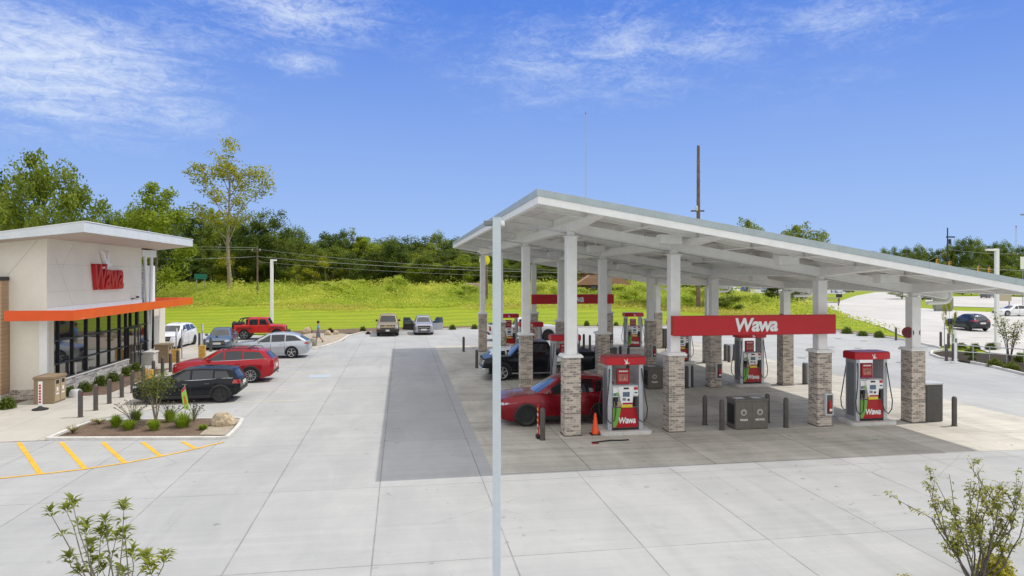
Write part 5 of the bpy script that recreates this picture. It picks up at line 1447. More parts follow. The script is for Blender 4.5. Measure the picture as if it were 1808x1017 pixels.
# ---------- red open topped off roader
def off_roader():
    pr = paint('vivid_red', (.62, .018, .012), .05, .3); k = 4.0; Wd = 1.72; H = 1.84
    sp = dict(L=k, W=Wd, R=.41, ax=(.66, 3.22), paint=pr, handle=pr, crown=.03,
      top=[(0, .95), (.03, 1.08), (.2, 1.14), (1.12, 1.20), (1.18, 1.22), (k-.02, 1.20), (k, 1.18)],
      bot=[(0, .62), (.1, .55), (k-.1, .55), (k, .6)], plan=[(0, .70), (.05, .74), (1.05, .86), (1.22, .96), (k-.1, .96), (k, .93)],
      sf=[(0, .98), (.1, 1), (.9, 1), (1, .96)], cab=dict(xb=(1.18, 2.95), xr=(1.46, 2.90), yb=.80, yr=.68, zr=[(0, H-.07), (1, H-.07)], bow=.03, tf=.0, tr=.0, rc=.5))
    c = Car(P_, 'bright red off roader with rear spare wheel and open back', 'car', front_of(431, 600, TH+PI, sp, near=1, rear=True), TH+PI, sp)
    c.body(); c.cabin()
    for sd in (-1, 1):
        c.xwin(sd, ('A', .16), 2.02, t0=.04, t1=.84); c.xwin(sd, 2.14, ('D', .12), t0=.04, t1=.84)
        c.door(sd, 1.26, 2.08, .62); c.door(sd, 2.08, 2.90, .62)
        for xa in c.xa:                                # flat flares
            b = MB(); pts = [(-.62, .72), (-.50, .94), (.42, .96), (.62, .70)]
            y0, y1 = sorted((sd*(Wd/2*.86), sd*(Wd/2+.13)))
            for (p, q) in zip(pts[:-1], pts[1:]):
                b.add([(xa-c.off+p[0], y0, p[1]), (xa-c.off+q[0], y0, q[1]), (xa-c.off+q[0], y1, q[1]), (xa-c.off+p[0], y1, p[1]), (xa-c.off+p[0], y0, p[1]+.05), (xa-c.off+q[0], y0, q[1]+.05), (xa-c.off+q[0], y1, q[1]+.05), (xa-c.off+p[0], y1, p[1]+.05)],
                      [(0, 3, 2, 1), (4, 5, 6, 7), (0, 1, 5, 4), (1, 2, 6, 5), (2, 3, 7, 6), (3, 0, 4, 7)])
            b.build('fender_flare', M_clad, c.t)
        b = MB().bx(1.1-c.off, 2.75-c.off, min(sd*.80, sd*.92), max(sd*.80, sd*.92), .42, .48); b.build('side_step', M_clad, c.t)
        # roll cage and folded top at the back
        b = MB().tube([(2.9-c.off, sd*.66, 1.2), (2.94-c.off, sd*.64, 1.76), (3.5-c.off, sd*.62, 1.72), (3.88-c.off, sd*.64, 1.2)], .045, 8); b.build('roll_bar', M_black, c.t)
    for xx, zz in ((2.95, 1.76), (3.5, 1.72)): MB().tube([(xx-c.off, -.62, zz), (xx-c.off, .62, zz)], .04, 8).build('cross_bar', M_black, c.t)
    MB().bx(3.45-c.off, 3.98-c.off, -.72, .72, 1.2, 1.42).build('folded_top', M_black, c.t, bevel=.08)
    for yy in (-.35, .35): MB().bx(2.98-c.off, 3.14-c.off, yy-.22, yy+.22, 1.1, 1.66).build('seat_back', M_black, c.t, bevel=.05)
    c.ewin('F'); c.wheels(M_dsteel, 5, ws=.28); c.mirror(1.42, 1.36, M_clad)
    MB().bx(-.22-c.off, -.0-c.off, -.78, .78, .50, .72).build('front_bumper', M_clad, c.t, bevel=.03); MB().bx(k-c.off, k+.16-c.off, -.74, .74, .52, .70).build('rear_bumper', M_clad, c.t, bevel=.03)
    sw = MB().lathe([(.26, .0), (.36, -.02), (.40, .04), (.40, .2), (.36, .26), (.26, .24)], (k-c.off+.02, 0, 1.08), 24, 'X'); sw.build('spare_wheel', M_tyre, c.t, smooth=40)
    c.end('headlight', M_head, False, [(.42, .86), (.58, .86), (.58, 1.0), (.42, 1.0)], both=True)
    c.end('grille', M_blackp, False, [(-.34, .78), (.34, .78), (.34, 1.02), (-.34, 1.02)])
    c.end('tail_lamp', M_tail, True, [(.66, .82), (.80, .82), (.80, 1.02), (.66, 1.02)], both=True, off=.03)
    return c
off_roader()

# distant parked vehicles (a few pixels each)
dist = [(1297, 517, 'van', (.72, .73, .74), 'distant white car parked nearest the tall pole on the upper lot'), (1316, 516.5, 'suv', (.02, .03, .06), 'distant dark blue car parked next to the white one on the upper lot'),
        (1354, 516, 'suv', (.52, .54, .56), 'distant silver car parked right of the pale building'), (1434, 517, 'suv', (.70, .72, .74), 'distant white car parked behind the dark evergreen'),
        (1477, 517, 'suv', (.62, .66, .72), 'distant pale blue car parked at the right end of the upper lot'), (1496, 516, 'suv', (.05, .05, .06), 'distant dark car at the far end of the upper lot'),
        (1641, 529, 'suv', (.02, .022, .03), 'distant black car behind the right front column shaft'), (1744, 526, 'suv', (.10, .10, .11), 'distant dark car behind the right light pole')]
for px, py, kd, col_, lb in dist:
    pm = mat('far_paint_%d' % px, col_, .35, metal=.2, coat=1)
    sp = suv_spec(4.6, 1.85, 1.72, 2.75, .93, .36, hood=1.0, paint=pm)
    c = Car(P_, lb, 'car', G(px, py), PI/2 + (px % 7)*.05 if px < 1600 else PI/5, sp)
    c.body(); c.cabin()
    for sd in (-1, 1): c.xwin(sd, ('A', .2), 2.5); c.xwin(sd, 2.6, ('D', .3))
    c.ewin('F'); c.ewin('B', .8, .1, .8, 'rear_window'); c.wheels(M_rim, 5)
#%%PLANTS
# ================================================================== VEGETATION
def leaf_arrays(P, size, r, aspect=.55, up=.35, tint=None, fold=False):
    """rhombic leaves at points P with random orientation"""
    n_ = len(P); P = np.asarray(P, float)
    d = r.normal(size=(n_, 3)); d /= np.linalg.norm(d, axis=1, keepdims=True)
    nrm = r.normal(size=(n_, 3)); nrm[:, 2] = np.abs(nrm[:, 2]) + up; nrm /= np.linalg.norm(nrm, axis=1, keepdims=True)
    a = np.cross(nrm, d); a /= np.linalg.norm(a, axis=1, keepdims=True) + 1e-9; b_ = np.cross(nrm, a)
    s_ = (size*(.65+.7*r.random(n_)))[:, None]
    V = np.stack([P - a*s_*.5, P + b_*s_*aspect*.5, P + a*s_*.5, P - b_*s_*aspect*.5], 1).reshape(-1, 3)
    Fq = np.arange(n_*4).reshape(-1, 4)
    T = (tint if tint is not None else r.random(n_)); T = np.repeat(T, 4)
    return V, Fq, T
def make_tree(seed, H=12.0, rad=4.2, base=.22, nl=9, clumps=46, per=120, leaf=.34, m_=None, bark=None, shape='round', trunk_r=.22, csize=1.05, lean=.3, up=.75):
    """a tree of height H: returns (crown mesh object, trunk mesh object) to be parented"""
    r = np.random.default_rng(seed); rr = random.Random(seed)
    b = MB(); tp = []; x = y = 0
    for k in range(8):
        u_ = k/7; tp.append(Vector((x, y, H*.86*u_ - .15))); x += rr.uniform(-lean, lean)*.5; y += rr.uniform(-lean, lean)*.5
    b.tube(tp, [trunk_r*(1-.8*k/7) for k in range(8)], 7)
    def tpos(u_): k = min(6, int(u_*7)); return tp[k].lerp(tp[k+1], u_*7-k)
    def env(u_):                                     # crown radius against relative height
        q = (u_-base)/(1-base)
        if q < 0: return 0
        if shape == 'round': return rad*math.sin(PI*min(1, q*.92+.08))**.6
        if shape == 'cone': return rad*(1-q)**.75*(.35+.65*min(1, q*6))
        if shape == 'vase': return rad*(.35+.65*q**.7)*math.sqrt(max(0, 1-q**4))
        if shape == 'column': return rad*math.sin(PI*min(1, q*.9+.1))**.35
        return rad
    cents = []
    for k in range(nl):
        u_ = base + (1-base)*(k+.3)/nl*.88; a = k*2.4 + rr.uniform(-.5, .5); e = env(u_+.08)*rr.uniform(.72, 1.0)
        s_ = tpos(max(0, min(.99, u_*.86/.86 - .06))); end = Vector((s_.x + e*math.cos(a), s_.y + e*math.sin(a), min(H*.97, s_.z + e*up)))
        m1 = s_.lerp(end, .5) + Vector((0, 0, -e*.06))
        b.tube([s_, m1, end], [trunk_r*.36*(1-u_*.5), trunk_r*.22*(1-u_*.5), trunk_r*.06], 5)
        cents += [end, m1.lerp(end, .5)]
        for q in range(3):
            f_ = rr.uniform(.4, .9); s2 = m1.lerp(end, f_); e2 = e*rr.uniform(.3, .5); a2 = a + rr.choice((-1, 1))*rr.uniform(.5, 1.2)
            en2 = s2 + Vector((e2*math.cos(a2), e2*math.sin(a2), e2*rr.uniform(.1, .8)))
            b.tube([s2, en2], trunk_r*.10, 4, r2=.01); cents.append(en2)
    tt = tp[-1]
    for k in range(6): cents.append(tt + Vector((rr.gauss(0, rad*.16), rr.gauss(0, rad*.16), H*rr.uniform(-.10, .07))))
    while len(cents) < clumps:
        u_ = base + (1-base)*rr.random()**.8; a = rr.uniform(0, 2*PI); e = env(u_)*math.sqrt(rr.uniform(.25, 1.0)); s_ = tpos(min(.99, u_))
        cents.append(Vector((s_.x+e*math.cos(a), s_.y+e*math.sin(a), u_*H)))
    trunk = b
    Ps, Ts = [], []
    for c in cents[:max(clumps, len(cents))]:
        cs = csize*rr.uniform(.6, 1.35); k = int(per*rr.uniform(.6, 1.2))
        p = r.normal(size=(k, 3)); p /= np.linalg.norm(p, axis=1, keepdims=True); p *= (r.random((k, 1))**.45)*cs
        p[:, 2] *= .85
        Ps.append(p + np.array(c)); Ts.append(np.clip(.45 + rr.uniform(-.28, .28) + .22*r.normal(size=k), 0, 1))
    P = np.concatenate(Ps); T = np.concatenate(Ts)
    return leaf_arrays(P, leaf, r, tint=T), trunk
PROTO = {}
def proto(key, m_, bark, **kw):
    (V, Fq, T), tr = make_tree(**kw); PROTO[key] = (V, Fq, T, tr, m_, bark, kw.get('H', 12.0), kw.get('rad', 4.2))
proto('oak', L_mid, M_bark, seed=1, clumps=100, per=120, nl=12, rad=5.2, leaf=.34, csize=1.25)
proto('dark', L_dark, M_bark, seed=2, clumps=85, per=120, nl=9, rad=4.4, csize=1.2, base=.1)
proto('dark2', L_dark, M_bark, seed=3, clumps=85, per=125, nl=9, rad=4.0, csize=1.2, base=.06, shape='column')
proto('mid', L_mid, M_bark, seed=4, clumps=85, per=120, nl=9, rad=4.3, csize=1.2, base=.12)
proto('light', L_lite, M_bark, seed=5, clumps=85, per=115, nl=10, rad=4.4, csize=1.2, base=.15)
proto('lacy', L_mid, M_bark, seed=6, clumps=40, per=70, nl=10, rad=3.6, base=.30, csize=.8, shape='vase')
proto('yellow', L_yel, M_bark, seed=7, clumps=40, per=110, nl=7, rad=4.0, base=.04, csize=1.2)
proto('conifer', L_dark, M_bark, seed=8, clumps=60, per=120, nl=12, rad=3.0, base=.03, shape='cone', csize=.9)
proto('tall', L_tall, M_lbark, seed=12, H=24.0, clumps=92, per=62, nl=15, rad=5.0, base=.40, csize=1.25, leaf=.40, trunk_r=.34, shape='round', lean=.5, up=1.3)
proto('bushy', L_mid, M_bark, seed=9, H=4.0, clumps=30, per=110, nl=6, rad=2.6, base=.0, csize=.9, leaf=.30, trunk_r=.06)
proto('bushyl', L_meadow, M_bark, seed=10, H=4.0, clumps=30, per=110, nl=6, rad=2.6, base=.0, csize=.9, leaf=.30, trunk_r=.06)
proto('rust', L_autumn, M_bark, seed=11, clumps=40, per=90, nl=8, rad=3.6, base=.1)
MESHC = {}
def tree(name, key, label, cat, base, h, w, rz, group=None):
    V, Fq, T, tr, m_, bark, H0, R0 = PROTO[key]
    t = thing(name, label, cat, base, rz, group)
    if key not in MESHC:
        c = npmesh('crown', V, Fq, m_, t, T); k = tr.build('trunk', bark, t, smooth=60); MESHC[key] = (c.data, k.data)
    else:
        for nm, me in zip(('crown', 'trunk'), MESHC[key]):
            o = bpy.data.objects.new(nm, me); COL.objects.link(o); o.parent = t
    t.scale = (w/(2.25*R0), w/(2.25*R0), h/H0)
    return t
def ptree(name, key, label, cat, px, ytop, Y, wpx, group=None, k=1.0):
    top = at(px, ytop, Y); g_ = gz(top.x, Y); h = max(.6, (top.z - g_)*1.0)
    return tree(name, key, label, cat, (top.x, Y, g_), h, wpx*Y/F, (px*.37) % 6.28, group)
# ---- individually recognisable trees
ptree('oak_tree', 'oak', 'big leafy tree rising highest behind the left end of the store roof', 'tree', 78, 272, 84, 190)
ptree('oak_tree', 'dark', 'dark leafy tree cut by the left edge above the store roof', 'tree', -8, 312, 88, 120)
ptree('maple_tree', 'light', 'light green rounded tree behind the right end of the store roof', 'tree', 272, 328, 98, 150)
ptree('poplar_tree', 'tall', 'tall sparse yellowing tree with a long bare trunk above all others', 'tree', 404, 247, 108, 142)
ptree('oak_tree', 'yellow', 'lime yellow low tree just right of the tall sparse one', 'tree', 576, 448, 118, 66)
ptree('oak_tree', 'yellow', 'narrow yellow green sapling at the wood edge left of the lime tree', 'tree', 528, 464, 117, 30)
ptree('oak_tree', 'light', 'yellow tinged tree at the wood edge right of centre', 'tree', 748, 452, 120, 76)
ptree('pine_tree', 'conifer', 'dark dense evergreen seen under the canopy left of the second row column', 'tree', 1376, 462, 102, 66)
ptree('pine_tree', 'dark2', 'dark low tree right of the dense evergreen in the far grass', 'tree', 1408, 506, 108, 40)
ptree('oak_tree', 'dark', 'dark bushy tree left of the tall pole behind the meadow', 'tree', 1265, 494, 112, 60)
ptree('oak_tree', 'rust', 'rusty leaved tree next to the small brown roofed house', 'tree', 1040, 470, 116, 50)
ptree('oak_tree', 'oak', 'green tree top rising over the canopy roof right of the tall pole', 'tree', 1412, 396, 150, 120)
ptree('oak_tree', 'oak', 'low tree tip poking over the canopy roof beside the tall pole', 'tree', 1318, 388, 150, 100)
ptree('oak_tree', 'light', 'small tree with golden leaves at the driveway mouth', 'tree', 1592, 506, 150, 52)
ptree('young_tree', 'yellow', 'thin young tree with yellowing leaves staked on the verge', 'tree', 1677, 508, 51, 22)
# ---- the wood beyond the meadow: every tree on its own
rr = random.Random(5)
line = [(20, 360), (60, 350), (118, 362), (150, 372), (185, 370), (205, 378), (228, 372), (250, 368), (300, 378), (330, 372), (352, 364), (372, 378), (400, 392), (425, 378), (452, 384), (478, 368), (500, 396), (518, 401), (545, 420), (575, 404), (600, 412), (622, 404), (645, 428),
        (668, 432), (690, 418), (706, 424), (734, 420), (760, 426), (775, 420), (800, 430), (825, 440), (850, 448), (875, 448), (905, 452), (930, 452), (960, 455), (985, 458), (1010, 462), (1075, 470), (1105, 474), (1135, 478), (1165, 482), (1195, 488), (1225, 492), (1255, 496)]
keys = ['dark', 'mid', 'dark2', 'light', 'dark', 'lacy', 'mid', 'lacy', 'dark', 'dark2', 'light']
line = sorted((px + rr.uniform(-5, 5), yt + rr.uniform(-9, 9)) for px, yt in line)
ORDN = lambda i: f'{i}th' if 10 < i % 100 < 14 else f'{i}' + {1: 'st', 2: 'nd', 3: 'rd'}.get(i % 10, 'th')
for i, (px, yt) in enumerate(line):
    k = keys[(i*7+3) % len(keys)]
    if px > 1190 and k in ('lacy', 'light'): k = 'dark'
    lab = {'dark': 'dark green broad tree in the wood beyond the meadow', 'mid': 'mid green leafy tree in the wood beyond the meadow', 'dark2': 'dark column shaped tree in the wood beyond the meadow', 'lacy': 'thin lacy tree in the wood beyond the meadow', 'light': 'paler green tree in the wood beyond the meadow'}[k]
    lab = lab.replace('in the wood beyond the meadow', 'on the wood skyline, %s from the left' % ORDN(i+1))
    ptree('wood_tree', k, lab, 'tree', px, yt, 128 + rr.uniform(-6, 8), 70*rr.uniform(.8, 1.3), 'trees of the wood beyond the meadow')
for i in range(36):                                # lower, nearer row
    px = -10 + i*35 + rr.uniform(-9, 9); yt = 446 + rr.uniform(-16, 24) + max(0, px-900)*.10
    if 1030 < px < 1100: yt = 505
    k = ['dark', 'mid', 'dark2', 'light', 'mid', 'dark', 'yellow', 'dark2', 'mid'][i*5 % 9]
    lab = {'dark': 'dark green low tree at the front edge of the wood', 'mid': 'mid green low tree at the front edge of the wood', 'dark2': 'dark narrow low tree at the front edge of the wood', 'light': 'pale green low tree at the front edge of the wood', 'yellow': 'yellow green low tree at the front edge of the wood'}[k]
    lab = lab.replace('at the front edge of the wood', 'on the front wood edge, %s from the left' % ORDN(i+1))
    ptree('edge_tree', k, lab, 'tree', px, yt, 121 + rr.uniform(-2, 3), 62*rr.uniform(.85, 1.2), 'low trees along the wood edge')
for i in range(40):                                # back row closing the gaps
    px = -60 + i*33 + rr.uniform(-8, 8); yt = 424 + rr.uniform(-10, 14) + max(0, px-750)*.12
    k = ['dark', 'dark2', 'mid'][i % 3]
    lab = {'dark': 'dark tree deep inside the wood', 'mid': 'mid green tree deep inside the wood', 'dark2': 'dark column shaped tree deep inside the wood'}[k]
    ptree('inner_tree', k, lab, 'tree', px, yt, 142 + rr.uniform(-3, 5), 90, 'trees deep in the wood')
# ---- distant wooded hill on the right
hill = [(1545, 446), (1562, 440), (1580, 438), (1600, 438), (1618, 434), (1636, 440), (1655, 442), (1672, 436), (1690, 426), (1708, 421), (1722, 424), (1738, 440), (1756, 430), (1770, 428), (1786, 442), (1802, 436), (1822, 430), (1530, 452), (1510, 458)]
for i, (px, yt) in enumerate(hill):
    ptree('hill_tree', ['dark', 'mid', 'dark2'][i % 3], ['dark rounded tree', 'mid green tree', 'dark column shaped tree'][i % 3] + ' on the far wooded hill, %s from its left end' % ORDN([2,3,4,5,6,7,8,9,10,11,12,13,14,15,16,17,18,1,0][i]+1), 'tree', px, yt, 300 + rr.uniform(-15, 15), 40*rr.uniform(.9, 1.3), 'trees on the far hill')
for i in range(26):
    px = 1235 + i*24 + rr.uniform(-6, 6); yt = 474 + rr.uniform(-8, 10)
    ptree('hill_foot_tree', ['dark', 'dark2', 'mid'][i % 3], ['dark rounded tree', 'dark column shaped tree', 'mid green tree'][i % 3] + ' at the foot of the far hill, %s from the left' % ORDN(i+1), 'tree', px, yt, 262 + rr.uniform(-8, 8), 44, 'trees at the foot of the far hill')
for i, px in enumerate((1640, 1700, 1715, 1790, 1760, 1805)):
    ptree('roadside_tree', ['mid', 'dark', 'light'][i % 3], ['lone dark shrub like tree by the far car park edge', 'low dark tree at the far car park, left of the white pole', 'pale green low tree at the far car park, left of the white pole', 'low green tree beyond the white sedan, at the right edge', 'low dark tree right of the white light pole', 'pale low tree cut by the right edge beyond the road'][i], 'tree', px, 506 + (i % 2)*4, 185 - i*3, 40)
# ---- meadow shrubs
for i, (px, yt, Y, w, k, lb) in enumerate([(1120, 502, 96, 78, 'bushyl', 'large bright green bush in the meadow behind the back row sign'), (962, 500, 100, 56, 'bushyl', 'bright bush in the meadow just left of the back row sign'), (700, 488, 104, 40, 'bushyl', 'bright green bush standing over the meadow near its middle'),
     (1165, 520, 92, 60, 'bushyl', 'low bright bush in the meadow near the third row column'), (1240, 508, 95, 80, 'bushyl', 'wide green bush in the meadow beside the tall pole'), (1290, 522, 92, 60, 'bushy', 'darker bush in the meadow right of the tall pole'), (1325, 520, 98, 50, 'bushyl', 'bright bush in the meadow under the red sign'),
     (595, 497, 106, 60, 'bushyl', 'pale green bush in the meadow below the lime tree'), (820, 503, 104, 46, 'bushyl', 'green bush in the meadow left of the nearest white column'), (1010, 508, 100, 50, 'bushyl', 'green bush in the meadow behind the sign lettering'), (620, 494, 110, 50, 'bushyl', 'pale green bush in the meadow right of the lime tree')]):
    ptree('bush', k, lb, 'bush', px, yt, Y, w)
# ---- meadow weeds as stuff, lawn blades at the edges
def stuff(o, label, cat):
    tag(o, label, cat, kind='stuff'); return o
r = np.random.default_rng(3)
def in_poly(x, y, poly):
    c = np.zeros(len(x), bool); k = len(poly)
    for i in range(k):
        x1, y1 = poly[i][0], poly[i][1]; x2, y2 = poly[(i+1) % k][0], poly[(i+1) % k][1]
        t_ = ((y1 > y) != (y2 > y)) & (x < (x2-x1)*(y-y1)/((y2-y1) if y2 != y1 else 1e-9)+x1); c ^= t_
    return c
N_ = 210000
X = r.uniform(-100, 52, N_); Y = 80 + (r.random(N_)**1.25)*50
from mathutils import noise as mn
nz = np.array([mn.noise((x*.09, y*.12, 0)) + .5*mn.noise((x*.3, y*.35, 5)) for x, y in zip(X[::1], Y)])
edge = 93.5 + np.maximum(0, (X-10))*-.25 + 2.0*np.sin(X*.11)
keep = (Y > edge + 2.5*nz) & (np.abs(X/Y) < .86)
pr_ = in_poly(X, Y, road); keep &= ~pr_
X, Y, nz = X[keep], Y[keep], nz[keep]
Z = np.array([gz(x, y) for x, y in zip(X, Y)])
clump = np.array([mn.noise((x*.55, y*.6, 9)) for x, y in zip(X, Y)])
hgt = (.30 + 1.15*np.clip((Y-edge[keep])/12, 0, 1))*(.55+.8*np.clip(nz+.3, 0, 1.2)+.9*np.clip(clump, 0, 1)) 
zz = r.random(len(X))**.7
P = np.stack([X, Y, Z + hgt*zz], 1)
tint = np.clip(.30 + .45*nz + .55*clump + .25*(zz-.5)*0 + .16*r.normal(size=len(X)) + .30*np.clip(1-(Y-edge[keep])/5, 0, 1), 0, 1)
V, Fq, T = leaf_arrays(P, .34, r, aspect=.42, up=.25, tint=tint)
V[:, 2] = np.maximum(V[:, 2], np.repeat(Z, 4)-.05)
stuff(npmesh('meadow_weeds', V, Fq, L_meadow, None, T), 'tall yellow green weeds covering the slope between the mown lawn and the wood', 'weeds')
# dry grass fringe between lawn and weeds
N_ = 26000
X = r.uniform(-95, 34, N_); e_ = 93.5 + np.maximum(0, (X-10))*-.25 + 2.0*np.sin(X*.11); Y = e_ + r.uniform(-4.0, 2.5, N_)
k_ = (np.abs(X/Y) < .86) & (np.sin(X*.23+1) + np.sin(X*.071) + r.normal(size=N_)*.5 > -.6); X, Y = X[k_], Y[k_]
Z = np.array([gz(x, y) for x, y in zip(X, Y)])
P = np.stack([X, Y, Z + .35*r.random(len(X))], 1); V, Fq, T = leaf_arrays(P, .26, r, aspect=.4, up=.3)
stuff(npmesh('dry_grass', V, Fq, leafmat('leaf_dry', (.38, .38, .05), (.58, .52, .10), (.70, .55, .20), trans=.4), None, T), 'dry yellowish grass fringe between the mown lawn and the tall weeds', 'grass')
# verge weeds by the road on the right
N_ = 16000
X = r.uniform(18, 52, N_); Y = r.uniform(52, 112, N_)
vp = Gs([(1345, 566), (1400, 545), (1440, 551), (1480, 559), (1520, 569), (1560, 581), (1600, 597), (1592, 594), (1500, 577), (1420, 568)])
k_ = in_poly(X, Y, [(p[0], p[1]) for p in vp]); X, Y = X[k_], Y[k_]
Z = np.array([gz(x, y) for x, y in zip(X, Y)])
P = np.stack([X, Y, Z + .8*r.random(len(X))], 1); V, Fq, T = leaf_arrays(P, .26, r, aspect=.35, up=.0)
stuff(npmesh('verge_weeds', V, Fq, L_meadow, None, T), 'strip of tall yellow green weeds along the near edge of the road', 'weeds')
# ---- small shrubs
def ball_shrub(seed, rad=.4, hh=.55, n_=1500, leaf=.07, m_=None):
    r = np.random.default_rng(seed); p = r.normal(size=(n_, 3)); p /= np.linalg.norm(p, axis=1, keepdims=True)
    lump = 1 + .16*np.sin(p[:, 0]*5+seed)*np.cos(p[:, 1]*6+seed) + .10*np.sin(p[:, 2]*9)
    p *= (r.random((n_, 1))**.28)*rad*lump[:, None]; p[:, 2] = np.abs(p[:, 2]*(hh/rad)) + .02
    return leaf_arrays(p, leaf, r, tint=np.clip(.4+.3*r.normal(size=n_), 0, 1))
SH = {}
def shrub(name, key, m_, px, py, wpx, hpx, label, cat='shrub', group=None, z=0.0, loc=None):
    P0 = loc if loc is not None else G(px, py); Y = P0.y
    t = thing(name, label, cat, (P0.x, P0.y, z + (gz(P0.x, P0.y) if P0.y > 70 else 0)), (px*.7) % 6.28, group)
    if (key, m_.name) not in SH:
        V, Fq, T = ball_shrub(hash(key) % 97 if False else len(SH)+3, n_=1500, m_=m_, leaf=.085)
        SH[(key, m_.name)] = (V, Fq, T)
        c = npmesh('foliage', V, Fq, m_, t, T)
        b = MB()
        for k in range(5): b.tube([(0, 0, 0), (.12*math.cos(k*1.3), .12*math.sin(k*1.3), .3)], .012, 4)
        k2 = b.build('stem', M_twig, t); SH[(key, m_.name)] = (c.data, k2.data)
    else:
        for nm, me in zip(('foliage', 'stem'), SH[(key, m_.name)]):
            o = bpy.data.objects.new(nm, me); COL.objects.link(o); o.parent = t
    w = wpx*Y/F; h = hpx*Y/F; t.scale = (w/.8, w/.8, h/.58)
    return t
for i, (px, py, w, h) in enumerate([(12, 722, 28, 22), (125, 699, 18, 18), (149, 692, 24, 18), (178, 681, 24, 19), (200, 674, 22, 18), (224, 664, 20, 18), (240, 656, 18, 16)]):
    nm = ['rounded green shrub in the bed left of the tan waste bin', 'small round shrub right of the tan waste bin, nearest in the store bed', 'second round shrub in the store bed, by the weighted pole', 'third round shrub in the store bed', 'fourth round shrub in the store bed', 'fifth round shrub in the store bed', 'farthest round shrub in the store bed, next to the entrance'][i]
    shrub('round_shrub', 'a', L_bush, px, py, w, h, nm, group='shrubs in the store bed')
for i, (px, py, w, h, m_, lb) in enumerate([(502, 594, 13, 8, L_burg, 'small burgundy shrub by the kerb left of the walking person'), (545, 587, 12, 9, L_burg, 'burgundy shrub just left of the walking person'), (583, 588, 11, 9, L_burg, 'burgundy shrub just right of the walking person'),
     (641, 585, 11, 9, L_bush, 'dark shrub by the kerb left of the beige pickup'), (650, 590, 8, 5, L_burg, 'tiny burgundy shrub by the beige pickup wheel'), (715, 584, 9, 11, L_bush, 'dark shrub between the beige pickup and the open doored hatchback'), (799, 582, 12, 9, L_bush, 'dark shrub right of the open doored hatchback'), (838, 581, 12, 9, L_bush, 'dark shrub just left of the first far column'),
     (1036, 576, 10, 10, L_bush, 'dark shrub on the lawn edge behind the nearest column'), (1058, 576, 8, 6, L_bush, 'small shrub on the lawn edge right of the nearest column'), (1088, 576, 9, 8, L_bush, 'dark shrub on the lawn edge left of the distant pump'), (1495, 589, 18, 12, L_bush, 'dark round shrub on the verge, left of three'), (1523, 593, 18, 9, L_bush, 'dark round shrub on the verge, middle of three'), (1552, 596, 17, 12, L_bush, 'dark round shrub on the verge, right of three'),
     (1697, 616, 18, 11, L_bush, 'dark round shrub beyond the planting bed, left of three'), (1722, 617, 16, 11, L_bush, 'dark round shrub beyond the planting bed, middle of three'), (1749, 617, 17, 12, L_bush, 'dark round shrub beyond the planting bed, by the light pole'),
     (1714, 628, 20, 14, L_bush, 'green shrub inside the planting bed behind the rail'), (1716, 636, 14, 8, L_dark, 'dark low shrub inside the planting bed at its tip'), (1757, 648, 24, 16, L_shrub, 'yellow flecked low shrub at the front of the planting bed'), (1786, 654, 26, 15, L_shrub, 'yellow green low shrub at the front of the bed near the right edge'), (1805, 640, 26, 18, L_bush, 'green shrub in the planting bed cut by the right edge')]):
    shrub('low_shrub', 'b', m_, px, py, w, h, lb)
# leaves used on the small trees: elongated, folded along the midrib
def leaf_geo(mb, tints, base, d, up, ln, wd, tint, droop=.25):
    d = d.normalized(); s_ = d.cross(up).normalized(); n_ = s_.cross(d).normalized()
    k = len(mb.v)
    m1 = base + d*ln*.45 + n_*ln*.05; tip = base + d*ln - n_*ln*droop
    vs = [base, m1 + s_*wd*.5 + n_*wd*.18, tip, m1 - s_*wd*.5 + n_*wd*.18, m1]
    mb.add(vs, [(0, 1, 4), (1, 2, 4), (2, 3, 4), (3, 0, 4)]); tints += [tint]*5
def build_leaves(mb, tints, m_, parent, name='foliage'):
    o = mb.build(name, m_, parent, fix=False)
    at_ = o.data.attributes.new('tint', 'FLOAT', 'POINT'); at_.data.foreach_set('value', np.array(tints, np.float32)); return o
# foreground leafy sapling, bottom left
Yf = 11.0
def fg(px, py, Y=Yf): return at(px, py, Y)
t = thing('leafy_sapling', 'upright leafy sapling with whorls of yellow green leaves, bottom left foreground', 'sapling', (fg(190, 1000).x, Yf, 0), 0)
t0 = t.location.copy()
stems = [[(185, 1085), (150, 1017), (118, 958), (88, 905)], [(190, 1085), (146, 990), (130, 930), (116, 900)], [(195, 1085), (165, 1010), (140, 940), (128, 888)], [(198, 1090), (158, 1000), (152, 950), (151, 925)],
         [(205, 1085), (212, 1000), (216, 960), (219, 893)], [(200, 1085), (200, 1020), (190, 960), (185, 920)], [(210, 1090), (228, 1030), (222, 960), (220, 940)], [(205, 1090), (170, 1040), (176, 975), (178, 940)],
         [(215, 1090), (240, 1020), (262, 990), (255, 985)], [(215, 1090), (272, 1030), (288, 1000), (292, 980)], [(200, 1090), (160, 1030), (125, 1000), (122, 985)], [(205, 1085), (190, 1030), (196, 990), (205, 950)], [(205, 1085), (230, 1040), (236, 1000), (232, 975)], [(203, 1085), (215, 1040), (205, 1000), (170, 990)],
         [(205, 1085), (176, 1050), (160, 1010), (160, 960)], [(206, 1085), (250, 1050), (270, 1020), (262, 1000)], [(206, 1085), (150, 1060), (130, 1040), (140, 1010)], [(206, 1085), (215, 1060), (230, 1030), (215, 1010)], [(206, 1085), (180, 1060), (190, 1030), (180, 1005)]]
rr = random.Random(21); sb = MB(); lb_ = MB(); tn = []
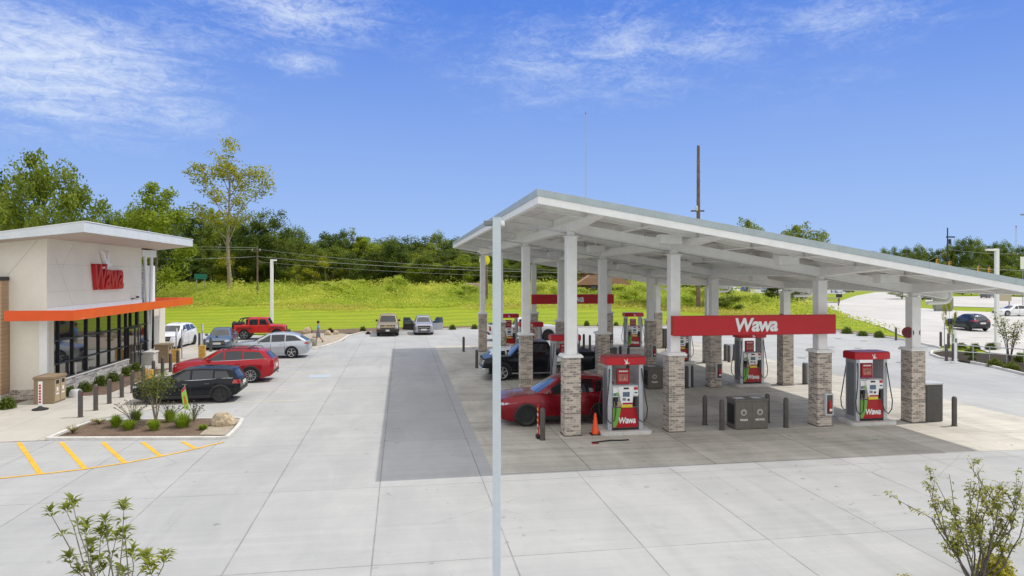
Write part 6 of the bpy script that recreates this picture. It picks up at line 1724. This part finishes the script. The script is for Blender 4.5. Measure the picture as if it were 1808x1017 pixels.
for i, s_ in enumerate(stems):
    dy = rr.uniform(-.35, .35); pts = []
    for k, (px, py) in enumerate(s_):
        yy = Yf + dy*k/3; p = at(px, py, yy) - t0; pts.append(p)
    pts[0] = Vector((rr.uniform(-.04, .04), rr.uniform(-.04, .04), 0.0))
    sb.tube(pts, [.013, .010, .008, .004], 6)
    for seg in (2.25, 2.6, 2.85, 3.0):
        if seg < 2.8 and rr.random() < .35: continue
        k = min(2, int(seg)); f_ = seg-k; p = pts[k].lerp(pts[k+1], f_); nl_ = 12 if seg == 3.0 else 7
        a0 = rr.uniform(0, 6.28); yel = rr.random()
        for q in range(nl_):
            a = a0 + q*2*PI/nl_ + rr.uniform(-.2, .2); el_ = rr.uniform(.0, .95) if seg < 3 else rr.uniform(.1, 1.2)
            d = Vector((math.cos(a)*math.cos(el_), math.sin(a)*math.cos(el_), math.sin(el_)))
            base = p + d*.02; ln = rr.uniform(.12, .20)
            leaf_geo(lb_, tn, base, d, Vector((0, 0, 1)) if abs(d.z) < .9 else Vector((1, 0, 0)), ln, ln*rr.uniform(.30, .42), min(1, max(0, (.25 if px < 230 else .62) + .5*(yel-.4) + rr.uniform(-.15, .2))))
sb.build('stem', mat('sapling_stem', (.20, .18, .12), .8, var=.2), t, smooth=60)
build_leaves(lb_, tn, leafmat('leaf_sapling', (.05, .095, .02), (.17, .22, .035), (.56, .52, .03), trans=.35), t)
# twiggy multi stemmed tree, bottom right
Yr = 11.6
t = thing('young_tree', 'twiggy multi stemmed young tree with small sparse leaves, bottom right foreground', 'tree', (at(1722, 1000, Yr).x, Yr, 0), 0); t0 = t.location.copy()
rr = random.Random(33); sb = MB(); lb_ = MB(); tn = []
mains = [[(1716, 1050), (1695, 990), (1662, 930), (1640, 862)], [(1720, 1050), (1690, 985), (1645, 915), (1602, 893)], [(1720, 1050), (1708, 985), (1690, 930), (1676, 838)], [(1724, 1050), (1722, 980), (1712, 910), (1714, 850)],
         [(1726, 1050), (1735, 985), (1722, 915), (1736, 845)], [(1728, 1050), (1742, 985), (1758, 920), (1748, 855)], [(1730, 1050), (1738, 990), (1775, 940), (1798, 868)], [(1732, 1050), (1756, 1000), (1786, 930), (1806, 850)],
         [(1730, 1050), (1770, 1000), (1800, 950), (1815, 890)], [(1718, 1050), (1700, 1000), (1672, 950), (1655, 880)], [(1722, 1050), (1716, 990), (1700, 940), (1652, 850)], [(1728, 1050), (1732, 950), (1740, 900), (1770, 860)], [(1726, 1050), (1745, 980), (1790, 900), (1790, 880)], [(1728, 1050), (1750, 960), (1762, 900), (1725, 835)]]
def twig(p, d, ln, r0, lev):
    n_ = 4; pts = [p]; dd = d.copy()
    for k in range(n_):
        dd = (dd + Vector((rr.uniform(-.16, .16), rr.uniform(-.16, .16), rr.uniform(-.02, .14)))).normalized(); pts.append(pts[-1] + dd*ln/n_)
    sb.tube(pts, [r0*(1-.18*k) for k in range(n_+1)], 5)
    leafy(pts, 3 + lev)
    if lev < 2:
        for k in range(rr.randint(1, 3)):
            i = rr.randint(1, n_-1); a = rr.uniform(0, 6.28); side_ = Vector((math.cos(a), math.sin(a), .5))
            twig(pts[i], (dd*.8 + side_*.55).normalized(), ln*rr.uniform(.45, .7), r0*.6, lev+1)
def leafy(pts, n_):
    for k in range(n_):
        i = rr.randint(1, len(pts)-1); p = pts[i-1].lerp(pts[i], rr.random()); a = rr.uniform(0, 6.28); el_ = rr.uniform(-.6, .7)
        d = Vector((math.cos(a)*math.cos(el_), math.sin(a)*math.cos(el_), math.sin(el_))); ln = rr.uniform(.055, .10)
        leaf_geo(lb_, tn, p + d*.012, d, Vector((0, 0, 1)), ln, ln*rr.uniform(.55, .8), rr.random()**1.2)
for s_ in mains:
    pts = [Vector((rr.uniform(-.08, .08), rr.uniform(-.08, .08), 0))]; dy = rr.uniform(-.55, .55)
    for k in (1, 2, 3): pts.append(at(s_[k][0], s_[k][1], Yr + dy*k/3) - t0)
    fine_ = []
    for k in range(3):
        for q in range(3): fine_.append(pts[k].lerp(pts[k+1], q/3) + Vector((rr.uniform(-.015, .015), rr.uniform(-.02, .02), 0)))
    fine_.append(pts[3]); L0 = len(fine_)
    sb.tube(fine_, [.017*(1-.085*k) for k in range(L0)], 6)
    leafy(fine_[-5:], 9)
    for k in range(5):
        i = rr.randint(3, L0-2); d0 = (fine_[i+1]-fine_[i]).normalized(); a = rr.uniform(0, 6.28)
        twig(fine_[i], (d0 + Vector((math.cos(a)*.6, math.sin(a)*.6, .1))).normalized(), rr.uniform(.22, .48), .007, 1 if k % 2 else 0)
sb.build('trunk', M_twig, t, smooth=60)
build_leaves(lb_, tn, leafmat('leaf_twiggy', (.14, .16, .03), (.30, .32, .05), (.50, .45, .08), trans=.45), t, 'crown')
shrub('round_shrub', 'c', L_gold, 1757, 1022, 62, 44, 'golden yellow rounded shrub peeping in at the bottom right corner')
shrub('round_shrub', 'c', L_gold, 1600, 1050, 40, 34, 'small golden shrub just below the bottom right edge of the paving')
# ---- island planting
def grass_clump(px, py, wpx, hpx, label, seed, m_=None):
    P0 = G(px, py); Y = P0.y; w = wpx*Y/F/2; h = hpx*Y/F
    t = thing('grass_clump', label, 'ornamental grass', (P0.x, P0.y, .075), 0, 'ornamental grasses in the island bed')
    rr = random.Random(seed); b = MB(); tn = []
    for k in range(320):
        a = rr.uniform(0, 6.28); r0 = rr.random()**.5*w*.45; sp_ = rr.random()**.7; x, y = r0*math.cos(a), r0*math.sin(a)
        dx, dy = math.cos(a)*w*sp_, math.sin(a)*w*sp_; hh = h*rr.uniform(.55, 1.05)*(1-.45*sp_*sp_)
        wv = Vector((-math.sin(a), math.cos(a), 0))*.009
        p0, p1, p2 = Vector((x, y, 0)), Vector((x+dx*.35, y+dy*.35, hh*.7)), Vector((x+dx, y+dy, hh))
        i0 = len(b.v); b.add([p0-wv, p0+wv, p1+wv, p1-wv, p2], [(0, 1, 2, 3), (3, 2, 4)]); tn += [min(1, max(0, rr.gauss(.5, .25)))]*5
    build_leaves(b, tn, m_ or L_grass, t, 'blades')
for i, a in enumerate([(205, 757, 27, 24, 'grass clump leftmost in the island bed'), (228, 762, 30, 20, 'grass clump second from left at the front of the island bed'), (240, 745, 24, 20, 'grass clump behind the second one in the island bed'), (272, 763, 26, 22, 'grass clump at the foot of the small island tree'),
                       (322, 757, 42, 30, 'widest grass clump right of the small island tree'), (300, 748, 26, 24, 'darker grass clump between island tree and widest clump'), (358, 762, 18, 10, 'smallest low grass clump beside the boulder')]): grass_clump(*a, seed=i+50)
def perennial(px, py, wpx, hpx, label, seed, m_, flowers=True):
    P0 = G(px, py); Y = P0.y; w = wpx*Y/F/2; h = hpx*Y/F; t = thing('perennial', label, 'plant', (P0.x, P0.y, .075), 0)
    rr = random.Random(seed); b = MB(); s_ = MB(); tn = []; f_ = MB()
    for k in range(26):
        a = rr.uniform(0, 6.28); q = rr.random()**.5; p2 = Vector((w*q*math.cos(a), w*q*.7*math.sin(a), h*rr.uniform(.6, 1.05)*(1-.3*q))); p1 = Vector((p2.x*.4, p2.y*.4, p2.z*.55))
        s_.tube([(0, 0, 0), p1, p2], .005, 4)
        for j in range(7):
            u_ = rr.uniform(.2, .95); p = Vector((0, 0, 0)).lerp(p1, u_*2) if u_ < .5 else p1.lerp(p2, u_*2-1); a2 = rr.uniform(0, 6.28)
            leaf_geo(b, tn, p, Vector((math.cos(a2), math.sin(a2), .4)), Vector((0, 0, 1)), rr.uniform(.04, .09), .03, rr.random())
        if flowers: f_.lathe([(.004, -.02), (.028, -.008), (.028, .01), (.004, .02)], p2, 6)
    s_.build('stem', M_twig, t); build_leaves(b, tn, m_, t)
    if flowers: f_.build('flower_heads', mat('seed_head', (.09, .07, .05), .9), t)
perennial(232, 748, 60, 44, 'airy perennial with dark seed heads left of the island tree', 4, L_shrub)
perennial(300, 747, 50, 40, 'airy perennial with dark seed heads right of the island tree', 5, L_shrub)
perennial(342, 747, 46, 36, 'airy perennial with dark seed heads behind the widest grass clump', 6, L_shrub)
perennial(128, 769, 40, 18, 'pale spreading plant at the left tip of the island bed', 7, L_gold, False)
perennial(175, 752, 34, 12, 'pale low plant along the back of the island bed', 8, L_gold, False)
t = thing('small_tree', 'small leafy tree with several thin stems in the island bed', 'tree', (*G(275, 752).xy, .07), 0)
Yt = t.location.y; rr = random.Random(9); s_ = MB(); b = MB(); tn = []
for k in range(7):
    a = k*.9; q = .30 if k else .05; top = Vector((q*math.cos(a)*1.5, q*math.sin(a)*1.5, rr.uniform(1.3, 1.9))); m1 = Vector((top.x*.3, top.y*.3, .75)); s_.tube([(0, 0, 0), m1, top], [.022, .016, .006], 6)
    for j in range(130):
        c = m1.lerp(top, rr.uniform(.35, 1.05)) + Vector((rr.gauss(0, .20), rr.gauss(0, .20), rr.gauss(0, .14))); a2 = rr.uniform(0, 6.28); el_ = rr.uniform(-.5, .8)
        leaf_geo(b, tn, c, Vector((math.cos(a2)*math.cos(el_), math.sin(a2)*math.cos(el_), math.sin(el_))), Vector((0, 0, 1)), rr.uniform(.08, .12), .065, min(1, rr.random()**1.1))
s_.build('trunk', M_lbark, t, smooth=60); build_leaves(b, tn, L_shrub, t, 'crown')
t = thing('young_tree', 'loose leaved young shrub tree in the planting bed by the right edge', 'tree', (*G(1783, 642).xy, .05), 0)
rr = random.Random(19); s_ = MB(); b = MB(); tn = []
for k in range(9):
    a = k*.7; top = Vector((rr.uniform(.2, .95)*math.cos(a), rr.uniform(.2, .9)*math.sin(a), rr.uniform(1.6, 3.1))); m1 = Vector((top.x*.35, top.y*.35, top.z*.45)); s_.tube([(0, 0, 0), m1, top], [.03, .02, .008], 6)
    for j in range(60):
        c = m1.lerp(top, rr.uniform(.2, 1.05)) + Vector((rr.gauss(0, .13), rr.gauss(0, .13), rr.gauss(0, .10))); a2 = rr.uniform(0, 6.28); el_ = rr.uniform(-.5, .8)
        leaf_geo(b, tn, c, Vector((math.cos(a2)*math.cos(el_), math.sin(a2)*math.cos(el_), math.sin(el_))), Vector((0, 0, 1)), rr.uniform(.12, .2), .10, rr.random())
s_.build('trunk', M_twig, t, smooth=60); build_leaves(b, tn, L_shrub, t, 'crown')
# ---- boulders
def boulder(px, py, wpx, hpx, label, seed, z=.08, m_=None, dpt=.8):
    P0 = G(px, py); Y = P0.y; w = wpx*Y/F/2; h = hpx*Y/F
    b = bmesh.new(); bmesh.ops.create_icosphere(b, subdivisions=4, radius=1)
    rs = random.Random(seed)
    planes = [(Vector((rs.uniform(-1, 1), rs.uniform(-1, 1), rs.uniform(-.2, 1))).normalized(), rs.uniform(.62, .88)) for _ in range(9)] + [(Vector((.15, -.1, 1)).normalized(), .62), (Vector((-.6, -.4, .7)).normalized(), .72)]
    for v in b.verts:
        p = v.co.copy()
        for nn, d in planes:
            q = p.dot(nn)
            if q > d: p -= nn*(q-d)*.85
        p *= 1 + .10*mn.noise(p*2.2 + Vector((seed, 0, 0))) + .05*mn.noise(p*6)
        v.co = p
    me = bpy.data.meshes.new('boulder'); b.to_mesh(me); b.free(); me.materials.append(m_ or M_rock); me.polygons.foreach_set('use_smooth', [True]*len(me.polygons)); me.set_sharp_from_angle(angle=R_(34))
    o = bpy.data.objects.new('boulder', me); COL.objects.link(o); o.location = (P0.x, P0.y+w*.6, z+h*.30); o.scale = (w*1.05, w*dpt, h*.78); o.rotation_euler = (0, 0, seed)
    return tag(o, label, 'rock')
boulder(388, 757, 44, 27, 'large cream and brown boulder at the right end of the island bed', 3)
boulder(540, 590, 16, 12, 'cream boulder left of the walking person', 4); boulder(556, 598, 14, 8, 'small pale rock behind the walking person', 5); boulder(578, 593, 14, 9, 'cream rock just right of the walking person', 6)
boulder(592, 592, 10, 8, 'small tan rock further right of the walking person', 7); boulder(551, 612, 17, 14, 'grey brown boulder behind the tail of the silver crossover', 8, m_=mat('grey_rock', (.22, .20, .16), .9, var=.3, vscale=3)); boulder(526, 600, 13, 9, 'tan rock hidden partly by the silver crossover', 9)
# pale debris on the mulch: nothing placed

# ================================================================== PERSON
def person(px, py, label):
    P0 = G(px, py); t = bpy.data.objects.new('person', None)
    jt = {'pelvis': (0, 0, .93), 'belly': (0, 0, 1.10), 'chest': (.01, 0, 1.32), 'neck': (.0, 0, 1.47), 'head0': (-.02, 0, 1.56), 'head1': (-.03, 0, 1.66),
          'shL': (0, -.17, 1.40), 'elL': (.05, -.24, 1.13), 'wrL': (-.10, -.24, .93), 'hdL': (-.15, -.235, .85), 'shR': (0, .17, 1.40), 'elR': (.04, .24, 1.14), 'wrR': (-.02, .25, .90), 'hdR': (-.04, .25, .82),
          'hipL': (0, -.09, .90), 'knL': (-.10, -.10, .50), 'anL': (-.14, -.10, .09), 'toL': (-.33, -.10, .035), 'hipR': (0, .09, .90), 'knR': (.08, .10, .50), 'anR': (.32, .10, .20), 'toR': (.28, .10, .04)}
    rad = {'pelvis': .135, 'belly': .125, 'chest': .145, 'neck': .06, 'head0': .085, 'head1': .09, 'sh': .07, 'el': .046, 'wr': .032, 'hd': .038, 'hip': .09, 'kn': .060, 'an': .042, 'to': .038}
    ed = [('pelvis', 'belly'), ('belly', 'chest'), ('chest', 'neck'), ('neck', 'head0'), ('head0', 'head1'), ('chest', 'shL'), ('shL', 'elL'), ('elL', 'wrL'), ('wrL', 'hdL'), ('chest', 'shR'), ('shR', 'elR'), ('elR', 'wrR'), ('wrR', 'hdR'),
          ('pelvis', 'hipL'), ('hipL', 'knL'), ('knL', 'anL'), ('anL', 'toL'), ('pelvis', 'hipR'), ('hipR', 'knR'), ('knR', 'anR'), ('anR', 'toR')]
    def skin(names, edges, nm, m_, grow=1.0, parent=None):
        me = bpy.data.meshes.new(nm); idx = {n_: i for i, n_ in enumerate(names)}
        me.from_pydata([jt[n_] for n_ in names], [(idx[a], idx[b_]) for a, b_ in edges], [])
        o = bpy.data.objects.new(nm, me); COL.objects.link(o); md = o.modifiers.new('skin', 'SKIN'); md.use_smooth_shade = True; o.modifiers.new('sub', 'SUBSURF').levels = 2
        for i, n_ in enumerate(names):
            key = n_ if n_ in rad else n_[:-1]; q = rad[key]*grow; me.skin_vertices[0].data[i].radius = (q, q*(.8 if n_ in ('chest', 'belly', 'pelvis') else 1)); me.skin_vertices[0].data[i].use_root = (i == 0)
        dg = bpy.context.evaluated_depsgraph_get(); m2 = bpy.data.meshes.new_from_object(o.evaluated_get(dg)); bpy.data.objects.remove(o)
        m2.name = nm; m2.materials.clear(); m2.materials.append(m_); o = bpy.data.objects.new(nm, m2); COL.objects.link(o)
        if parent: o.parent = parent
        return o
    skinm = mat('skin_tone', (.36, .20, .13), .6)
    COL.objects.link(t); t.location = P0 + Vector((0, 0, .0)); t.rotation_euler = (0, 0, .25)
    names = list(jt); names.remove('pelvis'); names = ['pelvis'] + names
    body = skin(names, ed, 'body', skinm, 1.0, t)
    shirt = skin(['belly', 'pelvis', 'chest', 'shL', 'shR'], [('pelvis', 'belly'), ('belly', 'chest'), ('chest', 'shL'), ('chest', 'shR')], 'shirt', mat('shirt_blue', (.13, .38, .72), .8), 1.16, t)
    sl = MB()
    for sd in ('L', 'R'):
        a, e = Vector(jt['sh'+sd]), Vector(jt['el'+sd]); sl.tube([a, a.lerp(e, .72)], .082, 10, r2=.075)
    sl.build('sleeve', MATS['shirt_blue'], t, smooth=60)
    sh = MB()
    for sd in ('L', 'R'):
        a, e = Vector(jt['hip'+sd]), Vector(jt['kn'+sd]); sh.tube([a + Vector((0, 0, .05)), a.lerp(e, .5), a.lerp(e, .98)], [.115, .105, .10], 12)
    sh.build('shorts', mat('shorts_grey', (.17, .19, .24), .85), t, smooth=60)
    so_ = MB()
    for sd in ('L', 'R'):
        a, e = Vector(jt['an'+sd]), Vector(jt['to'+sd]); so_.tube([a + Vector((.05, 0, -.03)), a.lerp(e, .5) + Vector((0, 0, -.01)), e + Vector((-.02, 0, 0))], [.05, .055, .035], 10)
    so_.build('shoe', M_black, t, smooth=60)
    hb = MB(); hb.lathe([(.01, -.09), (.085, -.07), (.108, .0), (.10, .06), (.06, .10), (.01, .112)], (-.012, 0, 1.655), 14); hb.build('hair', mat('hair_dark', (.03, .022, .018), .8), t, smooth=60)
    # face and fingers
    fc = MB(); fc.lathe([(.002, -.02), (.014, -.01), (.002, .012)], (-.128, 0, 1.60), 8); fc.bx(-.122, -.112, -.03, .03, 1.552, 1.560); fc.build('nose_and_mouth', mat('skin_shade', (.30, .15, .10), .6), t)
    ey = MB()
    for y in (-.034, .034): ey.lathe([(.002, -.008), (.010, 0), (.002, .008)], (-.112, y, 1.622), 8)
    ey.build('eyes', M_black, t)
    er = MB()
    for y in (-.098, .098): er.lathe([(.004, -.03), (.020, 0), (.004, .03)], (-.02, y, 1.605), 8)
    er.build('ears', skinm, t)
    fg_ = MB()
    for sd in ('L', 'R'):
        h_ = Vector(jt['hd'+sd]); yy = 1 if sd == 'R' else -1
        for k in range(4):
            o_ = Vector((-.032 + .021*k, 0, -.02)); ln = (.07, .08, .076, .06)[k]; fg_.tube([h_+o_, h_+o_+Vector((-.004, -yy*.008, -ln*.55)), h_+o_+Vector((-.006, -yy*.025, -ln))], .009, 6, r2=.006)
        fg_.tube([h_+Vector((-.03, 0, .01)), h_+Vector((-.055, -yy*.01, -.02)), h_+Vector((-.058, -yy*.015, -.045))], .010, 6, r2=.007)
    fg_.build('fingers', skinm, t)
    tag(t, label, 'person'); t['label'] = label
    return t
person(562, 606, 'person in a blue t-shirt and dark shorts walking left past the rocks')
for lb, lst in LABELS.items():
    if len(lst) > 1 and not all(g for _, g in lst): print('DUP LABEL', lb, lst[:3])
